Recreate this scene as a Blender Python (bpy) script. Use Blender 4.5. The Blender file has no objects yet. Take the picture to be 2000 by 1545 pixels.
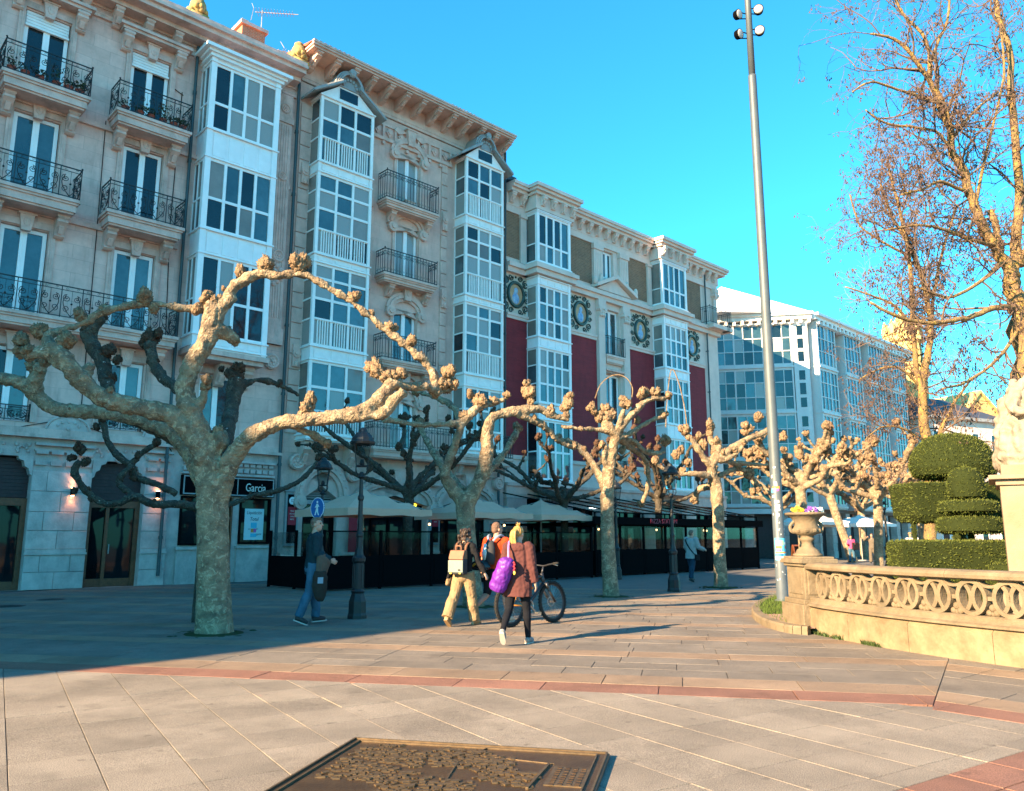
import bpy, bmesh, math, random
from math import sin, cos, pi, radians, sqrt, atan2
from mathutils import Vector, Matrix, noise
R = random.Random(7)
SC = bpy.context.scene
COL = SC.collection
# ---------------------------------------------------------------- camera, sky, sun, exposure
cam_d = bpy.data.cameras.new('camera'); cam = bpy.data.objects.new('camera', cam_d); COL.objects.link(cam)
cam_d.sensor_width = 36; cam_d.lens = 36*1550/2000; cam_d.clip_start = .1; cam_d.clip_end = 6000
cam.location = (0, 0, 1.5); cam.rotation_euler = (radians(90) + math.atan(277.5/1550), 0, 0)
SC.camera = cam
SUN_AZ, SUN_EL = 47.6, 23.5          # heading the light travels towards (from +Y to +X), elevation
W = bpy.data.worlds.new('World'); SC.world = W; W.use_nodes = True
nt = W.node_tree; bg = nt.nodes['Background']
sky = nt.nodes.new('ShaderNodeTexSky'); sky.sky_type = 'NISHITA'; sky.sun_disc = False
sky.sun_elevation = radians(SUN_EL); sky.sun_rotation = radians(SUN_AZ + 180)
sky.air_density = 1.0; sky.dust_density = .3; sky.ozone_density = 1.5
tint = nt.nodes.new('ShaderNodeMix'); tint.data_type = 'RGBA'; tint.blend_type = 'MULTIPLY'; tint.inputs[0].default_value = 1
nt.links.new(sky.outputs[0], tint.inputs[6]); tint.inputs[7].default_value = (.27, 1.36, 1.68, 1)
nt.links.new(tint.outputs[2], bg.inputs[0]); bg.inputs[1].default_value = .055
sun_d = bpy.data.lights.new('sun', 'SUN'); sun_d.energy = 5; sun_d.angle = radians(.5); sun_d.color = (1, .70, .40)
sun = bpy.data.objects.new('sun', sun_d); COL.objects.link(sun)
_l = Vector((sin(radians(SUN_AZ))*cos(radians(SUN_EL)), cos(radians(SUN_AZ))*cos(radians(SUN_EL)), -sin(radians(SUN_EL))))
sun.rotation_euler = _l.to_track_quat('-Z', 'Y').to_euler(); sun.location = (-30, -30, 40)
SC.view_settings.view_transform = 'Standard'; SC.view_settings.look = 'None'
SC.view_settings.gamma = 1; SC.view_settings.use_curve_mapping = False; SC.view_settings.exposure = 2.3
SC.render.engine = 'CYCLES'
# ---------------------------------------------------------------- helpers
A = radians(46.3); DX, DY = sin(A), cos(A); NX, NY = cos(A), -sin(A)   # street direction and outward normal
FROT = pi/2 - A
def fw(s, p, z=0): return Vector((s*DX - p*NX, s*DY - p*NY, z))       # street coordinates: s along, p away from the camera's line
def tag(o, label, cat, group=None):
    o['label'] = label; o['category'] = cat
    if group: o['group'] = group
    return o
def thing(name, label, cat, loc=(0, 0, 0), rz=0, group=None):
    o = bpy.data.objects.new(name, None); COL.objects.link(o); o.empty_display_size = .1
    o.location = loc; o.rotation_euler = (0, 0, rz)
    return tag(o, label, cat, group)
def link(name, me, mat=None, parent=None, loc=None, rot=None, scale=None, kind=None):
    o = bpy.data.objects.new(name, me); COL.objects.link(o)
    if mat is not None and len(me.materials) == 0: me.materials.append(mat)
    if parent is not None: o.parent = parent
    if loc is not None: o.location = loc
    if rot is not None: o.rotation_euler = rot
    if scale is not None: o.scale = scale
    if kind: o['kind'] = kind
    return o
def dup(o, parent=None, loc=None, rot=None, scale=None, label=None):
    c = o.copy(); COL.objects.link(c)
    if parent is not None: c.parent = parent
    if loc is not None: c.location = loc
    if rot is not None: c.rotation_euler = rot
    if scale is not None: c.scale = scale
    if label: c['label'] = label
    return c
def tree_dup(root, loc=None, rot=None, label=None, scale=None):
    r = dup(root, None, loc, rot, scale, label)
    for ch in list(root.children):
        c = dup(ch, r)
        for g in list(ch.children): dup(g, c)
    return r
class MB:
    """collects shapes for one mesh"""
    def __init__(s, off=(0, 0, 0)): s.v = []; s.f = []; s.o = Vector(off)
    def add(s, vs, fs):
        b = len(s.v); s.v.extend([Vector(p) - s.o for p in vs]); s.f.extend([[i + b for i in f] for f in fs])
    def box(s, x0, x1, y0, y1, z0, z1):
        s.add([(x, y, z) for z in (z0, z1) for (x, y) in ((x0, y0), (x1, y0), (x1, y1), (x0, y1))],
              [(3, 2, 1, 0), (4, 5, 6, 7), (0, 1, 5, 4), (1, 2, 6, 5), (2, 3, 7, 6), (3, 0, 4, 7)]); return s
    def f_(s, s0, s1, o0, o1, z0, z1): return s.box(s0, s1, -o1, -o0, z0, z1)     # facade box: along, outward, up
    def quad(s, a, b, c, d): s.add([a, b, c, d], [(0, 1, 2, 3)]); return s
    def prism(s, poly, axis, a0, a1):
        """poly of 2D points extruded along axis: 'x' -> (y,z), 'y' -> (x,z), 'z' -> (x,y)"""
        def mk(u, v, t): return {'x': (t, u, v), 'y': (u, t, v), 'z': (u, v, t)}[axis]
        n = len(poly); vs = [mk(u, v, a0) for u, v in poly] + [mk(u, v, a1) for u, v in poly]
        fs = [list(range(n))[::-1], list(range(n, 2*n))] + [(i, (i+1) % n, n+(i+1) % n, n+i) for i in range(n)]
        ar = sum(poly[i][0]*poly[(i+1) % n][1] - poly[(i+1) % n][0]*poly[i][1] for i in range(n))
        flip = (ar < 0) != (axis == 'y')
        if flip: fs = [list(f)[::-1] for f in fs]
        s.add(vs, fs); return s
    def tube(s, pts, rad, n=6, cap=True, closed=False):
        pts = [Vector(p) for p in pts]; m = len(pts)
        if not hasattr(rad, '__len__'): rad = [rad]*m
        up = None; vs = []; 
        for i in range(m):
            if closed: t = pts[(i+1) % m] - pts[i-1]
            else: t = pts[min(i+1, m-1)] - pts[max(i-1, 0)]
            if t.length < 1e-9: t = Vector((0, 0, 1))
            t.normalize()
            if up is None: up = t.orthogonal().normalized()
            up = (up - t*up.dot(t))
            if up.length < 1e-6: up = t.orthogonal()
            up.normalize(); w = t.cross(up)
            for k in range(n):
                a = 2*pi*k/n; vs.append(pts[i] + (up*cos(a) + w*sin(a))*rad[i])
        fs = []
        for i in range(m if closed else m-1):
            j = (i+1) % m
            for k in range(n): fs.append((i*n+k, i*n+(k+1) % n, j*n+(k+1) % n, j*n+k))
        if cap and not closed: fs += [list(range(n))[::-1], list(range((m-1)*n, m*n))]
        s.add(vs, fs); return s
    def lathe(s, prof, c=(0, 0, 0), n=16, a0=0):
        c = Vector(c); vs = []
        for r, z in prof:
            for k in range(n):
                a = a0 + 2*pi*k/n; vs.append(c + Vector((r*cos(a), r*sin(a), z)))
        m = len(prof)
        fs = [(i*n+k, i*n+(k+1) % n, (i+1)*n+(k+1) % n, (i+1)*n+k) for i in range(m-1) for k in range(n)]
        fs += [list(range(n))[::-1], list(range((m-1)*n, m*n))]
        s.add(vs, fs); return s
    def ball(s, c, r, n=8, m=6, rot=None):
        if not hasattr(r, '__len__'): r = (r, r, r)
        c = Vector(c); vs = []
        for i in range(1, m):
            t = pi*i/m
            for k in range(n):
                a = 2*pi*k/n; v = Vector((r[0]*sin(t)*cos(a), r[1]*sin(t)*sin(a), -r[2]*cos(t)))
                if rot is not None: v = rot @ v
                vs.append(c + v)
        b, tp = Vector((0, 0, -r[2])), Vector((0, 0, r[2]))
        if rot is not None: b = rot @ b; tp = rot @ tp
        vs += [c + b, c + tp]; nb = len(vs)-2
        fs = [(i*n+k, i*n+(k+1) % n, (i+1)*n+(k+1) % n, (i+1)*n+k) for i in range(m-2) for k in range(n)]
        fs += [(nb, (k+1) % n, k) for k in range(n)] + [(nb+1, (m-2)*n+k, (m-2)*n+(k+1) % n) for k in range(n)]
        s.add(vs, fs); return s
    def loft(s, rings, n=12):
        """rings: (centre, half-axis vector a, half-axis vector b)"""
        vs = []
        for c, a, b in rings:
            c, a, b = Vector(c), Vector(a), Vector(b)
            for k in range(n):
                t = 2*pi*k/n; vs.append(c + a*cos(t) + b*sin(t))
        m = len(rings)
        fs = [(i*n+k, i*n+(k+1) % n, (i+1)*n+(k+1) % n, (i+1)*n+k) for i in range(m-1) for k in range(n)]
        fs += [list(range(n))[::-1], list(range((m-1)*n, m*n))]
        s.add(vs, fs); return s
    def mesh(s, name, smooth=False):
        me = bpy.data.meshes.new(name); me.from_pydata([tuple(p) for p in s.v], [], s.f)
        if smooth: me.shade_smooth()
        me.update(); return me
    def build(s, name, mat, parent=None, smooth=False, kind=None, loc=None, bevel=0):
        o = link(name, s.mesh(name, smooth), mat, parent, loc, kind=kind)
        if bevel:
            b = o.modifiers.new('b', 'BEVEL'); b.width = bevel; b.segments = 2; b.limit_method = 'ANGLE'
        return o
def remeshed(mb, name, voxel, smooth=2, disp=None):
    """union of overlapping shapes as one continuous surface"""
    me = mb.mesh(name); o = bpy.data.objects.new('tmp', me); COL.objects.link(o)
    m = o.modifiers.new('r', 'REMESH'); m.mode = 'VOXEL'; m.voxel_size = voxel; m.use_smooth_shade = True
    if smooth:
        k = o.modifiers.new('s', 'SMOOTH'); k.factor = .5; k.iterations = smooth
    dg = bpy.context.evaluated_depsgraph_get(); ev = o.evaluated_get(dg)
    out = bpy.data.meshes.new_from_object(ev, depsgraph=dg); out.name = name
    bpy.data.objects.remove(o); bpy.data.meshes.remove(me)
    if disp:
        nv = [v.normal.copy() for v in out.vertices]
        for v, q in zip(out.vertices, nv): v.co += q*disp(v.co)
    out.shade_smooth(); out.update(); return out
def catmull(pts, sub=4):
    P = [Vector(p) for p in pts]; out = []
    for i in range(len(P)-1):
        p0, p1, p2, p3 = P[max(i-1, 0)], P[i], P[i+1], P[min(i+2, len(P)-1)]
        for k in range(sub):
            t = k/sub
            out.append(.5*((2*p1) + (p2-p0)*t + (2*p0-5*p1+4*p2-p3)*t*t + (3*p1-p0-3*p2+p3)*t**3))
    out.append(P[-1]); return out
def lerps(vals, sub=4):
    out = []
    for a, b in zip(vals, vals[1:]): out += [a + (b-a)*k/sub for k in range(sub)]
    return out + [vals[-1]]
def text(body, size, mat, parent, loc, rot, name='lettering', ext=.004, align='CENTER', sx=1, shear=0):
    c = bpy.data.curves.new(name, 'FONT'); c.body = body; c.size = size; c.extrude = ext; c.align_x = align; c.align_y = 'CENTER'; c.resolution_u = 3; c.shear = shear
    o = bpy.data.objects.new('tmp', c); COL.objects.link(o)
    dg = bpy.context.evaluated_depsgraph_get(); me = bpy.data.meshes.new_from_object(o.evaluated_get(dg), depsgraph=dg)
    bpy.data.objects.remove(o); me.materials.clear()
    return link(name, me, mat, parent, loc, rot, (sx, 1, 1))
# ---------------------------------------------------------------- materials
def mat(name, col, rough=.7, spec=.5, metal=0, var=0, scale=3, col2=None, bump=0, bscale=40, rnd=0, emit=0, ior=None, dirt=None, coat=0, trans=0):
    m = bpy.data.materials.new(name); m.use_nodes = True; t = m.node_tree; b = t.nodes['Principled BSDF']; N = t.nodes.new; L = t.links.new
    b.inputs['Roughness'].default_value = rough; b.inputs['Metallic'].default_value = metal; b.inputs['Specular IOR Level'].default_value = spec
    if ior: b.inputs['IOR'].default_value = ior
    if coat: b.inputs['Coat Weight'].default_value = coat; b.inputs['Coat Roughness'].default_value = .05
    if trans: b.inputs['Transmission Weight'].default_value = trans
    c4 = (*col, 1); b.inputs['Base Color'].default_value = c4; out = None
    geo = N('ShaderNodeNewGeometry'); pos = geo.outputs['Position']
    if var or col2:
        n = N('ShaderNodeTexNoise'); n.inputs['Scale'].default_value = scale; n.inputs['Detail'].default_value = 6; n.inputs['Roughness'].default_value = .65; L(pos, n.inputs['Vector'])
        r = N('ShaderNodeValToRGB'); r.color_ramp.elements[0].position = .32; r.color_ramp.elements[1].position = .68
        c2 = col2 if col2 else tuple(x*(1-var) for x in col); c1 = col if col2 else tuple(min(1, x*(1+var)) for x in col)
        r.color_ramp.elements[0].color = (*c2, 1); r.color_ramp.elements[1].color = (*c1, 1); L(n.outputs['Fac'], r.inputs['Fac']); out = r.outputs['Color']
    if dirt:                     # (colour, scale, amount): darker stains with their own shape
        n = N('ShaderNodeTexNoise'); n.inputs['Scale'].default_value = dirt[1]; n.inputs['Detail'].default_value = 8; n.inputs['Roughness'].default_value = .7
        mp = N('ShaderNodeMapping'); mp.inputs['Scale'].default_value = (1, 1, .35); L(pos, mp.inputs['Vector']); L(mp.outputs[0], n.inputs['Vector'])
        r = N('ShaderNodeMapRange'); r.inputs[1].default_value = .5; r.inputs[2].default_value = .75; r.inputs[4].default_value = dirt[2]; L(n.outputs['Fac'], r.inputs[0])
        x = N('ShaderNodeMix'); x.data_type = 'RGBA'; L(r.outputs[0], x.inputs[0]); x.inputs[7].default_value = (*dirt[0], 1)
        if out: L(out, x.inputs[6])
        else: x.inputs[6].default_value = c4
        out = x.outputs[2]
    if rnd:
        oi = N('ShaderNodeObjectInfo'); r = N('ShaderNodeMapRange'); r.inputs[3].default_value = 1-rnd; r.inputs[4].default_value = 1+rnd; L(oi.outputs['Random'], r.inputs[0])
        x = N('ShaderNodeMix'); x.data_type = 'RGBA'; x.blend_type = 'MULTIPLY'; x.inputs[0].default_value = 1
        if out: L(out, x.inputs[6])
        else: x.inputs[6].default_value = c4
        L(r.outputs[0], x.inputs[7]); out = x.outputs[2]
    if out: L(out, b.inputs['Base Color'])
    if bump:
        n = N('ShaderNodeTexNoise'); n.inputs['Scale'].default_value = bscale; n.inputs['Detail'].default_value = 5; L(pos, n.inputs['Vector'])
        q = N('ShaderNodeBump'); q.inputs['Strength'].default_value = bump; q.inputs['Distance'].default_value = .02; L(n.outputs['Fac'], q.inputs['Height']); L(q.outputs[0], b.inputs['Normal'])
    if emit:
        b.inputs['Emission Color'].default_value = c4; b.inputs['Emission Strength'].default_value = emit
    return m
def brickmat(name, c1, c2, mortar, bw, bh, msize=.012, rough=.85, bump=.4, off=.5, mixn=.15):
    """coursed masonry on facade objects (object x along, z up)"""
    m = mat(name, c1, rough); t = m.node_tree; N = t.nodes.new; L = t.links.new; b = t.nodes['Principled BSDF']
    tc = N('ShaderNodeTexCoord'); sp = N('ShaderNodeSeparateXYZ'); cb = N('ShaderNodeCombineXYZ'); L(tc.outputs['Object'], sp.inputs[0]); L(sp.outputs[0], cb.inputs[0]); L(sp.outputs[2], cb.inputs[1])
    k = N('ShaderNodeTexBrick'); L(cb.outputs[0], k.inputs['Vector']); k.offset = off
    k.inputs['Scale'].default_value = 1; k.inputs['Brick Width'].default_value = bw; k.inputs['Row Height'].default_value = bh; k.inputs['Mortar Size'].default_value = msize; k.inputs['Mortar Smooth'].default_value = .3
    k.inputs['Color1'].default_value = (*c1, 1); k.inputs['Color2'].default_value = (*c2, 1); k.inputs['Mortar'].default_value = (*mortar, 1)
    n = N('ShaderNodeTexNoise'); n.inputs['Scale'].default_value = 1.3; n.inputs['Detail'].default_value = 9; n.inputs['Roughness'].default_value = .72; L(tc.outputs['Object'], n.inputs['Vector'])
    r = N('ShaderNodeMapRange'); r.inputs[1].default_value = .3; r.inputs[2].default_value = .7; r.inputs[3].default_value = 1-mixn; r.inputs[4].default_value = 1+mixn; L(n.outputs['Fac'], r.inputs[0])
    x = N('ShaderNodeMix'); x.data_type = 'RGBA'; x.blend_type = 'MULTIPLY'; x.inputs[0].default_value = 1; L(k.outputs['Color'], x.inputs[6]); L(r.outputs[0], x.inputs[7])
    mp = N('ShaderNodeMapping'); mp.inputs['Scale'].default_value = (1, 1, .16); L(tc.outputs['Object'], mp.inputs['Vector']); n2 = N('ShaderNodeTexNoise'); n2.inputs['Scale'].default_value = 2.6; n2.inputs['Detail'].default_value = 9; n2.inputs['Roughness'].default_value = .7; L(mp.outputs[0], n2.inputs['Vector'])
    r2 = N('ShaderNodeMapRange'); r2.inputs[1].default_value = .52; r2.inputs[2].default_value = .78; r2.inputs[4].default_value = .55; L(n2.outputs['Fac'], r2.inputs[0]); x2 = N('ShaderNodeMix'); x2.data_type = 'RGBA'; L(r2.outputs[0], x2.inputs[0]); L(x.outputs[2], x2.inputs[6]); x2.inputs[7].default_value = (*[v*.45 for v in c2], 1); L(x2.outputs[2], b.inputs['Base Color'])
    q = N('ShaderNodeBump'); q.inputs['Strength'].default_value = bump; q.inputs['Distance'].default_value = .01; q.invert = True; L(k.outputs['Fac'], q.inputs['Height']); L(q.outputs[0], b.inputs['Normal'])
    return m
M = {}
M['stone1'] = brickmat('pink limestone ashlar', (.74, .485, .41), (.67, .435, .365), (.58, .38, .325), 1.05, .46, .010, mixn=.2)
M['trim1'] = mat('carved limestone', (.66, .455, .385), .85, .3, var=.18, scale=2.2, bump=.35, bscale=18, dirt=((.22, .165, .135), 1.4, .75))
M['stone2'] = brickmat('warm limestone', (.70, .46, .375), (.66, .43, .355), (.60, .395, .325), 1.3, .6, .008, mixn=.16)
M['trim2'] = mat('dressed limestone', (.66, .455, .375), .85, .3, var=.14, scale=2.5, bump=.3, bscale=18, dirt=((.24, .18, .145), 1.2, .6))
M['stone3'] = mat('cream stone', (.72, .57, .49), .8, .3, var=.08, scale=1.5, bump=.15, bscale=25, dirt=((.35, .31, .27), .9, .35))
M['grnd1'] = mat('grey weathered limestone', (.52, .42, .375), .85, .3, var=.2, scale=2.6, bump=.4, bscale=22, rnd=.07, dirt=((.27, .25, .23), 1.6, .6))
M['brick3'] = brickmat('brown brick', (.27, .135, .07), (.18, .09, .05), (.32, .22, .15), .24, .075, .012)
M['red3'] = brickmat('deep red brick', (.27, .026, .034), (.22, .022, .030), (.22, .022, .03), .5, .075, .006, bump=.5)
M['white'] = mat('white paint', (.87, .85, .84), .45, .5, var=.05, scale=3)
M['white2'] = mat('off white paint', (.84, .82, .79), .5, .5, var=.07, scale=3)
M['white4'] = mat('grey white frames', (.58, .59, .58), .5, var=.06)
M['iron'] = mat('black wrought iron', (.012, .012, .014), .45, .5)
M['pipe'] = mat('dark green cast iron pipe', (.045, .07, .075), .5, .5)
M['wood'] = mat('varnished brown wood', (.16, .05, .02), .4, .5, var=.3, scale=9)
M['darkwood'] = mat('dark slatted wood', (.045, .025, .025), .55, .4, var=.25, scale=8)
M['black'] = mat('black paint', (.004, .004, .005), .85, .03)
M['dark'] = mat('unlit interior', (.012, .012, .013), .9, .1)
M['tile'] = mat('red roof tile', (.42, .12, .06), .8, .3, var=.3, scale=6)
M['slate'] = mat('dark slate', (.05, .05, .06), .6, .4, var=.2, scale=4)
M['zinc'] = mat('grey zinc', (.30, .29, .28), .5, .5, var=.15, scale=3)
M['redbrick'] = brickmat('orange chimney brick', (.50, .16, .07), (.42, .13, .06), (.45, .3, .2), .22, .07, .012)
def glass(name, col, rough=.03, ior=1.5, stripes=None, var=.4):
    m = mat(name, col, rough, .6, ior=ior, var=var, scale=.9, rnd=.35)
    t = m.node_tree; N = t.nodes.new; L = t.links.new; b = t.nodes['Principled BSDF']
    n = N('ShaderNodeTexNoise'); n.inputs['Scale'].default_value = .7; g = N('ShaderNodeNewGeometry'); L(g.outputs['Position'], n.inputs['Vector'])
    q = N('ShaderNodeBump'); q.inputs['Strength'].default_value = .08; q.inputs['Distance'].default_value = .05; L(n.outputs['Fac'], q.inputs['Height']); L(q.outputs[0], b.inputs['Normal'])
    if stripes:
        w = N('ShaderNodeTexWave'); w.inputs['Scale'].default_value = stripes; w.inputs['Distortion'].default_value = 2.5; w.bands_direction = 'X'; tc = N('ShaderNodeTexCoord'); L(tc.outputs['Object'], w.inputs['Vector'])
        r = N('ShaderNodeValToRGB'); r.color_ramp.elements[0].color = (*[x*.5 for x in col], 1); r.color_ramp.elements[1].color = (*col, 1); L(w.outputs['Fac'], r.inputs[0]); L(r.outputs[0], b.inputs['Base Color'])
        q.inputs['Strength'].default_value = .03
    return m
M['glassd'] = glass('dark window glass', (.008, .018, .024))
M['glassb'] = glass('teal window glass', (.04, .08, .09), ior=1.75)
M['glassc'] = glass('window glass before pale curtains', (.40, .40, .37), stripes=7)
M['glasss'] = glass('dark shop glass', (.006, .009, .011), ior=1.28)
M['glassg'] = glass('window glass before a grey blind', (.22, .195, .17), var=.2)
M['glass4'] = glass('bay glass', (.02, .048, .06), ior=1.55)
def clear(name, col=(.8, .9, .9), a=.25):
    m = bpy.data.materials.new(name); m.use_nodes = True; t = m.node_tree; b = t.nodes['Principled BSDF']; N = t.nodes.new; L = t.links.new
    tr = N('ShaderNodeBsdfTransparent'); tr.inputs[0].default_value = (*col, 1); gl = N('ShaderNodeBsdfGlossy'); gl.inputs['Roughness'].default_value = .02
    fr = N('ShaderNodeFresnel'); fr.inputs[0].default_value = 1.12; x = N('ShaderNodeMixShader'); L(fr.outputs[0], x.inputs[0]); L(tr.outputs[0], x.inputs[1]); L(gl.outputs[0], x.inputs[2])
    L(x.outputs[0], t.nodes['Material Output'].inputs['Surface']); t.nodes.remove(b); return m
M['clear'] = clear('clear glass')
M['smoke'] = clear('tinted glass', (.78, .82, .82))
# ---------------------------------------------------------------- ground and paving
def band_material():
    """flat paving with the plaza's bands, used where slabs are too far away to tell apart"""
    m = mat('distant paving', (.15, .135, .12), .8, .3, var=.12, scale=1.5, bump=.15, bscale=30)
    return m
gb = MB(); gb.quad((-900, -900, -.03), (900, -900, -.03), (900, 900, -.03), (-900, 900, -.03))
gb.build('ground', mat('joint sand', (.15, .13, .11), .95, .1, var=.15, scale=4), kind='structure')
def clip(poly, planes):
    for (nx, ny, c) in planes:                      # keep nx*x + ny*y <= c
        out = []; n = len(poly)
        for i in range(n):
            p, q = poly[i], poly[(i+1) % n]; dp = nx*p[0]+ny*p[1]-c; dq = nx*q[0]+ny*q[1]-c
            if dp <= 0: out.append(p)
            if (dp < 0 < dq) or (dq < 0 < dp):
                t = dp/(dp-dq); out.append((p[0]+(q[0]-p[0])*t, p[1]+(q[1]-p[1])*t))
        poly = out
        if len(poly) < 3: return None
    return poly
def area(p): return abs(sum(p[i][0]*p[(i+1) % len(p)][1]-p[(i+1) % len(p)][0]*p[i][1] for i in range(len(p))))/2
def inset(poly, g):
    if sum(poly[i][0]*poly[(i+1) % len(poly)][1]-poly[(i+1) % len(poly)][0]*poly[i][1] for i in range(len(poly))) < 0: poly = poly[::-1]
    pl = []
    for i in range(len(poly)):
        p, q = poly[i], poly[(i+1) % len(poly)]; dx, dy = q[0]-p[0], q[1]-p[1]; l = sqrt(dx*dx+dy*dy)
        if l < 1e-6: continue
        nx, ny = dy/l, -dx/l; pl.append((nx, ny, nx*p[0]+ny*p[1]-g))
    return clip(poly, pl)
def granite(name, c, rnd=.12, rough=.75):
    m = mat(name, c, rough, .35, var=.2, scale=1.1, bump=.5, bscale=150, rnd=rnd, dirt=(tuple(x*.5 for x in c), 1.0, .6))
    t = m.node_tree; N = t.nodes.new; L = t.links.new; b = t.nodes['Principled BSDF']
    src = b.inputs['Base Color'].links[0].from_socket
    g = N('ShaderNodeNewGeometry'); n = N('ShaderNodeTexNoise'); n.inputs['Scale'].default_value = 130; n.inputs['Detail'].default_value = 3; L(g.outputs['Position'], n.inputs['Vector'])
    r = N('ShaderNodeMapRange'); r.inputs[1].default_value = .35; r.inputs[2].default_value = .65; r.inputs[3].default_value = .55; r.inputs[4].default_value = 1.45; L(n.outputs['Fac'], r.inputs[0])
    x = N('ShaderNodeMix'); x.data_type = 'RGBA'; x.blend_type = 'MULTIPLY'; x.inputs[0].default_value = 1; L(src, x.inputs[6]); L(r.outputs[0], x.inputs[7])
    last = x.outputs[2]
    for sc, lo, hi, amt in ((7, .66, .70, .55), (2.3, .60, .72, .35), (23, .72, .75, .6)):      # gum, drips and scuffs
        n = N('ShaderNodeTexNoise'); n.inputs['Scale'].default_value = sc; n.inputs['Detail'].default_value = 4; L(g.outputs['Position'], n.inputs['Vector'])
        r = N('ShaderNodeMapRange'); r.inputs[1].default_value = lo; r.inputs[2].default_value = hi; r.inputs[4].default_value = amt; L(n.outputs['Fac'], r.inputs[0])
        y = N('ShaderNodeMix'); y.data_type = 'RGBA'; L(r.outputs[0], y.inputs[0]); L(last, y.inputs[6]); y.inputs[7].default_value = (*[v*.42 for v in c], 1); last = y.outputs[2]
    L(last, b.inputs['Base Color'])
    return m
M['slab'] = granite('pale granite slab', (.222, .19, .153), .12)
M['paver'] = granite('grey granite paver', (.165, .142, .117), .08)
M['tan'] = granite('tan sandstone paver', (.235, .168, .115), .10)
M['red'] = granite('red granite paver', (.215, .108, .076), .12)
plaza = bpy.data.objects.new('plaza_pavement', None); COL.objects.link(plaza); plaza['kind'] = 'structure'
_pm = {}
pieces = []                                             # (distance, polygon, material key, name)
def piece(poly, key, name, gap=.006):
    q = inset(poly, gap)
    if q is None or area(q) < .004: return
    cx = sum(p[0] for p in q)/len(q); cy = sum(p[1] for p in q)/len(q)
    pieces.append((sqrt(cx*cx+cy*cy), q, key, name, cx, cy))
# plaza slabs: square grid turned about 32 degrees
U, V = (.538, -.843), (.843, .538)
CORN = (.86, -.51, .86*3.93-.51*7.77)                   # line of the corner joint: sector A is below it
NCORN = (-.86, .51, -CORN[2])
slabclip = [(.205, .979, 8.22), (.76, .65, 7.66)]
REDL = (.55, -.83, .55*3.65-.83*6.02)                   # red paving beyond this line, bottom right
for i in range(-24, 6):
    for j in range(-16, 16):
        u0, v0 = i*.55, j*.51+.2
        poly = [(U[0]*a+V[0]*b, U[1]*a+V[1]*b) for a, b in ((u0, v0), (u0+.55, v0), (u0+.55, v0+.51), (u0, v0+.51))]
        cx = sum(p[0] for p in poly)/4; cy = sum(p[1] for p in poly)/4
        if cy < 3.6 or abs(cx) > 9 or abs(cx) > .8*cy+1.6: continue
        q = clip(poly, slabclip)
        if q is None: continue
        k = clip(q, [REDL]); 
        if k: piece(k, 'slab', 'paving_slab', .0034)
        k = clip(q, [(-REDL[0], -REDL[1], -REDL[2])])
        if k: piece(k, 'red', 'paving_slab')
# banded paving: rows parallel to the red band
r1, q1 = (.979, -.205), (.205, .979)
def rows(r, q, lst, a0, a1, clips, rr, lim=None):
    for (c0, c1, key, ln) in lst:
        a = a0 + rr.random()*ln
        prev = a0
        while prev < a1:
            poly = [(r[0]*x+q[0]*y, r[1]*x+q[1]*y) for x, y in ((prev, c0), (a, c0), (a, c1), (prev, c1))]
            k = clip(poly, clips)
            if k:
                cx = sum(p[0] for p in k)/len(k); cy = sum(p[1] for p in k)/len(k)
                if not (cy < 2 or abs(cx) > .75*cy+1.5 or sqrt(cx*cx+cy*cy) > 29): piece(k, key, {'paver': 'paver', 'tan': 'tan_paver', 'red': 'red_paver'}[key], .0042)
            prev = a; a += ln*(.75+.5*rr.random())
lst = [(8.22, 8.70, 'red', 1.1), (8.70, 9.26, 'tan', 1.0)]
q0 = 9.26
while q0 < 24:
    for k in range(3): lst.append((q0+k*.467, q0+k*.467+.467, 'paver', .95))
    lst.append((q0+1.401, q0+1.881, 'tan', 1.1)); q0 += 1.881
rows(r1, q1, lst, -18, 22, [CORN], random.Random(3))
r2, q2 = (.65, -.76), (.76, .65)
lst2 = [(7.66, 8.09, 'red', 1.0), (8.09, 8.6, 'tan', .9)] + [(8.6+k*.467, 8.6+k*.467+.467, 'paver', .95) for k in range(3)] + [(10.0, 10.5, 'tan', 1.0)] + [(10.5+k*.467, 10.967+k*.467, 'paver', .95) for k in range(3)]
rows(r2, q2, lst2, -6, 6, [NCORN], random.Random(4))
pieces.sort(key=lambda t: t[0])
cnt = {}; rest = {}
def prism_mesh(q, cx, cy, h=.05):
    mb = MB(); b = .0015
    top = inset(q, b) or q
    if len(top) != len(q):
        mb.prism([(x-cx, y-cy) for x, y in q], 'z', -h, 0); return mb
    n = len(q); qq = q
    if sum(q[i][0]*q[(i+1) % n][1]-q[(i+1) % n][0]*q[i][1] for i in range(n)) < 0: qq = q[::-1]
    # align the start of the inset ring
    k0 = min(range(n), key=lambda k: (top[k][0]-qq[0][0])**2+(top[k][1]-qq[0][1])**2); top = top[k0:]+top[:k0]
    vs = [(x-cx, y-cy, -h) for x, y in qq]+[(x-cx, y-cy, -.003) for x, y in qq]+[(x-cx, y-cy, 0) for x, y in top]
    fs = [list(range(2*n, 3*n))]+[(i, (i+1) % n, n+(i+1) % n, n+i) for i in range(n)]+[(n+i, n+(i+1) % n, 2*n+(i+1) % n, 2*n+i) for i in range(n)]
    mb.add(vs, fs); return mb
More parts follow.
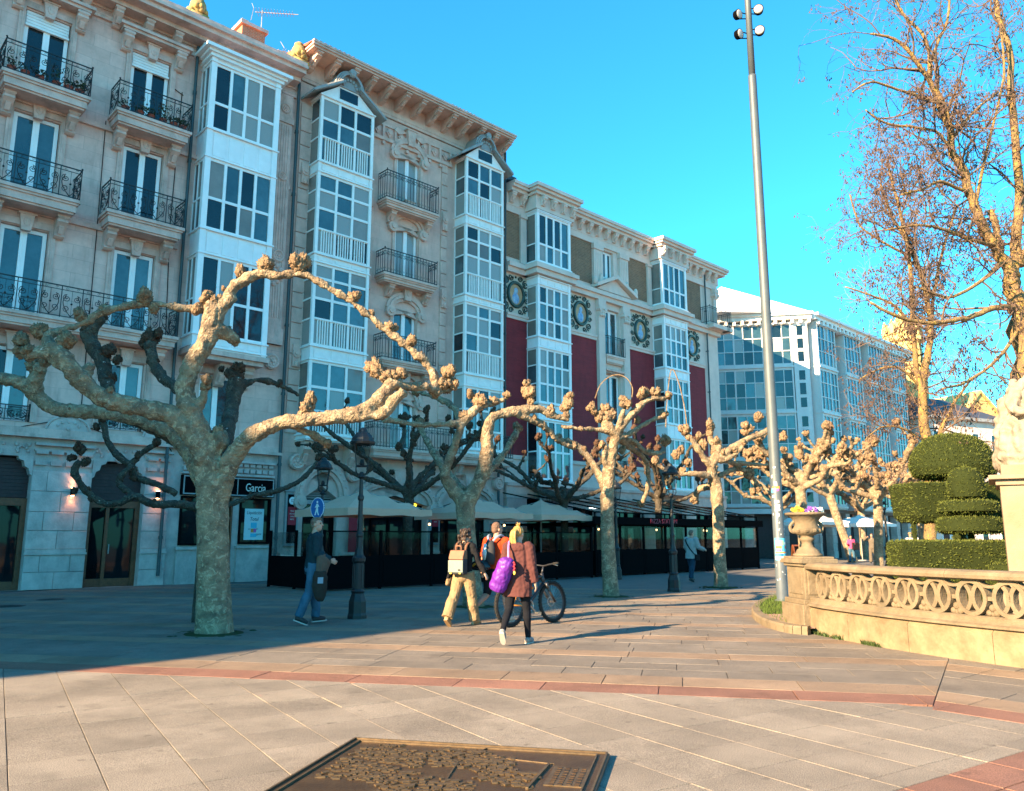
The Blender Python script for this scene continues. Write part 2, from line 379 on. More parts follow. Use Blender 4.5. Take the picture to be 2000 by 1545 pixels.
for d, q, key, name, cx, cy in pieces:
    cnt[name] = cnt.get(name, 0)+1
    if cnt[name] <= 300:
        prism_mesh(q, cx, cy).build(name, M[key], plaza, loc=(cx, cy, R.uniform(-.0025, .0015)))
    else:
        mb = rest.setdefault((key, name), MB()); z = R.uniform(-.003, .001)
        t = prism_mesh(q, cx, cy); mb.add([(v.x+cx, v.y+cy, v.z+z) for v in t.v], t.f)
for (key, name), mb in rest.items(): mb.build(name, M[key], plaza, kind='stuff')
# far pavement beyond the modelled slabs: strips that carry on the bands
far = MB(); fart = MB()
for (c0, c1, key, ln) in []: pass
def strip(mb, c0, c1, a0, a1, z): mb.quad(*[(r1[0]*x+q1[0]*y, r1[1]*x+q1[1]*y, z) for x, y in ((a0, c0), (a1, c0), (a1, c1), (a0, c1))])
far.quad((-300, 3.2, -.015), (300, 3.2, -.015), (300, 300, -.015), (-300, 300, -.015))
far.build('pavement', band_material(), kind='structure')
mb = MB(); mb.quad((-300, -300, -.004), (300, -300, -.004), (300, 3.62, -.004), (-300, 3.62, -.004)); mb.build('plaza_surface', M['slab'], None, kind='structure')
# ---------------------------------------------------------------- building helpers (street frame: x along, -y outward, z up)
PF = 26.7
def bld(name, label, s, o=0, cat='building', group=None):
    w = fw(s, PF-o); return thing(name, label, cat, (w.x, w.y, 0), FROT, group)
class FB(MB):
    def b(s, *a): return s.f_(*a)
def wall_holes(mb, x0, x1, z0, z1, holes, o=0, rev=.22):
    """front sheet with openings (hx0,hx1,hz0,hz1) and their reveals; back and sides come from a separate core"""
    xs = sorted({x0, x1} | {h[0] for h in holes} | {h[1] for h in holes}); zs = sorted({z0, z1} | {h[2] for h in holes} | {h[3] for h in holes})
    xs = [x for x in xs if x0-1e-6 <= x <= x1+1e-6]; zs = [z for z in zs if z0-1e-6 <= z <= z1+1e-6]
    for a, b in zip(xs, xs[1:]):
        for c, d in zip(zs, zs[1:]):
            mx, mz = (a+b)/2, (c+d)/2
            if any(h[0] < mx < h[1] and h[2] < mz < h[3] for h in holes): continue
            mb.quad((a, -o, c), (b, -o, c), (b, -o, d), (a, -o, d))
    for a, b, c, d in holes:
        y0, y1 = -o, -o+rev
        mb.quad((a, y0, c), (a, y0, d), (a, y1, d), (a, y1, c)); mb.quad((b, y0, d), (b, y0, c), (b, y1, c), (b, y1, d))
        mb.quad((a, y0, d), (b, y0, d), (b, y1, d), (a, y1, d)); mb.quad((b, y0, c), (a, y0, c), (a, y1, c), (b, y1, c))
_unit = {}
def pane(parent, x0, x1, z0, z1, o, m, side=None, name='pane'):
    """one glass pane, thin box; side: pane lies in a plane across the street frame at x0"""
    key = (m, side is None)
    if key not in _unit: 
        mb = MB(); mb.box(-.5, .5, -.006, .006, -.5, .5); me = mb.mesh('pane'); me.materials.append(M[m]); _unit[key] = me
    if side is None: return link(name, _unit[key], None, parent, ((x0+x1)/2, -o, (z0+z1)/2), (R.uniform(-.006, .006), 0, R.uniform(-.012, .012)), (x1-x0, 1, z1-z0))
    o0, o1 = side
    return link(name, _unit[key], None, parent, (x0, -(o0+o1)/2, (z0+z1)/2), (0, 0, pi/2), (o1-o0, 1, z1-z0))
def pick(r, ws): return r.choices([w[0] for w in ws], [w[1] for w in ws])[0]
def french(root, x0, x1, z0, z1, o, r, shutter=0, mid=None, fw_=.11, mats=(('glassd', 4), ('glassb', 3), ('glassc', 1.2))):
    """white two-leaf window set back at o"""
    f = FB(); xm = (x0+x1)/2
    f.b(x0, x0+fw_, o-.05, o+.03, z0, z1); f.b(x1-fw_, x1, o-.05, o+.03, z0, z1); f.b(x0+fw_, x1-fw_, o-.05, o+.03, z1-fw_, z1); f.b(x0+fw_, x1-fw_, o-.05, o+.028, z0, z0+.12)
    f.b(xm-.09, xm+.09, o-.05, o+.05, z0+.12, z1-fw_); f.b(xm-.012, xm+.012, o+.05, o+.06, z0+.12, z1-fw_)
    zz = [z0+.12]+([mid] if mid else [])+[z1-fw_]
    if mid: f.b(x0+fw_, xm-.09, o-.05, o+.03, mid-.04, mid+.04); f.b(xm+.09, x1-fw_, o-.05, o+.03, mid-.04, mid+.04)
    w = f.build('window', M['white'], root); g = pick(r, mats)
    for a, b in ((x0+fw_, xm-.09), (xm+.09, x1-fw_)):
        for c, d in zip(zz, zz[1:]): pane(w, a, b, c+(.04 if c == mid else 0), d-(.04 if d == mid else 0), o-.01, pick(r, mats) if r.random() < .35 else g)
    if shutter:
        s = FB(); n = 9; h = shutter/n
        for k in range(n): s.b(x0+.02, x1-.02, o+.05, o+.075+.012*(k % 2), z1-shutter+k*h+.004, z1-shutter+(k+1)*h-.004)
        s.b(x0, x1, o+.03, o+.13, z1-shutter-.07, z1-shutter); s.build('roller_blind', M['white2'], root)
    return w
def spiral(mb, cx, cz, y, r0, a0, turns, d=1, n=14, t=.012, axis='x'):
    pts = []
    for i in range(n):
        k = i/(n-1); a = a0 + d*turns*2*pi*k; r = r0*(1-.82*k); u, z = cx + r*cos(a), cz + r*sin(a)
        pts.append((u, y, z) if axis == 'x' else (y, u, z))
    mb.tube(pts, t, 3, cap=False)
def railing(parent, x0, x1, o0, o1, z0, z1, style, r, name='railing'):
    """ironwork on three sides of a balcony: front at o1, returns back to o0"""
    mb = FB(); h = z1-z0; t = .011
    runs = [('x', x0, x1, -o1), ('y', -o1, -o0, x0), ('y', -o1, -o0, x1)]
    for ax, a, b, c in runs:
        def P3(u, z): return (u, c, z) if ax == 'x' else (c, u, z)
        for z, tt in ((z1, .022), (z1-.12, .013), (z0+.05, .016)): mb.tube([P3(a, z), P3(b, z)], tt, 4)
        if style == 'scroll':
            n = max(1, round((b-a)/.58)); w = (b-a)/n
            for i in range(n+1):
                u = a+i*w; mb.tube([P3(u, z0), P3(u, z1)], .016, 4)
            for i in range(n):
                u = a+i*w; m = u+w/2; zl = z0+.05; zh = z1-.12; H = zh-zl; q = w/2
                for sg in (-1, 1):
                    # heart of two S-scrolls
                    mb.tube(catmull([P3(m, zl+.02), P3(m+sg*q*.55, zl+H*.28), P3(m+sg*q*.8, zl+H*.55), P3(m+sg*q*.55, zl+H*.82)], 3), .014, 3, cap=False)
                    spiral(mb, m+sg*q*.48, zl+H*.70, c, q*.42, pi/2, 1.5, -sg, axis=ax)
                    spiral(mb, m+sg*q*.45, zl+H*.30, c, q*.36, -pi/2, 1.4, sg, axis=ax)
                    mb.ball(P3(m+sg*q*.46, zl+H*.70), .022, 5, 4)
                    spiral(mb, m+sg*q*.5, z1-.06, c, .05, 0, 1.2, sg, n=8, t=.006, axis=ax)
                mb.ball(P3(m, zl+H*.5), .035, 5, 4); mb.tube([P3(m, zl), P3(m, zh)], .006, 3)
        else:
            n = max(2, round((b-a)/(.13 if style == 'bar' else .15))); w = (b-a)/n
            for i in range(n+1):
                u = a+i*w; mb.tube([P3(u, z0), P3(u, z1)], .013 if style == 'bar' else .012, 4)
                if style == 'hook' and i < n and (b-a) > .2:
                    spiral(mb, u+w/2, z1-.22, c, w*.42, pi/2, 1.2, 1 if i % 2 else -1, n=9, t=.011, axis=ax)
                    spiral(mb, u+w/2, z0+.18, c, w*.3, pi/2, 1.0, 1, n=7, t=.006, axis=ax)
                    mb.ball(P3(u, z0+h*.5), .016, 4, 3)
    for x in (x0, x1): mb.ball((x, -o1, z1+.05), .032, 6, 5)
    return mb.build(name, M['iron'], parent)
def slab(root, x0, x1, o, z, th, m, name='balcony', br=True):
    """balcony slab with stepped mouldings, returns part"""
    f = FB(); f.b(x0, x1, .003, o, z-.10, z); f.b(x0+.05, x1-.05, .004, o-.05, z-.17, z-.1); f.b(x0+.09, x1-.09, .005, o-.10, z-th+.06, z-.17); f.b(x0+.14, x1-.14, .006, o-.16, z-th, z-th+.06)
    return f.build(name, M[m], root)
def bracket_mesh(w, d, h):
    """scrolled console: side outline extruded"""
    pts = [(0, 0), (-d, 0), (-d, -h*.16), (-d*.92, -h*.22), (-d*.95, -h*.34), (-d*.75, -h*.46), (-d*.5, -h*.62), (-d*.36, -h*.8), (-d*.42, -h*.92), (-d*.25, -h), (0, -h)]
    mb = MB(); mb.prism(pts, 'x', -w/2, w/2)
    mb.prism([(-d*1.02, -h*.03), (-d*1.02, -h*.14), (-d*.8, -h*.14), (-d*.8, -h*.03)], 'x', -w/2-.03, w/2+.03)
    for k in (-1, 1): mb.tube([(k*w*.5, -d*.72, -h*.3), (k*w*.56, -d*.72, -h*.3)], h*.12, 8)
    mb.prism([(-d*.7, -h*.5), (-d*.82, -h*.56), (-d*.55, -h*.85), (-d*.42, -h*.8)], 'x', -w*.25, w*.25)
    return mb.mesh('bracket')
_br = {}
def bracket(root, x, z, w, d, h, m, o=0, name='bracket', rz=0):
    k = (w, d, h, m)
    if k not in _br: _br[k] = bracket_mesh(w, d, h); _br[k].materials.append(M[m])
    return link(name, _br[k], None, root, (x, -o, z), (0, 0, rz))
def keystone(root, x, z, w, h, d, m):
    mb = MB(); mb.prism([(x-w*.5, z), (x+w*.5, z), (x+w*.32, z-h), (x-w*.32, z-h)], 'y', -d, 0)
    mb.prism([(x-w*.62, z+.05), (x+w*.62, z+.05), (x+w*.62, z), (x-w*.62, z)], 'y', -d-.03, 0)
    mb.ball((x, -d, z-h*.45), (w*.26, .035, h*.3), 8, 6); mb.ball((x, -d-.02, z-h*.42), (w*.12, .03, h*.14), 6, 5)
    return mb.build('keystone', M[m], root)
def arc_pts(cx, cz, rx, rz, a0, a1, n): return [(cx+rx*cos(a0+(a1-a0)*i/n), cz+rz*sin(a0+(a1-a0)*i/n)) for i in range(n+1)]
def arch_trim(root, cx, zs, rx, rz, w, d, m, name='arch_moulding', scroll=True, a0=0):
    """raised moulding following an arch"""
    mb = MB(); n = 12
    for k, (dw, dd) in enumerate(((0, d*.6), (w*.35, d), (w*.7, d*.75))):
        pi_ = arc_pts(cx, zs, rx+dw, rz+dw, a0, pi-a0, n); po = arc_pts(cx, zs, rx+dw+w*.33, rz+dw+w*.33, a0, pi-a0, n)
        for i in range(n):
            mb.prism([pi_[i], pi_[i+1], po[i+1], po[i]], 'y', -dd, 0)
    if scroll:
        for sg in (-1, 1):
            x = cx+sg*(rx+w*.5)*cos(a0); z = zs+(rz+w*.5)*sin(a0)-w*.4
            mb.tube([(x, -d*1.25, z), (x, 0, z)], w*.62, 10); mb.tube([(x, -d*1.6, z), (x, 0, z)], w*.3, 8)
    return mb.build(name, M[m], root)
def rosette(mb, x, z, r, d, o=0):
    mb.tube([(x, -o-d, z), (x, -o, z)], r, 14); 
    pts = [(x+r*.78*cos(2*pi*i/14), -o-d, z+r*.78*sin(2*pi*i/14)) for i in range(14)]; mb.tube(pts, r*.18, 5, closed=True)
    for i in range(6):
        a = pi*i/3; mb.ball((x+r*.38*cos(a), -o-d, z+r*.38*sin(a)), (r*.2, .03, r*.2), 6, 4)
    mb.ball((x, -o-d-.01, z), r*.2, 6, 4)
def pipe(root, x, o, z0, z1, r=.06, name='downpipe'):
    mb = MB(); mb.tube([(x, -o, z0), (x, -o, z1)], r, 8)
    z = z0+1.2
    while z < z1: mb.tube([(x, -o, z-.05), (x, -o, z+.05)], r*1.35, 8); mb.box(x-.02, x+.02, -o, 0, z-.02, z+.02); z += 2.6
    return mb.build(name, M['pipe'], root, smooth=False)
# ---------------------------------------------------------------- building 1: limestone house with iron balconies (s -14 .. 13.85)
rb = random.Random(11)
S0 = -13.0
B1 = bld('limestone_apartment_house', 'pink limestone apartment house at the left with scrolled iron balconies and a white glazed gallery', S0)
def X(s): return s-S0
holes = []; cols = [-10.6, -7.4, -4.2, -1.2, 1.9, 5.08, 8.26]
for c in cols:
    holes += [(X(c-.65), X(c+.65), 15.17, 17.86), (X(c-.65), X(c+.65), 11.72, 14.42), (X(c-.65), X(c+.65), 7.97, 10.78), (X(c-.6), X(c+.6), 4.86, 7.08)]
holes.append((X(10.7), X(11.9), 4.86, 7.08))
doors = [(-11.2, -9.4), (-7.6, -5.8), (-4, -2.2), (-.4, 1.4), (4.0, 5.95), (7.58, 9.15)]
for a, b in doors: holes.append((X(a), X(b), 0, 3.86))
holes.append((X(10.35), X(11.25), 1.25, 2.86)); holes.append((X(11.3), X(12.15), 0, 2.86)); holes.append((X(12.4), X(13.55), 1.28, 2.86))
up = FB(); wall_holes(up, 0, X(13.85), 4.7, 19.0, [h for h in holes if h[2] > 3], 0, .25); up.build('wall', M['stone1'], B1)
lo = FB(); wall_holes(lo, 0, X(13.85), 0, 4.7, [h for h in holes if h[2] < 3], -.02, .35); lo.build('wall', M['grnd1'], B1)
core = FB(); core.b(0, X(13.85), -11, -.45, 0, 19.6); core.build('interior', M['dark'], B1)
ends = FB(); ends.b(X(13.6), X(13.845), -11, -.03, 0, 19.5); ends.b(0, .25, -11, -.03, 0, 19.5); ends.build('side_wall', M['trim1'], B1)
for c in cols:
    a, b = X(c-.62), X(c+.62)
    french(B1, a, b, 15.2, 17.85, -.13, rb, shutter=.46 if c > 3 else 0); french(B1, a, b, 11.74, 14.4, -.13, rb, mats=(('glassd', 5), ('glassb', 1))); french(B1, a, b, 7.99, 10.76, -.13, rb, mats=(('glassb', 4), ('glassc', 1)))
    french(B1, X(c-.58), X(c+.58), 4.88, 7.06, -.13, rb, mats=(('glassb', 3), ('glassd', 2)))
    for z0, z1 in ((15.17, 17.9), (11.72, 14.45), (7.97, 10.8), (4.86, 7.1)):
        f = FB(); f.b(a-.2, a-.03, .003, .07, z0, z1); f.b(b+.03, b+.2, .003, .07, z0, z1); f.b(a-.2, b+.2, .003, .075, z1, z1+.16); f.b(a-.25, b+.25, .003, .05, z1+.16, z1+.22)
        f.b(a-.12, a-.08, .07, .09, z0, z1); f.b(b+.08, b+.12, .07, .09, z0, z1); f.build('window_surround', M['trim1'], B1, kind='stuff')
        keystone(B1, X(c), z1+.34, .40, .50, .16, 'trim1')
    for zf, th, op in ((15.17, .45, .92), (11.70, .45, .92)):
        bl = slab(B1, X(c-1.22), X(c+1.22), op, zf, th, 'trim1')
        railing(bl, X(c-1.18), X(c+1.18), .05, op-.05, zf, zf+.98, 'scroll', rb)
        for sg in (-1, 1): bracket(B1, X(c+sg*.88), zf-th+.02, .28, .55, .66, 'trim1')
    for sg in (-1, 1): bracket(B1, X(c+sg*.88), 18.3, .30, .42, .62, 'trim1')
    f = FB(); f.b(X(c-1.1), X(c+1.1), .003, .42, 18.32, 18.42); f.b(X(c-1.2), X(c+1.2), .003, .5, 18.42, 18.52); f.build('window_hood', M['trim1'], B1)
    g = FB(); railing(B1, X(c-.62), X(c+.62), 0, .06, 4.86, 5.32, 'scroll', rb, 'window_guard')
# long balcony of the main floor
bl = slab(B1, X(-12.5), X(9.55), .95, 7.95, .40, 'trim1'); railing(bl, X(-12.45), X(9.5), .05, .90, 7.95, 8.93, 'scroll', rb)
for c in cols:
    for sg in (-1, 1): bracket(B1, X(c+sg*.88), 7.57, .30, .60, .72, 'trim1')
# string courses, cornice, frieze
f = FB(); f.b(0, X(13.6), .002, .12, 14.66, 14.82); f.b(0, X(9.6), .002, .10, 11.22, 11.4); f.b(0, X(13.8), .002, .14, 4.52, 4.7); f.b(0, X(13.8), .004, .22, 4.42, 4.52)
f.b(0, X(13.8), .0025, .06, 18.9, 19.02); f.b(0, X(13.7), .005, .10, 17.98+.55, 18.9-.2); f.build('string_course', M['trim1'], B1)
f = FB(); f.b(0, X(13.6), -.4, .55, 18.98, 19.14); f.b(0, X(13.61), -.4, .95, 19.14, 19.30); f.b(0, X(13.62), -.4, 1.08, 19.30, 19.42); f.b(0, X(13.62), -.4, 1.0, 19.42, 19.58); f.b(0, X(13.8), -.4, .35, 19.58, 19.85)
f.build('cornice', M['trim1'], B1)
x = .4
while x < X(13.6):
    bracket(B1, x, 18.97, .24, .5, .62, 'trim1'); 
    x += .98
f = FB(); x = .9
while x < X(13.6):
    f.b(x-.26, x+.26, .10, .115, 18.72-.07, 18.62+.02); x += .98
# parapet blocks along the roof edge
for i in range(26):
    s = -11+i*.96; h = .12+.14*rb.random(); f.b(X(s-.3), X(s+.3), .0, .32, 19.85, 19.85+h)
f.build('parapet_block', M['trim1'], B1, kind='stuff')
# blank bay with fluted pilaster at the right end
f = FB(); f.b(X(12.95), X(13.55), .003, .12, 8.5, 18.5); 
for k in range(5): f.b(X(13.02+k*.1), X(13.06+k*.1), .12, .145, 9.5, 17.2)
f.b(X(12.9), X(13.6), .004, .18, 17.3, 17.55); f.b(X(12.9), X(13.6), .004, .18, 8.5, 9.1); f.build('pilaster', M['trim1'], B1)
rs = MB(); rosette(rs, X(13.25), 7.85, .3, .14); rosette(rs, X(13.25), 17.9, .22, .14); rosette(rs, X(13.25), 11.9, .26, .16); rosette(rs, X(13.25), 15.1, .2, .16)
for k in range(7): rs.ball((X(13.25+.14*sin(k*1.9)), -.16, 11.5-.12*k), (.12, .06, .1), 6, 4)
rs.build('carved_rosette', M['trim1'], B1, kind='stuff')
pipe(B1, X(10.02-.28), .16, .3, 18.9, .055); pipe(B1, X(13.74), .16, .3, 19.2, .06)
# ground floor: piers of separate blocks, door heads, string mould with arched crest
blk = {}
def block(root, x0, x1, o0, o1, z0, z1, m, name='stone_block'):
    k = (round(x1-x0, 2), round(o1-o0, 2), round(z1-z0, 2), m)
    if k not in blk:
        w, d, h = x1-x0, o1-o0, z1-z0; mb = MB(); b = .012
        mb.loft([((0, 0, 0), (1, 0, 0), (0, 0, 1))], 4) if False else None
        g = .004
        vs = [(g, 0, g), (w-g, 0, g), (w-g, 0, h-g), (g, 0, h-g), (g, -d+b, g), (w-g, -d+b, g), (w-g, -d+b, h-g), (g, -d+b, h-g), (g+b, -d, g+b), (w-g-b, -d, g+b), (w-g-b, -d, h-g-b), (g+b, -d, h-g-b)]
        fs = [(8, 9, 10, 11)]+[(i, (i+1) % 4, 4+(i+1) % 4, 4+i) for i in range(4)]+[(4+i, 4+(i+1) % 4, 8+(i+1) % 4, 8+i) for i in range(4)]
        mb.add(vs, fs); me = mb.mesh(name); me.materials.append(M[m]); blk[k] = me
    return link(name, blk[k], None, root, (x0, -o0, z0))
piers = [(1.4, 4.0), (5.95, 7.58), (9.15, 9.95)]
for a, b in piers:
    for i, (z0, z1) in enumerate(((.0, .5), (.5, 1.0), (1.16, 1.7), (1.7, 2.25), (2.25, 2.85), (2.85, 3.45))):
        n = max(1, round((b-a)/.85)); w = (b-a)/n; o = .10 if i < 2 else .055
        xs = [a+k*w for k in range(n+1)]
        if i % 2 and n > 1: xs = [a]+[a+(k+.5)*w for k in range(n)]+[b]
        for p, q in zip(xs, xs[1:]): block(B1, X(p), X(q), -.02, o+rb.uniform(-.008, .008), z0, z1, 'grnd1')
    f = FB(); f.b(X(a-.02), X(b+.02), -.02, .14, 1.0, 1.06); f.b(X(a), X(b), -.02, .11, 1.06, 1.16); f.build('plinth_moulding', M['grnd1'], B1)
    f = FB()
    n = round((b-a)/.42); w = (b-a)/n
    for k in range(n): f.b(X(a+k*w+.05), X(a+(k+1)*w-.05), -.02, .07, 3.62, 3.74); f.b(X(a+k*w+.04), X(a+(k+1)*w-.04), -.02, .12, 3.95, 4.03)
    f.b(X(a), X(b), -.018, .09, 4.03, 4.09); f.b(X(a), X(b), -.02, .16, 4.2, 4.28); f.build('label_moulding', M['grnd1'], B1)
    c = (a+b)/2; mb = MB(); pts = arc_pts(X(c), 4.70, .55, .38, 0, pi, 12)
    mb.prism(pts, 'y', -.12, 0); mb.tube([(p, -.13, q) for p, q in arc_pts(X(c), 4.7, .6, .42, 0, pi, 12)], .035, 5)
    for k in range(5):
        t = pi*(k+1)/6; mb.ball((X(c)+.34*cos(t), -.13, 4.72+.24*sin(t)), (.05, .03, .05), 6, 4)
    mb.ball((X(c), -.13, 4.74), .07, 6, 4); mb.build('crest', M['grnd1'], B1)
for a, b in doors:
    # shouldered door head with carved corners
    mb = MB()
    for sg, e in ((1, a), (-1, b)):
        pts = [(X(e), 3.3), (X(e+sg*.06), 3.34), (X(e+sg*.10), 3.5), (X(e+sg*.2), 3.56), (X(e+sg*.24), 3.72), (X(e+sg*.36), 3.76), (X(e+sg*.4), 3.86), (X(e), 3.86)]
        mb.prism(pts, 'y', -.04, .28)
    mb.build('door_head', M['grnd1'], B1)
    mb = MB(); rosette(mb, X((a+b)/2), 3.95, .16, .1)
    for k in range(6): mb.ball((X(a+.15+k*(b-a-.3)/5), -.02, 4.2), (.06, .04, .06), 6, 4)
    for sg in (-1, 1):
        for k in range(7):
            t = k*.55; r = .2*(1-k*.11); mb.ball((X((a+b)/2+sg*(.62+r*cos(t))), -.0, 4.0+r*sin(t)), (.05, .05, .05), 5, 4)
    mb.build('carved_rosette', M['grnd1'], B1, kind='stuff')
    f = FB(); n = 11
    for k in range(n): f.b(X(a), X(b), -.33, -.28-.012*(k % 2), 2.66+k*.105, 2.66+k*.105+.1)
    f.build('roller_shutter', M['darkwood'], B1)
    f = FB(); 
    f.b(X(a), X(b), -.35, -.2, 2.42, 2.64); f.b(X(a), X(a+.14), -.35, -.2, 0, 2.42); f.b(X(b-.14), X(b), -.35, -.2, 0, 2.42); m = a+.62; f.b(X(m-.05), X(m+.05), -.35, -.22, 0, 2.42); f.b(X(a+.14), X(b-.14), -.35, -.24, 0, .25)
    d = f.build('door', M['wood'], B1)
    pane(d, X(a+.14), X(m-.05), .25, 2.42, -.3, 'glasss'); pane(d, X(m+.05), X(b-.14), .25, 2.42, -.3, 'glasss')
    hb = MB(); hb.tube([(X(m+.1), .17, 1.0), (X(m+.1), .17, 1.3)], .015, 6); hb.build('handle', M['zinc'], d)
text('BAR', .10, M['white'], B1, (X(5.2), .285, .45), (pi/2, 0, 0), sx=1.2)
# shop
f = FB(); f.b(X(10.3), X(13.6), .0, .16, 2.9, 3.56); f.build('sign_board', M['black'], B1)
f = FB(); f.b(X(10.34), X(13.56), .16, .185, 2.92, 2.96); f.b(X(10.34), X(13.56), .16, .185, 3.5, 3.54); f.b(X(10.34), X(10.38), .16, .185, 2.96, 3.5); f.b(X(13.52), X(13.56), .16, .185, 2.96, 3.5); f.b(X(12.2), X(12.23), .16, .18, 2.96, 3.5); f.build('sign_frame', M['zinc'], B1)
M['letter'] = mat('pale sign letters', (.68, .66, .60), .5)
text('Comercio', .40, M['letter'], B1, (X(11.33), -.165, 3.21), (pi/2, 0, 0), sx=.72, ext=.012); text('Garcia', .40, M['letter'], B1, (X(12.88), -.165, 3.21), (pi/2, 0, 0), sx=.72, ext=.012)
f = FB(); n = 14
for k in range(n): f.b(X(10.35+k*.233), X(10.35+k*.233+.17), .0, .12, 3.72, 3.86); f.b(X(10.35+k*.233), X(10.35+k*.233+.17), .0, .09, 3.94, 4.04)
f.b(X(10.3), X(13.6), -.01, .16, 4.06, 4.14); f.b(X(10.3), X(13.6), -.01, .14, 3.6, 3.68); f.build('label_moulding', M['grnd1'], B1)
for a, b, z0, z1 in ((10.35, 11.25, 1.25, 2.86), (12.4, 13.55, 1.28, 2.86)):
    f = FB(); f.b(X(a), X(a+.06), -.2, .06, z0, z1); f.b(X(b-.06), X(b), -.2, .06, z0, z1); f.b(X(a+.06), X(b-.06), -.2, .06, z1-.06, z1); f.b(X(a+.06), X(b-.06), -.2, .06, z0, z0+.06); w = f.build('shop_window', M['black'], B1)
    pane(w, X(a+.06), X(b-.06), z0+.06, z1-.06, -.04, 'glasss')
    f = FB(); f.b(X(a-.1), X(b+.1), .0, .16, z0-.14, z0-.05); f.b(X(a-.06), X(b+.06), .0, .10, 0, z0-.14); f.build('stall_riser', M['grnd1'], B1)
f = FB(); f.b(X(11.3), X(11.36), -.3, .03, 0, 2.86); f.b(X(12.09), X(12.15), -.3, .03, 0, 2.86); f.b(X(11.36), X(12.09), -.3, .03, 2.1, 2.2); f.b(X(11.36), X(12.09), -.3, -.1, 0, .5)
d = f.build('door', M['wood'], B1); pane(d, X(11.36), X(12.09), .5, 2.1, -.2, 'glasss'); pane(d, X(11.36), X(12.09), 2.2, 2.86, -.2, 'glasss')
# sale poster in the shop window
M['paper'] = mat('pale blue paper', (.50, .66, .66), .7); M['ink'] = mat('dark ink', (.01, .02, .03), .6); M['cyan'] = mat('cyan print', (.05, .45, .62), .6); M['orange'] = mat('orange print', (.75, .25, .05), .6); M['pink'] = mat('pink print', (.6, .1, .35), .6)
f = FB(); f.b(X(12.62), X(13.33), -.03, -.022, 1.42, 2.5); po = f.build('poster', M['paper'], B1)
def ptext(b, sz, m, x, z, sx=.8, sh=.25): text(b, sz, M[m], po, (X(x), .02, z), (pi/2, 0, 0), sx=sx, ext=.001, shear=sh)
ptext('Liquidación', .17, 'ink', 12.97, 2.36, .72); ptext('Total', .18, 'ink', 12.97, 2.14, .85); ptext('por cierre del', .08, 'ink', 12.95, 1.80); ptext('negocio', .10, 'ink', 13.14, 1.62)
f = FB(); f.b(X(12.86), X(13.08), -.021, -.018, 1.83, 2.02); f.b(X(12.86), X(13.08), -.021, -.018, 1.52, 1.64); f.build('poster_print', M['cyan'], po)
f = FB(); f.b(X(12.87), X(12.97), -.0175, -.016, 1.68, 1.8); f.build('poster_print', M['orange'], po); f = FB(); f.b(X(12.97), X(13.07), -.0175, -.016, 1.68, 1.8); f.build('poster_print', M['pink'], po)
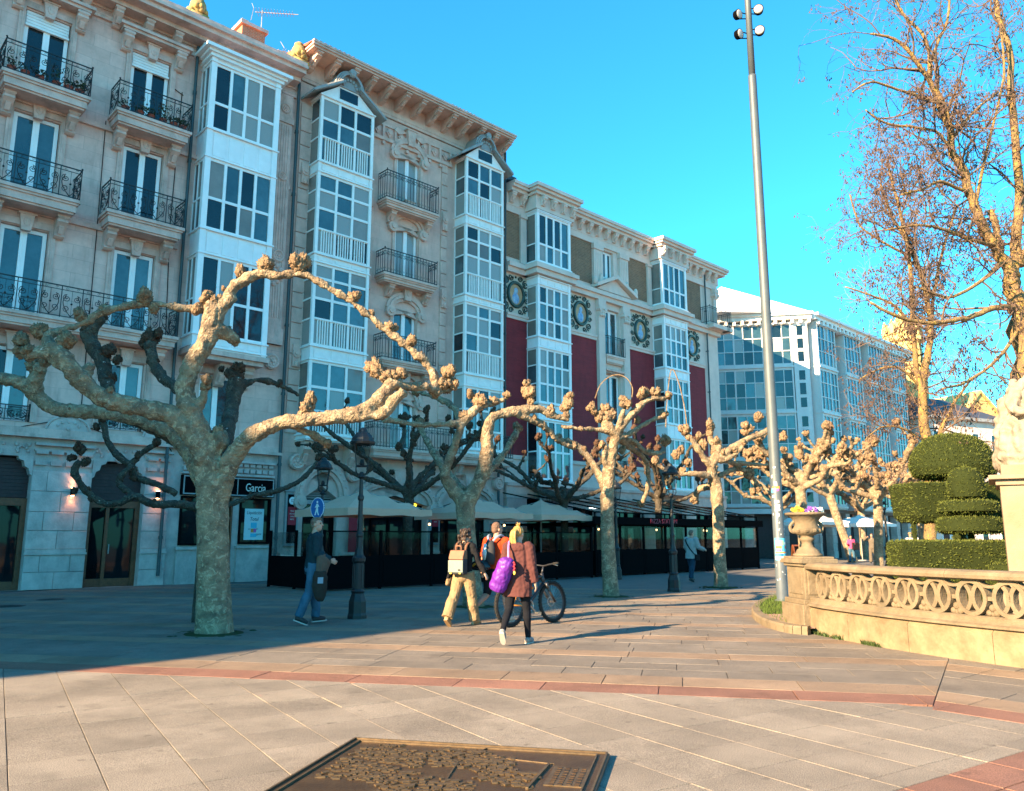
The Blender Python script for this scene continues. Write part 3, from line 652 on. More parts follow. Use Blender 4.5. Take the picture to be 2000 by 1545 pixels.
# white gallery, three storeys
def gallery(root, x0, x1, o, z0, z1, floors, ncol, nside, m, rr, post=.13, mats=(('glassb', 3), ('glassd', 3), ('glassc', 2), ('glassg', 1)), bars=False, name='gallery', barm=None):
    """glazed bay; floors: (list of rail heights bottom..top) each pair of heights is a row of panes; spandrels fill between floors"""
    f = FB(); pan = []
    f.b(x0, x0+post, o-post, o, z0, z1); f.b(x1-post, x1, o-post, o, z0, z1)
    w = (x1-x0-2*post); cw = w/ncol; mw = .10
    allz = []
    for hs in floors:
        for h in hs: allz.append(h)
        for c in range(1, ncol): f.b(x0+post+c*cw-mw/2, x0+post+c*cw+mw/2, o-.11, o-.02, hs[0], hs[-1])
        for h in hs: f.b(x0+post, x1-post, o-.11, o-.035, h-.05, h+.05)
        for sx, sgn in ((x0, 1), (x1, -1)):
            a, b = (sx+.015, sx+.09) if sgn > 0 else (sx-.09, sx-.015)
            for h in hs: f.b(a, b, .0, o-post, h-.03, h+.03)
            for c in range(1, nside): q = (o-post)*c/nside; f.b(a, b, q-.03, q+.03, hs[0], hs[-1])
            f.b(a, b, 0, .06, hs[0], hs[-1])
        for ri, (a, b) in enumerate(zip(hs, hs[1:])):
            for c in range(ncol):
                pan.append(('f', x0+post+c*cw+(mw/2 if c else 0), x0+post+(c+1)*cw-(mw/2 if c < ncol-1 else 0), a+.05, b-.05))
            for c in range(nside):
                q0, q1 = max(.06, (o-post)*c/nside+.03), (o-post)*(c+1)/nside-.03*(c < nside-1)
                for sx in (x0+.05, x1-.05): pan.append(('s', sx, (q0, q1), a+.03, b-.03))
            if bars and ri == 0:
                for c in range(ncol):
                    u0 = x0+post+c*cw+mw/2; nb = 5
                    for k in range(1, nb+1): u = u0+(cw-mw)*k/(nb+1); f.b(u-.018, u+.018, o-.075, o-.005, a+.03, b-.02)
                f.b(x0+post, x1-post, o-.03, o+.012, b-.035, b+.03)
    # spandrels between floors
    sp = [(z0, floors[0][0])]+[(p[-1], q[0]) for p, q in zip(floors, floors[1:])]+[(floors[-1][-1], z1)]
    for a, b in sp:
        if b-a < .08: continue
        a2, b2 = a+.036, b-.036
        if a == z0: a2 = a
        if b == z1: b2 = b
        f.b(x0+.02, x1-.02, .0, o-.045, a2, b2)
        f.b(x0-.05, x1+.05, .0, o+.05, b-.09-(.0 if b != z1 else .0), b-.04); f.b(x0-.03, x1+.03, 0, o+.03, a+.05, a+.09)
        if b-a > .4:
            for c in range(ncol): u0 = x0+post+c*cw; f.b(u0+.06, u0+cw-.06, o-.05, o-.02, a+.16, b-.16)
    g = f.build(name, M[m], root)
    base = pick(rr, mats)
    for q in pan:
        mt = pick(rr, mats)
        if q[0] == 'f': pane(g, q[1], q[2], q[3], q[4], o-.075, mt)
        else: pane(g, q[1], None, q[3], q[4], 0, 'glassg' if rr.random() < .6 else mt, side=q[2])
    bk = FB(); bk.b(x0+.12, x1-.12, .0, o-.22, z0+.05, z1-.05); bk.build('gallery_lining', M['dark'], root)
    return g
g = gallery(B1, X(9.98), X(12.62), .92, 7.75, 18.4, [[8.25, 9.45, 10.95], [11.95, 13.05, 14.45], [15.62, 16.6, 18.05]], 4, 2, 'white', rb, post=.2)
f = FB(); f.b(X(9.8), X(12.8), .0, 1.08, 18.4, 18.5); f.b(X(9.66), X(12.94), .0, 1.22, 18.5, 18.62); f.b(X(9.9), X(12.7), 0, 1.0, 18.28, 18.4); f.build('gallery_cornice', M['white'], B1)
f = FB(); f.b(X(9.9), X(12.7), 0, 1.02, 7.55, 7.72); f.b(X(10.05), X(12.55), 0, .9, 7.4, 7.55); f.build('gallery_corbel', M['trim1'], B1)
for s in (10.4, 11.3, 12.2): bracket(B1, X(s), 7.4, .3, .6, .75, 'trim1')
french(B1, X(10.72), X(11.88), 4.88, 7.06, -.13, rb, mats=(('glassb', 1), ('glassd', 1)))
f = FB(); a, b = X(10.7), X(11.9); f.b(a-.2, a-.03, .003, .07, 4.86, 7.1); f.b(b+.03, b+.2, .003, .07, 4.86, 7.1); f.b(a-.2, b+.2, .003, .075, 7.1, 7.26); f.build('window_surround', M['trim1'], B1)
# roof, chimney, carved heads on the parapet
f = MB(); f.prism([(.6, 19.6), (11, 19.6), (6, 22.2)], 'x', 0, X(13.8)); f.build('roof', M['tile'], B1)
f = FB(); f.b(X(12.35), X(13.35), -3.2, -2.3, 19.6, 22.35); ch = f.build('chimney', M['redbrick'], B1)
f = FB(); f.b(X(12.25), X(13.45), -3.3, -2.2, 22.35, 22.5); f.b(X(12.4), X(12.7), -2.9, -2.5, 22.5, 22.75); f.build('chimney_cap', M['trim1'], ch)
M['lichen'] = mat('lichened stone', (.50, .36, .10), .9, .2, col2=(.20, .15, .10), scale=7, bump=.5)
for s in (9.55, 13.55, 5.2):
    mb = MB(); c = Vector((X(s), -.35, 19.6)); mb.box(c.x-.32, c.x+.32, c.y-.3, c.y+.3, 19.58, 19.9); mb.ball(c+Vector((0, 0, .62)), (.30, .32, .42), 10, 8); mb.ball(c+Vector((0, -.28, .55)), (.1, .14, .12), 6, 5); mb.ball(c+Vector((0, 0, 1.0)), (.2, .2, .16), 8, 6)
    for k in range(9): a = k*.7; mb.ball(c+Vector((.27*cos(a), .27*sin(a), .5+.08*sin(k*2.3))), .12, 6, 5)
    mb.build('carved_head', M['lichen'], B1, smooth=True)
def antenna(loc, h, n, rz, label, sz=1.0):
    t = thing('antenna', label, 'antenna', loc, rz); mb = MB(); mb.tube([(0, 0, 0), (0, 0, h)], .02, 5); mb.build('mast', M['zinc'], t)
    mb = MB(); mb.tube([(-.3*sz, 0, h-.1), (1.5*sz, 0, h-.1)], .016, 4)
    for k in range(n): x = -.2*sz+k*1.6*sz/n; mb.tube([(x, -.3*sz+.01*k, h-.1), (x, .3*sz-.01*k, h-.1)], .010, 4)
    for sg in (-1, 1): mb.tube([(-.3*sz, -.25, h-.1), (-.45*sz, 0, h-.1+sg*.4)], .012, 4)
    mb.build('boom', M['zinc'], t); return t
w = fw(13.3, PF+2.6); antenna((w.x, w.y, 22.5), 1.1, 13, 0.1, 'long television antenna on a mast above the orange brick chimney')
w = fw(14.1, PF+1.6); antenna((w.x, w.y, 20.6), 1.0, 7, .5, 'small television antenna right of the orange brick chimney by the carved head', .8)
mb = MB()
for pts in ([(3.2, 4.62), (5.0, 4.55), (6.7, 5.05), (8.2, 4.6), (9.7, 4.62), (10.0, 4.2)], [(7.0, 15.0), (7.05, 11.0), (7.1, 4.7)], [(9.35, 17.0), (9.3, 12.0), (9.45, 7.9)], [(9.4, 16.9), (9.0, 17.05), (8.95, 17.05)]):
    mb.tube([(X(a), -.03, z) for a, z in pts], .014, 4)
mb.build('cable', M['black'], B1, kind='stuff')
# wall lamps, lit
M['glow'] = mat('lit lamp', (1, .45, .2), emit=14)
for i, s in enumerate((7.05, 9.55)):
    w = fw(s, PF-.06); t = thing('wall_lamp', ('lit black wall lamp on the stone pier left of the second doorway', 'lit black wall lamp on the stone pier between the second doorway and the shop')[i], 'wall lamp', (w.x, w.y, 2.86), FROT, 'lit wall lamps on the limestone house')
    mb = MB(); mb.tube([(0, -.1, -.11), (0, -.1, .11)], .065, 12); mb.box(-.02, .02, -.1, 0, -.04, .04); mb.build('housing', M['black'], t)
    mb = MB(); mb.tube([(0, -.1, -.122), (0, -.1, -.115)], .045, 10); mb.tube([(0, -.1, .115), (0, -.1, .122)], .045, 10); mb.build('bulb', M['glow'], t)
    for sg in (-1, 1):
        ld = bpy.data.lights.new('wall_lamp_light', 'SPOT'); ld.energy = 3.5; ld.color = (1, .42, .22); ld.spot_size = radians(95); ld.spot_blend = .8; ld.shadow_soft_size = .03
        lo_ = bpy.data.objects.new('lamp_light', ld); COL.objects.link(lo_); lo_.parent = t; lo_.location = (0, -.1, sg*.14); lo_.rotation_euler = (0 if sg < 0 else pi, 0, 0)
# flower pots on the top balconies
M['terra'] = mat('terracotta', (.30, .07, .045), .8, .3, var=.2, scale=9); M['plant'] = mat('dark plant leaves', (.035, .055, .02), .7, .3, var=.4, scale=30)
def pot(s, o, z, r, h, ht, label, group):
    w = fw(s, PF-o); t = thing('flower_pot', label, 'flower pot', (w.x, w.y, z), rb.uniform(0, 6), group)
    mb = MB(); mb.lathe([(r*.65, 0), (r*.95, h*.8), (r*1.08, h*.82), (r*1.08, h), (r*.9, h), (r*.85, h*.92)], n=10); mb.build('pot', M['terra'], t)
    mb = MB()
    for k in range(60):
        a = rb.uniform(0, 6.28); q = r*1.5*sqrt(rb.random()); p = Vector((q*cos(a), q*sin(a), h+ht*rb.random())); d = Vector((rb.uniform(-1, 1), rb.uniform(-1, 1), rb.uniform(-.3, 1)))*.09; e = d.orthogonal().normalized()*.03
        mb.add([p, p+d*.5+e, p+d, p+d*.5-e], [(0, 1, 2, 3)])
    mb.build('foliage', M['plant'], t)
for i, (c, offs) in enumerate(((5.08, (-.95, -.6, -.2, .25, .6, .9)), (8.26, (-.9, -.45, -.1, .3, .65, .95)))):
    for k, d in enumerate(offs):
        pot(c+d, .72, 15.17, .12, .2, .18+.3*(k == 3), '%s terracotta flower pot from the left on the top balcony %s' % (('first', 'second', 'third', 'fourth, tall-planted', 'fifth', 'last')[k], 'at the left edge' if i == 0 else 'beside the gallery'), 'flower pots on the top balcony %s' % ('at the left edge' if i == 0 else 'beside the gallery'))
# ---------------------------------------------------------------- building 2: house with two pedimented galleries (s 13.85 .. 25.0)
S0 = 13.9; rb = random.Random(5)
B2 = bld('gallery_apartment_house', 'warm limestone apartment house with two pedimented glazed galleries and deep bracketed eaves', S0)
holes = []; mids = [(14.45+.75, 18.0), (11.4+.3, 14.5), (8.35, 10.85)]
XM0, XM1 = X(18.6), X(19.82)
for z0, z1 in ((15.45, 18.05), (12.2, 14.72), (8.65, 11.0), (5.05, 7.2)): holes.append((XM0, XM1, z0, z1))
gh = [(X(14.85), X(16.3), 0, 3.9), (X(17.3), X(20.6), 0, 3.55), (X(21.3), X(24.1), 0, 3.55)]
up = FB(); wall_holes(up, 0, X(25.0), 4.6, 19.4, holes, 0, .25); up.build('wall', M['stone2'], B2)
lo = FB(); wall_holes(lo, 0, X(25.0), 0, 4.6, gh, -.02, .5); lo.build('wall', M['trim2'], B2)
core = FB(); core.b(0, X(25.0), -11, -.55, 0, 20.2); core.build('interior', M['dark'], B2)
f = FB(); f.b(0, .2, -11, -.03, 0, 20.2); f.b(X(24.8), X(24.995), -11, -.03, 0, 20.2); f.build('side_wall', M['trim2'], B2)
for z0, z1 in ((15.45, 18.02), (12.2, 14.7), (8.65, 10.98), (5.05, 7.18)):
    french(B2, XM0+.02, XM1-.02, z0, z1, -.15, rb, mats=(('glassb', 3), ('glassc', 2)))
    # segmental stone filler under the arch and carved hood
    mb = MB(); cx = (XM0+XM1)/2; top = arc_pts(cx, z1-.28, (XM1-XM0)/2, .28, 0, pi, 10)
    mb.prism(top[::-1]+[(XM0, z1+.02), (XM1, z1+.02)], 'y', -.03, .12); mb.build('arch_stone', M['trim2'], B2)
    arch_trim(B2, cx, z1-.05, .62, .42, .38, .16, 'trim2', a0=.05)
    keystone(B2, cx, z1+1.12, .46, .72, .24, 'trim2')
    mb = MB()
    for sg in (-1, 1):
        mb.prism([(cx+sg*.25, z1+.95), (cx+sg*.72, z1+1.1), (cx+sg*.85, z1+.9), (cx+sg*.6, z1+.78)][::sg], 'y', -.14, 0)
        for k in range(5): t = 1.0+k*.5; mb.ball((cx+sg*(.38+.16*cos(t)), -.06, z1+.35+.14*sin(t)), (.06, .05, .06), 6, 4)
    mb.build('carved_scroll', M['trim2'], B2, kind='stuff')
    f = FB(); f.b(XM0-.16, XM0-.02, .003, .06, z0, z1-.3); f.b(XM1+.02, XM1+.16, .003, .06, z0, z1-.3); f.build('window_surround', M['trim2'], B2)
for zf, st in ((15.45, 'hook'), (12.2, 'hook'), (8.62, 'hook')):
    bl = slab(B2, X(17.62), X(20.42), .72, zf, .34, 'trim2'); railing(bl, X(17.66), X(20.38), .05, .68, zf, zf+1.02+.2*(zf > 15), st, rb)
    for sg in (-1, 1): bracket(B2, X(19.2+sg*.95), zf-.32, .26, .45, .5, 'trim2')
bl = slab(B2, X(17.3), X(24.9), .8, 5.0, .4, 'trim2'); railing(bl, X(17.35), X(24.85), .05, .75, 5.0, 6.0, 'hook', rb)
# rusticated strips: quoin blocks as single stones
for s0 in (13.95, 17.05-.0, 21.05, 24.35):
    w = .5 if s0 in (13.95, 24.35) else .34
    z = 5.3; k = 0
    while z < 18.3:
        block(B2, X(s0), X(s0)+w, 0, .07, z, z+.58, 'trim2', 'quoin_stone'); z += .6; k += 1
    rs = MB()
    for zz in (8.3, 12.0, 15.6):
        c = X(s0)+w/2; rs.box(c-.15, c+.15, -.16, -.07, zz-.5, zz+.35); rs.tube([(c, -.2, zz), (c, -.07, zz)], .17, 10); rs.tube([(c, -.24, zz), (c, -.07, zz)], .08, 8); rs.ball((c, -.18, zz-.4), (.09, .06, .14), 6, 5)
    rs.build('carved_pendant', M['trim2'], B2, kind='stuff')
H = [(5.0, [[5.35, 6.25, 7.05, 7.85]]),]
for x0, x1 in ((14.38, 16.85), (21.85, 24.18)):
    g = gallery(B2, X(x0), X(x1), .82, 5.0, 18.75, [[5.3, 6.1, 7.0, 7.95], [8.6, 9.6, 10.4, 11.2, 11.75], [12.2, 13.15, 14.0, 14.75, 15.4], [15.95, 16.95, 17.75, 18.6]], 3, 1, 'white2', rb, post=.12, mats=(('glassb', 3), ('glassd', 2), ('glassc', 2), ('glassg', 1.4)), bars=True)
    # glazed pediment with scrolled crest
    c = (X(x0)+X(x1))/2; h0 = 18.75; hw = (x1-x0)/2
    mb = MB(); mb.prism([(c-hw, h0), (c+hw, h0), (c+.42, h0+.62), (c-.42, h0+.62)], 'y', -.80, 0); pd = mb.build('pediment', M['white2'], B2)
    mb = MB()
    for sg in (-1, 1):
        mb.prism([(c+sg*(hw+.45), h0-.16), (c+sg*(hw+.45), h0-.06), (c+sg*.38, h0+.82), (c+sg*.38, h0+.7)][::sg], 'y', -1.05, 0)
        mb.tube([(c+sg*(hw+.42), -1.0, h0-.1), (c+sg*.4, -1.0, h0+.78)], .06, 6)
    for k in range(3):
        a_, b_ = arc_pts(c, h0+.6, .48+.07*k, .58+.07*k, 0, pi, 12), arc_pts(c, h0+.6, .54+.07*k, .64+.07*k, 0, pi, 12)
        for i in range(12): mb.prism([a_[i], a_[i+1], b_[i+1], b_[i]], 'y', -1.0+.05*k, 0)
    mb.prism(arc_pts(c, h0+.6, .5, .6, 0, pi, 12), 'y', -.85, 0)
    for k in range(7): t = pi*(k+.5)/7; mb.ball((c+.32*cos(t), -.88, h0+.66+.34*sin(t)), (.06, .05, .09), 6, 4)
    mb.tube([(c, -1.08, h0+1.28), (c, -.2, h0+1.28)], .15, 10); mb.ball((c, -1.02, h0+1.18), .13, 8, 6); mb.build('crest', M['zinc'], pd)
    pane(pd, c-.42, c+.42, h0+.08, h0+.52, .81, 'glassd')
    for sg in (-1, 1): bracket(B2, X(x0)+(.25 if sg < 0 else x1-x0-.25), 5.0, .3, .6, .9, 'trim2')
# frieze with diamond panels between the galleries, eaves with paired brackets
f = FB(); x = X(17.15)
f.b(X(17.1), X(24.9), .003, .07, 18.98, 19.08); f.b(0, X(24.98), .003, .08, 19.42, 19.55)
while x < X(21.5):
    f.b(x, x+.1, .0, .1, 18.4, 19.0); x += .62
f.b(X(17.1), X(21.6), .0, .12, 18.28, 18.42); f.build('frieze', M['trim2'], B2)
mb = MB(); x = X(17.15)+.36
while x < X(21.5):
    mb.prism([(x-.17, 18.72), (x, 18.94), (x+.17, 18.72), (x, 18.5)], 'y', -.09, 0); mb.prism([(x-.09, 18.72), (x, 18.83), (x+.09, 18.72), (x, 18.61)], 'y', -.13, 0); mb.tube([(x-.31, -.14, 18.16), (x-.31, 0, 18.16)], .08, 8); x += .62
mb.build('diamond_panel', M['trim2'], B2, kind='stuff')
f = FB(); f.b(X(13.75), X(24.55), -.3, 1.18, 20.3, 20.38); f.b(X(13.7), X(24.6), -.3, 1.26, 20.38, 20.46); f.b(X(13.68), X(24.62), 1.14, 1.30, 20.46, 20.54); f.b(0, X(25), -.3, .1, 19.55, 20.3); f.build('eaves', M['trim2'], B2)
x = .2
while x < X(24.6): 
    mb = None; bracket(B2, x, 20.3, .22, 1.1, .52, 'trim2'); x += .86
f = MB(); f.prism([(-1.1, 20.62), (11, 20.6), (5.5, 22.0)], 'x', X(13.75), X(24.6)); f.build('roof', M['tile'], B2)
f = FB(); f.b(X(14.2), X(16.2), -.9, .4, 20.9, 21.15); f.b(X(21.3), X(22.8), -.9, .4, 20.9, 21.15); 
for k in range(9): f.b(X(14.2+k*.22), X(14.3+k*.22), -.9, .42, 21.15, 21.22)
for k in range(7): f.b(X(21.3+k*.22), X(21.4+k*.22), -.9, .42, 21.15, 21.22)
f.build('dormer_roof', M['tile'], B2)
pipe(B2, X(24.93), .14, 4.6, 20.2, .05); pipe(B2, X(24.55), .12, .3, 4.4, .06)
# ground floor: carved arches, scrolls and rosettes
for a, b, zt in ((14.85, 16.3, 3.9), (17.3, 20.6, 3.55), (21.3, 24.1, 3.55)):
    cx = X((a+b)/2); rx = (b-a)/2; rz = .95 if b-a < 2 else .75
    mb = MB(); top = arc_pts(cx, zt-rz, rx, rz, 0, pi, 14); mb.prism(top[::-1]+[(X(a), zt+.01), (X(b), zt+.01)], 'y', -.01, .4); mb.build('arch_stone', M['trim2'], B2)
    arch_trim(B2, cx, zt-rz, rx+.02, rz, .42, .2, 'trim2', a0=.0)
    mb = MB()
    for k in range(13):
        t = pi*(k+.5)/13; mb.ball((cx+(rx+.3)*cos(t), -.2, zt-rz+(rz+.3)*sin(t)), (.05, .06, .05), 5, 4)
    for sg in (-1, 1): rosette(mb, cx+sg*(rx+.42), zt+.35, .3, .2)
    mb.build('carved_rosette', M['trim2'], B2, kind='stuff'); keystone(B2, cx, zt+.62, .5, .6, .3, 'trim2')
f = FB(); n = 8
for k in range(n): f.b(X(14.9), X(16.25), -.4, -.34+.03*(k % 2), 2.95+k*.09, 2.95+k*.09+.07)
f.b(X(14.75), X(16.4), -.3, .12, 2.72, 2.88); f.build('door_louvre', M['zinc'], B2)
f = FB(); f.b(X(14.88), X(15.0), -.4, -.2, 0, 2.72); f.b(X(16.15), X(16.28), -.4, -.2, 0, 2.72); f.b(X(15.5), X(15.62), -.4, -.22, 0, 2.72); f.b(X(15), X(16.15), -.4, -.24, 0, .5); d = f.build('door', M['black'], B2)
pane(d, X(15), X(15.5), .5, 2.72, -.3, 'glasss'); pane(d, X(15.62), X(16.15), .5, 2.72, -.3, 'glasss')
for a, b in ((17.3, 20.6), (21.3, 24.1)):
    f = FB(); f.b(X(a), X(b), -.52, -.38, 2.2, 2.34)
    n = 4; w = (b-a)/n
    for k in range(n+1): f.b(X(a+k*w)-.05, X(a+k*w)+.05, -.52, -.36, 0, 3.5)
    f.b(X(a), X(b), -.52, -.40, 0, .35); sw = f.build('shop_window', M['black'], B2)
    for k in range(n): pane(sw, X(a+k*w)+.05, X(a+(k+1)*w)-.05, .35, 2.2, -.45, 'glasss'); pane(sw, X(a+k*w)+.05, X(a+(k+1)*w)-.05, 2.34, 3.4, -.45, 'glasss')
M['redsign'] = mat('red banner', (.38, .012, .025), .6); M['yellow'] = mat('lit yellow sign', (1, .75, .05), emit=1.2)
# narrow display cases on the piers with a red sheet
for s in (14.1, 20.7):
    f = FB(); f.b(X(s), X(s+.5), -.02, .1, 1.2, 3.15); f.b(X(s-.06), X(s+.56), -.02, .14, 3.15, 3.24); c = f.build('display_case', M['zinc'], B2)
    f = FB(); f.b(X(s+.07), X(s+.43), .1, .115, 1.3, 3.05); f.build('back_panel', M['black'], c)
    f = FB(); f.b(X(s+.09), X(s+.41), .116, .122, 1.95, 2.6); f.build('banner', M['redsign'], c)
    for k in range(4): text(('MENU', 'DEL DIA', 'TAPAS', 'VINOS')[k], .07, M['letter'], c, (X(s+.25), -.125, 2.45-k*.1), (pi/2, 0, 0), ext=.001, sx=.8)
    if s < 15:
        mb = MB(); mb.tube([(X(s+.25), -.116, 2.82), (X(s+.25), -.125, 2.82)], .14, 16); mb.build('round_badge', M['white'], c); text('S7', .14, M['ink'], c, (X(s+.25), -.127, 2.82), (pi/2, 0, 0), ext=.001)
f = FB(); f.b(X(16.75), X(17.12), .12, .14, .9, 2.5); bn = f.build('banner', M['redsign'], B2)
text('OS', .2, M['yellow'], B2, (X(20.15), .3, 2.85), (pi/2, 0, 0))
f = FB()
for a, b in ((13.95, 14.75), (16.4, 17.2), (20.7, 21.2), (24.2, 24.9)): f.b(X(a), X(b), -.02, .12, 0, .85); f.b(X(a), X(b), -.02, .16, .85, .95)
f.build('plinth', M['trim2'], B2)

# ---------------------------------------------------------------- building 3: red brick and cream stone house (s 25.05 .. 44.2)
S0 = 25.05; rb = random.Random(8); E3 = 43.75
B3 = bld('red_brick_house', 'cream stone house with dark red brick panels, painted medallions and two glazed bays', S0)
cen = (32.0, 34.35)
holes = [(X(32.45), X(33.35), 15.55, 17.15), (X(32.4), X(33.75), 11.2, 13.8), (X(32.4), X(33.75), 7.4, 10.2), (X(32.4), X(33.75), 4.6, 6.6)]
up = FB(); wall_holes(up, 0, X(E3), 4.0, 18.2, holes, 0, .3); up.build('wall', M['stone3'], B3)
f = FB(); f.b(0, X(E3), -12, -.32, 0, 18.2); f.build('interior', M['dark'], B3)
f = FB(); f.b(X(E3-.25), X(E3)-.002, -13, -.004, 0, 14.2); f.b(X(E3-.25), X(E3)-.002, -13, -2.2, 14.2, 18.2); f.b(0, .2, -12, -.01, 4.0, 18.2); f.build('side_wall', M['stone3'], B3)
for a, b in ((25.1, 26.2), (29.45, 31.45), (34.5, 36.75), (40.3, 41.95)):
    f = FB(); f.b(X(a), X(b), .003, .03, 14.95, 17.25); f.build('brick_panel', M['brick3'], B3)
for a, b in ((25.1, 26.62), (29.55, 31.7), (34.45, 37.05), (40.25, 42.1)):
    f = FB(); f.b(X(a), X(b), .003, .035, 5.3, 11.85); f.build('red_panel', M['red3'], B3)
    f = FB(); f.b(X(a), X(b), .003, .1, 11.85, 12.0); f.b(X(a), X(b), .003, .14, 12.0, 12.12); f.b(X(a), X(b), .003, .08, 5.12, 5.3); f.build('panel_moulding', M['stone3'], B3)
# painted medallions in scrolled fields
M['medg'] = mat('dark green glazed ring', (.03, .055, .045), .4); M['medb'] = mat('blue painted figure', (.10, .26, .55), .5, col2=(.45, .6, .68), scale=6); M['medo'] = mat('ochre painted ground', (.50, .30, .16), .6, var=.2, scale=5); M['cream'] = mat('cream plaster field', (.60, .53, .43), .8)
for i, s in enumerate((25.72, 30.45, 35.6, 40.75)):
    f = FB(); f.b(X(s-.78), X(s+.85), .003, .02, 12.15, 14.05); fd = f.build('medallion_field', M['cream'], B3)
    mb = MB(); cx, cz = X(s), 13.1
    mb.tube([(cx+.52*cos(2*pi*k/20), -.06, cz+.60*sin(2*pi*k/20)) for k in range(20)], .09, 6, closed=True)
    for sg in (-1, 1):
        for tz in (-1, 1):
            spiral(mb, cx+sg*.66, cz+tz*.62, -.035, .21, pi/2*tz, 1.5, sg*tz, t=.045); spiral(mb, cx+sg*.32, cz+tz*.82, -.035, .16, 0, 1.4, sg*tz, t=.04); spiral(mb, cx+sg*.74, cz+tz*.22, -.035, .15, 0, 1.4, -sg*tz, t=.036)
    for k in range(3): mb.ball((cx+(k-1)*.2, -.05, cz+.88-.05*abs(k-1)), .06, 6, 4)
    mb.build('medallion_frame', M['medg'], fd)
    mb = MB(); mb.prism([(cx+.46*cos(2*pi*k/20), cz+.54*sin(2*pi*k/20)) for k in range(20)], 'y', -.05, 0); mb.build('medallion_ground', M['medo'], fd)
    mb = MB(); mb.ball((cx+.02, -.05, cz+.2), (.13, .05, .16), 8, 6); mb.ball((cx, -.05, cz-.2), (.24, .06, .28), 8, 6); mb.ball((cx-.05, -.05, cz+.02), (.1, .05, .14), 6, 5); mb.build('medallion_figure', M['medb'], fd)
# cornices
f = FB()
f.b(0, X(E3+.1), .002, .22, 14.14, 14.4); f.b(0, X(E3+.16), .002, .34, 14.4, 14.62); f.b(0, X(E3+.08), .002, .16, 14.62, 14.72)
f.b(0, X(E3+.05), .002, .10, 17.25, 17.6)
f.build('string_course', M['stone3'], B3)
f = FB(); f.b(0, X(E3+.2), -.5, .12, 17.6, 18.2); f.b(0, X(E3+.5), -1, .48, 18.2, 18.36); f.b(0, X(E3+.62), -1, .62, 18.36, 18.5); f.b(0, X(E3+.7), -1, .7, 18.5, 18.66)
for a, b in ((26.2, 29.2), (36.5, 39.55)): f.b(X(a), X(b), 0, 1.05, 18.2, 18.36); f.b(X(a-.1), X(b+.1), 0, 1.2, 18.36, 18.5); f.b(X(a-.18), X(b+.18), 0, 1.32, 18.5, 18.68); f.b(X(a+.1), X(b-.1), 0, .9, 17.5, 18.2)
f.build('cornice', M['stone3'], B3)
s = 25.3
while s < 43.6:
    bay = (26.2 < s < 29.2) or (36.5 < s < 39.55); bracket(B3, X(s), 18.19, .26, .34 if not bay else .3, .5, 'stone3', o=.12 if not bay else .9); s += .72
f = MB(); f.prism([(-.55, 18.68), (12, 18.68), (6, 21.0)], 'x', .0, X(E3+.5)); f.build('roof', M['slate'], B3)
f = FB(); f.b(X(25.2), X(26.4), -1.6, -.6, 18.7, 19.6); f.build('chimney', M['slate'], B3)
# glazed bays
for a, b in ((26.42, 28.85), (36.75, 39.2)):
    mats = (('glassb', 3), ('glassd', 2), ('glassc', .6), ('glassg', 1.6))
    g = gallery(B3, X(a), X(b), .85, 14.74, 17.5, [[14.85, 15.75, 17.3]], 4, 1, 'white', rb, post=.16, mats=mats)
    g = gallery(B3, X(a+.05), X(b-.02), .82, 4.02, 14.13, [[4.2, 5.5, 6.95], [7.85, 8.75, 9.65, 10.45], [11.1, 11.9, 12.75, 13.6]], 4, 1, 'white', rb, post=.15, mats=mats)
    f = FB(); f.b(X(a-.22), X(b+.22), 0, 1.02, 14.14, 14.4); f.b(X(a-.32), X(b+.32), 0, 1.14, 14.4, 14.6); f.b(X(a-.15), X(b+.15), 0, .96, 14.6, 14.735); f.build('bay_cornice', M['stone3'], B3)
    f = FB(); f.b(X(a-.1), X(b+.1), 0, .95, 3.82, 4.0); f.build('bay_sill', M['stone3'], B3)
    for x in (a-.42, b+.06): f = FB(); f.b(X(x), X(x+.36), .003, .14, 14.75, 17.1); f.b(X(x-.05), X(x+.41), .004, .2, 17.1, 17.25); f.build('pilaster', M['stone3'], B3)
# central bay: pilasters, pediment, windows
for x in (31.5, 33.75):
    f = FB(); f.b(X(x), X(x+.72), .004, .16, 14.95, 16.95); f.b(X(x-.06), X(x+.78), .005, .22, 16.95, 17.24); 
    for k in range(4): f.b(X(x+.1+k*.15), X(x+.16+k*.15), .16, .18, 15.2, 16.8)
    f.build('pilaster', M['stone3'], B3)
for x in (31.75, 33.85):
    f = FB(); f.b(X(x), X(x+.52), .004, .2, 4.5, 13.2); f.b(X(x-.05), X(x+.57), .004, .26, 13.75, 14.13)
    p = f.build('pilaster', M['stone3'], B3)
    mb = MB(); mb.box(X(x-.03), X(x+.55), -.3, 0, 13.62, 13.75); mb.box(X(x+.02), X(x+.5), -.26, 0, 13.2, 13.62)
    for k in range(3):
        for q in range(2): mb.ball((X(x+.1+k*.16), -.27, 13.3+q*.16), (.08, .06, .1), 6, 5)
    for sg in (0, 1): mb.tube([(X(x+.04+sg*.44), -.34, 13.58), (X(x+.04+sg*.44), -.05, 13.58)], .1, 8)
    mb.build('capital', M['stone3'], B3)
c = X(33.1); mb = MB()
for sg in (-1, 1): mb.prism([(c+sg*1.75, 14.72), (c+sg*1.75, 14.92), (c, 15.72), (c, 15.5)][::sg], 'y', -.5, 0); mb.prism([(c+sg*1.3, 15.1), (c+sg*1.15, 15.62), (c+sg*.95, 15.3)][::sg], 'y', -.3, 0); mb.ball((c+sg*1.75, -.35, 15.1), (.14, .12, .26), 8, 6)
mb.prism([(c-1.5, 14.72), (c+1.5, 14.72), (c, 15.5)], 'y', -.25, 0); mb.build('pediment', M['stone3'], B3)
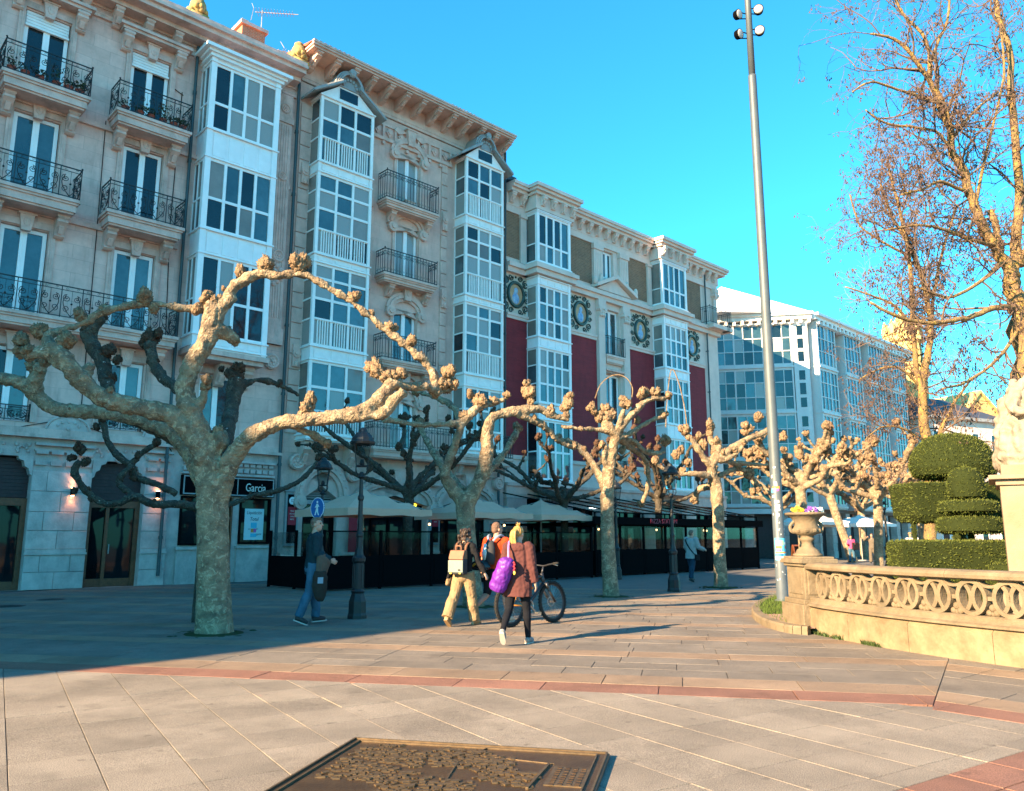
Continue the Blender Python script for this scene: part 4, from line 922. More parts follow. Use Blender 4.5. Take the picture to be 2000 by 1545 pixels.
french(B3, X(32.47), X(33.33), 15.57, 17.12, -.2, rb, mats=(('glassb', 1),)); french(B3, X(32.42), X(33.73), 11.2, 13.78, -.22, rb); french(B3, X(32.42), X(33.73), 7.42, 10.18, -.22, rb); french(B3, X(32.42), X(33.73), 4.62, 6.58, -.22, rb)
bl = slab(B3, X(32.27), X(33.85), .32, 11.18, .45, 'stone3'); railing(bl, X(32.3), X(33.82), .02, .3, 11.18, 12.2, 'bar', rb)
f = FB(); f.b(X(32.3), X(33.84), .0, .24, 10.3, 10.42); 
for k in range(14): f.b(X(32.32+k*.11), X(32.38+k*.11), .0, .16, 10.2, 10.3)
f.b(X(32.27), X(33.85), .004, .3, 7.1, 7.38); f.build('window_sill', M['trim2'], B3)
mb = MB()
for k in range(6): mb.lathe([(.05, 6.5), (.09, 6.62), (.05, 6.8), (.045, 6.95), (.07, 7.05)], (X(32.55+k*.22), -.18, 0), 8)
mb.build('baluster', M['stone3'], B3)
railing(B3, X(32.3), X(33.82), .02, .3, 4.6, 5.5, 'bar', rb, 'window_guard')
# corner loggia with column and railing at the far end
mb = MB(); cx = X(43.45); mb.lathe([(.2, 14.75), (.2, 14.9), (.15, 14.95), (.135, 16.55), (.17, 16.62)], (cx, -.1, 0), 12); mb.box(cx-.22, cx+.22, -.32, .12, 16.98, 17.24)
for sg in (-1, 1): mb.tube([(cx+sg*.18, -.34, 16.82), (cx+sg*.18, .14, 16.82)], .13, 8)
mb.box(cx-.18, cx+.18, -.28, .08, 16.6, 16.98); mb.build('column', M['stone3'], B3)
f = FB(); f.b(X(42.2), X(E3+.35), .0, .75, 14.45, 14.7); f.b(X(E3), X(E3+.7), -2.2, .75, 14.45, 14.7); bl = f.build('balcony', M['stone3'], B3); railing(bl, X(41.9), X(E3+.6), -1.8, .7, 14.72, 15.75, 'bar', rb)
pipe(B3, X(42.35), .14, 4, 18, .05)
f = FB(); f.b(X(42.5), X(43.1), -.3, -.02+.03, 14.75, 17.24); f.build('pilaster', M['stone3'], B3)
# ground floor
f = FB(); f.b(0, X(E3), -.4, .12, 3.3, 4.0); f.b(0, X(E3), .12, .2, 3.86, 4.0); f.build('fascia', M['trim2'], B3)
for a, b in ((25.1, 26.4), (28.7, 29.6), (31.4, 32.0), (35.4, 36.4), (39.4, 40.4), (42.9, 43.7)):
    n = 6
    for k in range(n): block(B3, X(a), X(b), -.4, .1, k*.55, (k+1)*.55, 'trim2')
for a, b in ((26.4, 28.7), (29.6, 31.4), (32.0, 35.4), (36.4, 39.4), (40.4, 42.9)):
    f = FB(); n = 2 if b-a < 2.5 else 3; w = (b-a)/n
    for k in range(n+1): f.b(X(a+k*w)-.05, X(a+k*w)+.05, -.38, -.2, 0, 3.3)
    f.b(X(a), X(b), -.38, -.21, 2.3, 2.42); f.b(X(a), X(b), -.38, -.22, 0, .3); sw = f.build('shop_window', M['black'], B3)
    for k in range(n): pane(sw, X(a+k*w)+.05, X(a+(k+1)*w)-.05, .3, 2.3, -.3, 'glasss'); pane(sw, X(a+k*w)+.05, X(a+(k+1)*w)-.05, 2.42, 3.3, -.3, 'glasss')
# air conditioner
w = fw(27.9-.4, PF-.3); t = thing('air_conditioner', 'grey air conditioning unit on the facade above the umbrellas', 'air conditioner', (w.x, w.y, 3.0), FROT)
mb = MB(); mb.box(-.5, .5, -.35, .0, 0, .75); mb.build('case', M['zinc'], t); mb = MB(); mb.tube([(-.12+.26*cos(2*pi*k/16), -.36, .38+.26*sin(2*pi*k/16)) for k in range(16)], .02, 5, closed=True)
for k in range(6): a = pi*k/3; mb.prism([(-.12, .38), (-.12+.25*cos(a), .38+.25*sin(a)), (-.12+.25*cos(a+.5), .38+.25*sin(a+.5))], 'y', -.356, -.351)
mb.build('fan_grille', M['black'], t)
# ---------------------------------------------------------------- building 4: white galleried block at the end of the street
rb = random.Random(21)
M['brown4'] = mat('brownish shadow-side facade', (.20, .13, .10), .85, .2, var=.2, scale=2)  # right-hand run: brown wall, also darkened as the block's shadow side
B4 = thing('galleried_corner_block', 'far white corner block walled with small glazed galleries under a big white roof', 'building', (22.19, 58.14, 0), 0)
def stuffpanes(lst, parent):
    pass
def grid_gallery(root, x0, x1, o, floors, ncol, m, single, rot, r, z0, z1):
    f = FB(); w = (x1-x0)/ncol; pan = []
    f.b(x0, x0+.12, 0, o, z0, z1); f.b(x1-.12, x1, 0, o, z0, z1)
    for hs in floors:
        for h in hs: f.b(x0+.12, x1-.12, o-.1, o-.03, h-.035, h+.035)
        for c in range(1, ncol): f.b(x0+c*w-.03*(1+(c % 3 == 0)), x0+c*w+.03*(1+(c % 3 == 0)), o-.1, o-.02, hs[0], hs[-1])
        for a, b in zip(hs, hs[1:]):
            for c in range(ncol): pan.append((x0+c*w+.03, x0+(c+1)*w-.03, a+.035, b-.035))
    sp = [(z0, floors[0][0])]+[(p[-1], q[0]) for p, q in zip(floors, floors[1:])]+[(floors[-1][-1], z1)]
    for a, b in sp:
        if b-a > .1: f.b(x0+.12, x1-.12, 0, o-.035, a+.036, b-.036); f.b(x0-.04, x1+.04, 0, o+.08, (a+b)/2-.07, (a+b)/2+.07)
    g = f.build('gallery', M[m], root); g.rotation_euler = rot
    if single:
        for a, b, c, d in pan: pane(g, a, b, c, d, o-.08, pick(r, (('glass4', 5), ('glassb', 2), ('glassc', 1.2), ('glassd', 1))))
    else:
        q = FB()
        for a, b, c, d in pan: q.b(a, b, o-.085, o-.075, c, d)
        q.build('pane', M['glass4'], g, kind='stuff')
    return g
ROTL, ROTR = (0, 0, radians(-10)), (0, 0, FROT)
FL4 = [[3.9, 4.85, 5.9, 6.9], [7.35, 8.3, 9.4, 10.4], [10.85, 11.8, 12.9, 13.85], [14.3, 15.3, 16.3, 17.3]]
grid_gallery(B4, -9.6, -1.15, .5, FL4, 12, 'white4', True, ROTL, rb, 3.6, 17.5)
f = FB()
f.b(-1.1, 0, 0, .55, 3.6, 17.6); f.b(-9.7, 0, -.3, .45, 3.2, 3.58)
pw = f.build('corner_post', M['white4'], B4); pw.rotation_euler = ROTL
for hs in FL4:
    for a, b in zip(hs, hs[1:]): pane(pw, -.78, -.35, a+.12, b-.12, .553, 'glassd')
f = FB(); f.b(-9.8, .3, -1, .9, 17.62, 17.9); f.b(-9.9, .4, -1, 1.1, 17.9, 18.1)
for k in range(17): f.b(-9.6+k*.6, -9.4+k*.6, .5, .95, 17.3, 17.6)
c = f.build('cornice', M['white2'], B4); c.rotation_euler = ROTL
f = FB(); f.b(-.2, 19.6, -1, .9, 17.63, 17.88); f.b(-.2, 19.6, -1, 1.15, 17.88, 18.08)
for k in range(27): f.b(.3+k*.7, .5+k*.7, .3, .95, 17.3, 17.6)
c = f.build('cornice', M['white2'], B4); c.rotation_euler = ROTR
M['cladred'] = mat('red facade strip', (.16, .025, .025), .8, var=.15)
f = FB(); f.b(-.05, 19.5, -8, 0, 3.3, 17.6); c = f.build('wall', M['brown4'], B4); c.rotation_euler = ROTR
f = FB(); f.b(-9.6, -.1, -6, .0, 3.3, 17.6); c = f.build('wall', M['stone3'], B4); c.rotation_euler = ROTL
x = .25; k = 0
while x < 15:
    grid_gallery(B4, x, x+3.0, .75, FL4, 5, 'white4', k == 0, ROTR, rb, 3.5, 17.5)
    f = FB(); f.b(x+3.2, x+4.2, .002, .06, 4.2, 17.2); c = f.build('red_panel', M['cladred'], B4); c.rotation_euler = ROTR
    f = FB()
    for hs in FL4: f.b(x+3.35, x+4.05, .06, .10, hs[0]+.2, hs[-1]-.6)
    c = f.build('window', M['glassd'], B4); c.rotation_euler = ROTR
    x += 4.6; k += 1
for rot, a, b in ((ROTL, -9.6, -.05), (ROTR, -.0, 19.5)):
    f = FB(); n = int((b-a)/2.2); w = (b-a)/n
    for k in range(n+1):
        for j in range(6):
            f = FB(); f.b(max(a, a+k*w-.35), min(b, a+k*w+.35), -.6, .05-.03*(j % 2), j*.55, j*.55+.54); c = f.build('stone_block', M['grnd1'], B4); c.rotation_euler = rot
    f = FB(); f.b(a, b, -6, -.5, 0, 3.3); c = f.build('dark_shopfront', M['darkwood'], B4); c.rotation_euler = rot
M['roofwhite'] = mat('white roof sheeting', (.82, .82, .82), .6, .4, var=.03)
mb = MB(); g3 = lambda s, o, z: (s*DX+o*NX, s*DY+o*NY, z)
v = [g3(.0, .9, 18.1), g3(19.4, .9, 18.1), g3(19.4, -8.5, 22.6), g3(2.5, -8.5, 22.9), g3(-5.5, -4, 18.1), g3(19.3, -16, 18.1), g3(-1, -16, 18.1)]
mb.add(v, [(0, 1, 2, 3), (4, 0, 3), (1, 5, 2), (2, 5, 6, 3), (6, 4, 3), (0, 4, 6, 5, 1)]); mb.build('roof', M['roofwhite'], B4)
# building 5: grey stone house closing the view, and a yellow stone turret
B5 = thing('grey_stone_house', 'plain grey stone house with small dark windows, far right behind the clipped yews', 'building', (37.2, 71, 0), radians(24))
f = FB(); f.b(0, 11, -8, 0, 0, 12.2); f.build('wall', M['stone3'], B5)
f = FB(); f.b(-.3, 11.3, -8.3, .4, 12.2, 12.5); f.b(0, 11, 0, .06, 8.3, 8.5); f.b(0, 11, 0, .06, 4.3, 4.5); f.build('cornice', M['zinc'], B5)
for k in range(4):
    for z in (1.2, 5.4, 9.4): 
        f = FB(); f.b(1.0+k*2.6, 2.0+k*2.6, .0, .10, z-.12, z); f.b(1.0+k*2.6, 1.08+k*2.6, 0, .07, z, z+1.7); f.b(1.92+k*2.6, 2.0+k*2.6, 0, .07, z, z+1.7); f.b(1.08+k*2.6, 1.92+k*2.6, 0, .07, z+1.62, z+1.7); w_ = f.build('window', M['white2'], B5); pane(w_, 1.08+k*2.6, 1.92+k*2.6, z, z+1.62, .02, 'glassd')
f = MB(); f.add([(-.3, -.4, 12.5), (11.3, -.4, 12.5), (11.3, 8.3, 12.5), (-.3, 8.3, 12.5), (2, 4, 15), (8, 4, 15)], [(0, 1, 5, 4), (1, 2, 5), (2, 3, 4, 5), (3, 0, 4), (3, 2, 1, 0)]); f.build('roof', M['slate'], B5)
M['yellow_stone'] = mat('golden sandstone', (.62, .42, .16), .85, .3, var=.2, scale=1.5)
B6 = thing('golden_gabled_house', 'golden stone gable catching the sun beyond the grey stone house', 'building', (47, 84, 0), radians(20))
f = MB(); f.prism([(0, 0), (9, 0), (9, 13), (4.5, 17), (0, 13)], 'y', 0, 9); f.build('wall', M['yellow_stone'], B6)
f = MB(); f.prism([(-.3, 12.8), (4.5, 17.1), (9.3, 12.8), (9.3, 13.1), (4.5, 17.4), (-.3, 13.1)], 'y', -.2, 9.2); f.build('roof', M['yellow_stone'], B6)
B7 = thing('stone_turret', 'sunlit yellow stone turret rising behind the white roof and the bare branches', 'tower', (40.0, 79, -1.6), radians(30))
f = MB(); f.lathe([(2.0, 0), (2.0, 19), (2.3, 19.2), (2.3, 19.8), (1.8, 20), (1.7, 22.5), (2.0, 22.7), (1.9, 23.2)], n=8); f.build('wall', M['yellow_stone'], B7)
f = MB()
for k in range(8): a = 2*pi*k/8; f.lathe([(.28, 23.2), (.32, 24), (.06, 25)], (1.6*cos(a), 1.6*sin(a), 0), 6)
f.lathe([(1.6, 23.2), (1.0, 24.4), (.1, 26)], n=8); f.build('pinnacle', M['yellow_stone'], B7)
# unseen building added left of the frame, outline shaped to throw the square's big shade
tz = math.tan(radians(SUN_EL)); dl = radians(SUN_AZ)-A
prof = [(p+(s0+25)*math.tan(dl), (s0+25)*tz/cos(dl)) for p, s0 in ((10.25, -25), (10.3, 4.0), (10.9, 8.2), (11.4, 11.2), (12.7, 15.4), (13.25, 20.5), (13.6, 23.0), (14.2, 25.5), (15.4, 29), (20, 31.5), (25.8, 36), (30, 38))]
prof.append((prof[-1][0]+9, prof[-1][1])); prof.append((prof[-1][0], 0))
w = fw(-25, 0); B8 = thing('added_shade_building', 'unseen building added left of the frame, its outline shaped to shade the square', 'building', (w.x, w.y, 0), FROT)
f = MB(); f.prism([(p, z) for p, z in prof if z < 13.2]+[(prof[-1][0], 12.9)][:0]+[(prof[-1][0], 12.5)][:0] if False else [(prof[0][0], 0), (prof[1][0], prof[1][1]), (prof[-1][0], prof[1][1]), (prof[-1][0], 0)], 'x', -18, 0); f.build('wall', M['stone2'], B8)
f = MB(); f.prism([(p, z+.01) for p, z in prof[1:-1]]+[(prof[-1][0], prof[1][1]+.01)], 'x', -18, 0); f.build('roof', M['slate'], B8)
for k in range(7):
    for z in (1.2, 5.2, 9.0): p = prof[0][0]+1.2+k*3.2; f = MB(); f.box(.0, .06, p, p+1.2, z, z+2.2); f.build('window', M['glassd'], B8)
# ---------------------------------------------------------------- street furniture
M['lampblk'] = mat('dark green black cast iron', (.010, .012, .014), .5, .5, var=.2, scale=20)
M['lampgl'] = clear('lantern glass', (.75, .8, .8))
def lamp_post(s, p, label, first=[None]):
    w = fw(s, p)
    if first[0]:
        return tree_dup(first[0], w, (0, 0, R.uniform(0, 1)), label)
    t = thing('street_lamp', label, 'street lamp', w, .2, 'black lantern street lamps')
    mb = MB(); mb.lathe([(.19, 0), (.19, .06), (.175, .10), (.17, .32), (.135, .42), (.125, .46)], n=8, a0=pi/8); mb.build('base', M['lampblk'], t)
    mb = MB(); mb.lathe([(.115, .46), (.13, .5), (.105, .54), (.10, 1.02), (.125, 1.06), (.13, 1.12), (.09, 1.17), (.065, 1.3)], n=12)
    for k in range(8): a = k*pi/4; mb.tube([(.104*cos(a), .104*sin(a), .56), (.102*cos(a), .102*sin(a), 1.0)], .012, 4)
    mb.build('pedestal', M['lampblk'], t, smooth=False)
    mb = MB(); mb.lathe([(.06, 1.28), (.055, 1.5), (.07, 1.53), (.07, 1.57), (.05, 1.62), (.042, 2.2), (.06, 2.23), (.06, 2.28), (.04, 2.32), (.035, 2.62), (.075, 2.66), (.05, 2.72), (.03, 2.76)], n=10); mb.build('shaft', M['lampblk'], t)
    mb = MB()
    for k in range(4):
        a = k*pi/2+pi/4; c, s_ = cos(a), sin(a); mb.tube(catmull([(.03*c, .03*s_, 2.72), (.12*c, .12*s_, 2.72), (.16*c, .16*s_, 2.8), (.15*c, .15*s_, 2.88)], 3), .012, 5)
        mb.tube([(.15*c, .15*s_, 2.86), (.215*c, .215*s_, 3.3)], .011, 4)
    for r, z in ((.15, 2.87), (.215, 3.3)): mb.tube([(r*cos(pi/4+k*pi/2), r*sin(pi/4+k*pi/2), z) for k in range(4)], .013, 4, closed=True)
    mb.lathe([(.03, 2.86), (.05, 2.92), (.03, 3.0)], n=8); mb.build('lantern_frame', M['lampblk'], t)
    mb = MB(); r0, r1_ = .145, .21
    for k in range(4):
        a, b = pi/4+k*pi/2, pi/4+(k+1)*pi/2; mb.quad((r0*cos(a), r0*sin(a), 2.88), (r0*cos(b), r0*sin(b), 2.88), (r1_*cos(b), r1_*sin(b), 3.29), (r1_*cos(a), r1_*sin(a), 3.29))
    mb.build('lantern_glass', M['lampgl'], t)
    mb = MB(); mb.lathe([(.24, 3.3), (.25, 3.34), (.22, 3.37), (.21, 3.42), (.13, 3.52), (.09, 3.54), (.07, 3.6), (.02, 3.63)], n=12); mb.build('cap', M['lampblk'], t)
    first[0] = t; return t
lamp_post(8.57, 13.2, 'black lantern street lamp standing between the nearest plane tree and the walkers')
lamp_post(19.25, 13.5, 'black lantern street lamp between the third and fourth plane trees of the front row')
lamp_post(11.07, 18.9, 'black lantern street lamp carrying the round blue pedestrian sign')
lamp_post(23.4, 18.9, 'black lantern street lamp half hidden behind the third plane tree')
lamp_post(34.5, 13.5, 'black lantern street lamp farthest away, just left of the clipped yews')
# pedestrian sign
M['signblue'] = mat('blue sign face', (.015, .12, .36), .4, .5)
w = fw(11.07-.1, 18.9-.02, 2.27); sg = thing('pedestrian_sign', 'round blue pedestrian sign with a white walking figure on a lamp post', 'sign', w, 0)
sg.rotation_euler = (0, 0, radians(-38))
mb = MB(); mb.tube([(0, -.06, 0), (0, -.035, 0)], .275, 28); mb.build('disc', M['signblue'], sg)
mb = MB(); mb.tube([(.268*cos(2*pi*k/28), -.055, .268*sin(2*pi*k/28)) for k in range(28)], .010, 4, closed=True); mb.build('rim', M['white'], sg)
mb = MB(); y = -.066
mb.ball((.0, y, .155), (.035, .005, .035), 8, 5)
for a, b, r in (((0, .11), (0, -.02), .04), ((0, .1), (-.08, .01), .018), ((0, .1), (.075, .03), .018), ((-.015, -.02), (-.075, -.19), .024), ((.015, -.02), (.02, -.1), .026), ((.02, -.1), (.07, -.19), .02)):
    mb.prism([(a[0]-r, a[1]), (a[0]+r, a[1]), (b[0]+r*.8, b[1]), (b[0]-r*.8, b[1])][::-1], 'y', y-.004, y+.004)
mb.build('figure', M['white'], sg)
mb = MB(); mb.box(-.03, .03, -.04, .06, -.05, .05); mb.build('clamp', M['zinc'], sg)
# tall floodlight mast with stickers
M['mast'] = mat('blue grey painted steel', (.065, .085, .10), .5, .5, metal=.0, var=.12, scale=4, dirt=((.09, .10, .10), 3, .5))
pm = thing('floodlight_mast', 'tall tapering grey steel mast with round floodlights at the top and stickers round its foot', 'light mast', (5.93, 17.9, .13))
mb = MB(); mb.lathe([(.17, 0), (.17, .02), (.125, .05), (.122, 3.0), (.105, 9.5), (.098, 12.55), (.096, 12.6)], n=24); mb.lathe([(.082, 12.55), (.072, 17.5)], n=20); mb.build('pole', M['mast'], pm, smooth=True)
M['lens'] = mat('ribbed lamp lens', (.35, .34, .33), .25, .5, ior=1.6)
for z, sgn, tilt in ((13.68, -1, .25), (13.78, 1, -.1), (14.22, -1, .25), (14.36, 1, -.1), (14.85, -1, .3), (14.95, 1, -.1), (15.5, -1, .2), (15.6, 1, 0)):
    rot = Matrix.Rotation(radians(-38*sgn if sgn < 0 else -20), 4, 'Z') @ Matrix.Rotation(.12, 4, 'X')
    ctr = Vector((.24*sgn-.02, -.10, z))
    mb = MB(); mb.lathe([(.05, .16), (.11, .12), (.125, .02), (.128, 0)], n=16)
    mb.v = [ctr + (rot @ Vector((q.x, q.z, q.y))) for q in mb.v]; mb.tube([ctr+rot @ Vector((0, .08, .1)), (0.03*sgn, 0, z+.06)], .014, 5); mb.tube([ctr+rot @ Vector((0, .08, -.1)), (0.03*sgn, 0, z-.06)], .014, 5)
    fl = mb.build('floodlight', M['black'], pm)
    mb = MB(); mb.ball((0, 0, 0), (.112, .112, .03), 14, 6); mb.v = [ctr + (rot @ Vector((q.x, q.z-.002, q.y))) for q in mb.v]; mb.build('lens', M['lens'], fl)
def sticker(z0, z1, a0, a1, m, r=.1265, dz=0):
    mb = MB(); n = max(2, int((a1-a0)/.15))
    for k in range(n):
        p, q = a0+(a1-a0)*k/n, a0+(a1-a0)*(k+1)/n; mb.quad((r*cos(p), r*sin(p), z0+dz*k/n), (r*cos(q), r*sin(q), z0+dz*(k+1)/n), (r*cos(q), r*sin(q), z1+dz*(k+1)/n), (r*cos(p), r*sin(p), z1+dz*k/n))
    return mb.build('sticker', m, pm)
rs = random.Random(5)
for nm, c in (('cy', (.08, .45, .62)), ('or', (.75, .25, .04)), ('ye', (.75, .55, .05)), ('pk', (.6, .1, .4)), ('wh', (.75, .75, .73)), ('bl', (.03, .15, .5)), ('gn', (.25, .6, .3)), ('rd', (.55, .05, .04))): M['st'+nm] = mat('sticker '+nm, c, .5)
F0 = -pi/2-1.25
for z0, z1, a0, a1, m in ((.88, 1.36, F0, F0+2.7, 'stcy'),): sticker(z0, z1, a0, a1, M[m], .1255)
for z0, z1, a0, a1, m in ((.90, .96, F0+.1, F0+2.6, 'stwh'), (.97, 1.02, F0+.5, F0+1.5, 'stbl'), (1.03, 1.06, F0+.1, F0+2.5, 'stor'), (1.07, 1.12, F0+.3, F0+1.2, 'stpk'), (1.13, 1.19, F0+.2, F0+1.3, 'stye'), (1.13, 1.19, F0+1.9, F0+2.4, 'strd'), (1.2, 1.31, F0+.2, F0+1.7, 'stgn'), (1.22, 1.27, F0+1.8, F0+2.5, 'stwh')): sticker(z0, z1, a0, a1, M[m], .1262)
for z0, a0, w_, h, m in ((1.95, F0+.5, .9, .05, 'stwh'), (2.02, F0+.55, .85, .07, 'stwh'), (2.12, F0+.5, .8, .06, 'stwh'), (2.35, F0, .8, .1, 'stcy'), (2.43, F0+.2, 1.3, .06, 'stor'), (2.38, F0+.6, .8, .06, 'stpk'), (2.52, F0+.6, .5, .09, 'stwh'), (2.25, F0+.1, .4, .05, 'stwh'), (2.68, F0+.1, .3, .06, 'stwh'), (2.9, F0+.6, .4, .03, 'stwh'), (1.82, F0+.9, .3, .06, 'stwh')): sticker(z0, z0+h, a0, a0+w_, M[m], .1262, rs.uniform(-.02, .02))
for k in range(34):
    z = rs.uniform(.45, .86) if k % 2 else rs.uniform(1.36, 1.95); a = F0+rs.uniform(0, 2.6); sticker(z, z+rs.uniform(.015, .05), a, a+rs.uniform(.06, .2), M['stwh'], .1258, rs.uniform(-.03, .03))
# parasols on the terrace
M['canvas'] = mat('beige grey canvas', (.64, .39, .28), .9, .2, var=.06, scale=2)
def parasol(s, p, label, size=3.05, ze=2.35, zt=3.0, name='parasol', m='canvas', grp='beige terrace parasols', rz=0, sc=1):
    w = fw(s, p); t = thing(name, label, 'parasol', w, FROT+rz, grp)
    h = size/2; mb = MB(); n = 6; gv = []
    for i in range(n+1):
        for j in range(n+1):
            u, v = -1+2*i/n, -1+2*j/n; d = max(abs(u), abs(v)); z = zt-(zt-ze)*d - .05*sin(pi*d)*(abs(abs(u)-abs(v))); gv.append((u*h, v*h, z))
    mb.add(gv, [(i*(n+1)+j, (i+1)*(n+1)+j, (i+1)*(n+1)+j+1, i*(n+1)+j+1) for i in range(n) for j in range(n)]); 
    mb.build('canopy', M[m], t, smooth=False)
    mb = MB()
    cs = [(-h, -h), (h, -h), (h, h), (-h, h)]
    for (x0, y0), (x1, y1) in zip(cs, cs[1:]+cs[:1]):
        pts = [(x0+(x1-x0)*k/8, y0+(y1-y0)*k/8) for k in range(9)]
        for (a, b), (c, d) in zip(pts, pts[1:]): mb.quad((a*1.005, b*1.005, ze-.2+.02*sin(a*5)), (c*1.005, d*1.005, ze-.2+.02*sin(c*5)), (c, d, ze), (a, b, ze))
    mb.build('valance', M[m], t)
    mb = MB(); mb.tube([(0, 0, 0), (0, 0, zt+.05)], .03, 8); mb.lathe([(.3, 0), (.3, .05), (.05, .08)], n=12); mb.build('pole', M['zinc'], t)
    for k in range(8):
        a = k*pi/4; q = h*(1.36 if k % 2 else .97); mb = MB(); mb.tube([(.03*cos(a), .03*sin(a), zt-.07), (q*cos(a), q*sin(a), ze-.03)], .014, 4); mb.build('rib', M['zinc'], t)
    return t
parasol(14.0, 21.4, 'square beige parasol left of the row, over the terrace beside the lamp post'); parasol(19.1, 22.0, 'square beige parasol behind the second plane trunk, middle of the row of three'); parasol(22.9, 22.3, 'square beige parasol at the right end of the terrace row beside the dark pizza terrace')
# terrace enclosure: black boards, posts and clear glass
def screen(name, label, s0, s1, p, n, h0, h1, ret=0, beam=None):
    w = fw(s0, p); t = thing(name, label, 'terrace screen', w, FROT, 'black terrace screens'); L_ = s1-s0; q = L_/n
    def run(x0, x1, y0, y1):
        pass
    for k in range(n):
        f = FB(); f.b(k*q+.035, (k+1)*q-.035, -.03, .03, .05, h0); f.b(k*q+.1, (k+1)*q-.1, .03, .042, .15, h0-.1); f.build('board', M['black'], t)
        f = FB(); f.b(k*q+.04, (k+1)*q-.04, -.006, .006, h0+.03, h1-.06); f.build('glass_panel', M['smoke'], t)
        f = FB(); f.b(k*q+.035, (k+1)*q-.035, -.025, .025, h0, h0+.03); f.b(k*q+.035, (k+1)*q-.035, -.02, .02, h1-.06, h1-.02); f.build('rail', M['black'], t)
    for k in range(n+1): f = FB(); f.b(k*q-.035, k*q+.035, -.04, .04, 0, h1); f.build('post', M['black'], t)
    if ret:
        m = 2; d = ret/m
        for k in range(m):
            f = FB(); f.b(-.03, .03, -(k+1)*d+.035, -k*d-.045, .05, h0); f.build('board', M['black'], t); f = FB(); f.b(-.006, .006, -(k+1)*d+.04, -k*d-.045, h0+.03, h1-.06); f.build('glass_panel', M['smoke'], t); f = FB(); f.b(-.035, .035, -(k+1)*d-.035, -(k+1)*d+.035, 0, h1); f.build('post', M['black'], t)
    return t
screen('terrace_screen', 'long black terrace screen with glass uppers under the beige parasols', 12.0, 23.6, 20.3, 6, .95, 1.72, ret=3.2)
ps = screen('terrace_screen', 'black glazed terrace of the pizza place with a flat dark roof', 24.2, 36.6, 20.6, 8, 1.0, 2.02, ret=3.5)
f = FB(); f.b(-.2, 12.6, -5.9, .15, 2.02, 2.1); f.b(-.25, 12.65, .08, .2, 2.02, 2.32); f.build('roof_beam', M['black'], ps)
M['redneon'] = mat('dim red sign letters', (.20, .01, .05), .5)
text('PIZZA STATION', .27, M['redneon'], ps, (4.3, -.215, 2.17), (pi/2, 0, 0), sx=1.0)
f = MB(); f.quad((0, .0, 2.5), (12.4, .0, 2.5), (12.4, 5.3, 3.45), (0, 5.3, 3.45)); f.build('glass_roof', M['smoke'], ps)
f = MB()
for k in range(9): x = k*1.55; f.tube([(x, 0, 2.5), (x, 5.3, 3.46)], .035, 4)
f.tube([(0, 0, 2.5), (12.4, 0, 2.5)], .04, 4)
for k in range(9): x = k*1.55; f.tube([(x, 0, 2.1), (x, 0, 2.5)], .03, 4)
f.build('roof_frame', M['black'], ps)
M['strip'] = mat('lit strip lamp', (.9, 1, .95), emit=3)
f = MB(); f.tube([(2.0, 2.0, 2.75), (3.6, 2.0, 2.75)], .02, 5); f.build('strip_lamp', M['strip'], ps)
# terrace tables and chairs
M['chair'] = mat('dark woven chair', (.15, .11, .08), .7, .3); M['ttop'] = mat('pale table top', (.42, .40, .37), .5)
M['bulb'] = mat('added bulb glow', (1, .6, .25), emit=1.2)  # glow of the bulbs added to the terraces
tt = ch0 = None
def table(s, p, label):
    global tt
    w = fw(s, p)
    if tt: return tree_dup(tt, w, None, label)
    tt = thing('cafe_table', label, 'table', w, FROT, 'cafe tables on the terraces'); mb = MB(); mb.box(-.35, .35, -.35, .35, .72, .75); mb.build('table_top', M['ttop'], tt); mb = MB(); mb.tube([(0, 0, .02), (0, 0, .72)], .03, 6); mb.box(-.22, .22, -.22, .22, 0, .025); mb.build('pedestal', M['black'], tt)
def chair(s, p, rz, label):
    global ch0
    w = fw(s, p)
    if ch0: return tree_dup(ch0, w, (0, 0, FROT+rz), label)
    ch0 = thing('cafe_chair', label, 'chair', w, FROT+rz, 'cafe chairs on the terraces'); mb = MB(); mb.box(-.21, .21, -.2, .2, .43, .46); mb.build('seat', M['chair'], ch0)
    mb = MB(); mb.prism([(-.2, .6), (.2, .6), (.18, .86), (-.18, .86)], 'y', .2, .225); mb.build('backrest', M['chair'], ch0)
    for sx in (-1, 1):
        for sy in (-1, 1): mb = MB(); mb.tube([(sx*.2, sy*.2, 0), (sx*.18, sy*.19, .43 if sy < 0 else .86)], .014, 5); mb.build('leg', M['black'], ch0)
i = 0
for s, p in ((14.0, 21.9), (16.6, 22.4), (19.0, 22.6), (21.6, 22.2), (26, 22.5), (29, 22.6), (32, 22.4), (35, 22.5)):
    tg = 'under the beige parasols' if s < 24 else 'inside the dark pizza terrace'
    table(s, p, 'small square cafe table '+tg)
    for sg in (-1, 1): chair(s+sg*.6, p, -sg*pi/2, 'dark cafe chair at a small table '+tg)
for i, (s, p) in enumerate(((25.6, 21.6), (27.4, 22.6), (29.6, 21.6), (31.4, 22.8), (33.4, 21.6), (35.2, 22.6), (17.4, 22.4), (21.0, 22.4))):
    w = fw(s, p); t = thing('added_bulb', 'small added bulb over the terrace, number %s from the left' % ('one', 'two', 'three', 'four', 'five', 'six', 'seven', 'eight')[i] if False else ('added glowing bulb inside the dark pizza terrace' if s > 24 else 'added glowing bulb under the beige parasols'), 'lamp', (w.x, w.y, 1.98 if s > 24 else 2.1), 0, 'added bulbs on the terraces'); mb = MB(); mb.ball((0, 0, -.14), .045, 8, 6); mb.build('bulb', M['bulb'], t); mb = MB(); mb.tube([(0, 0, -.1), (0, 0, .02)], .006, 4); mb.build('flex', M['black'], t)  # bulbs added to liven the dim terrace interiors, no known lamps
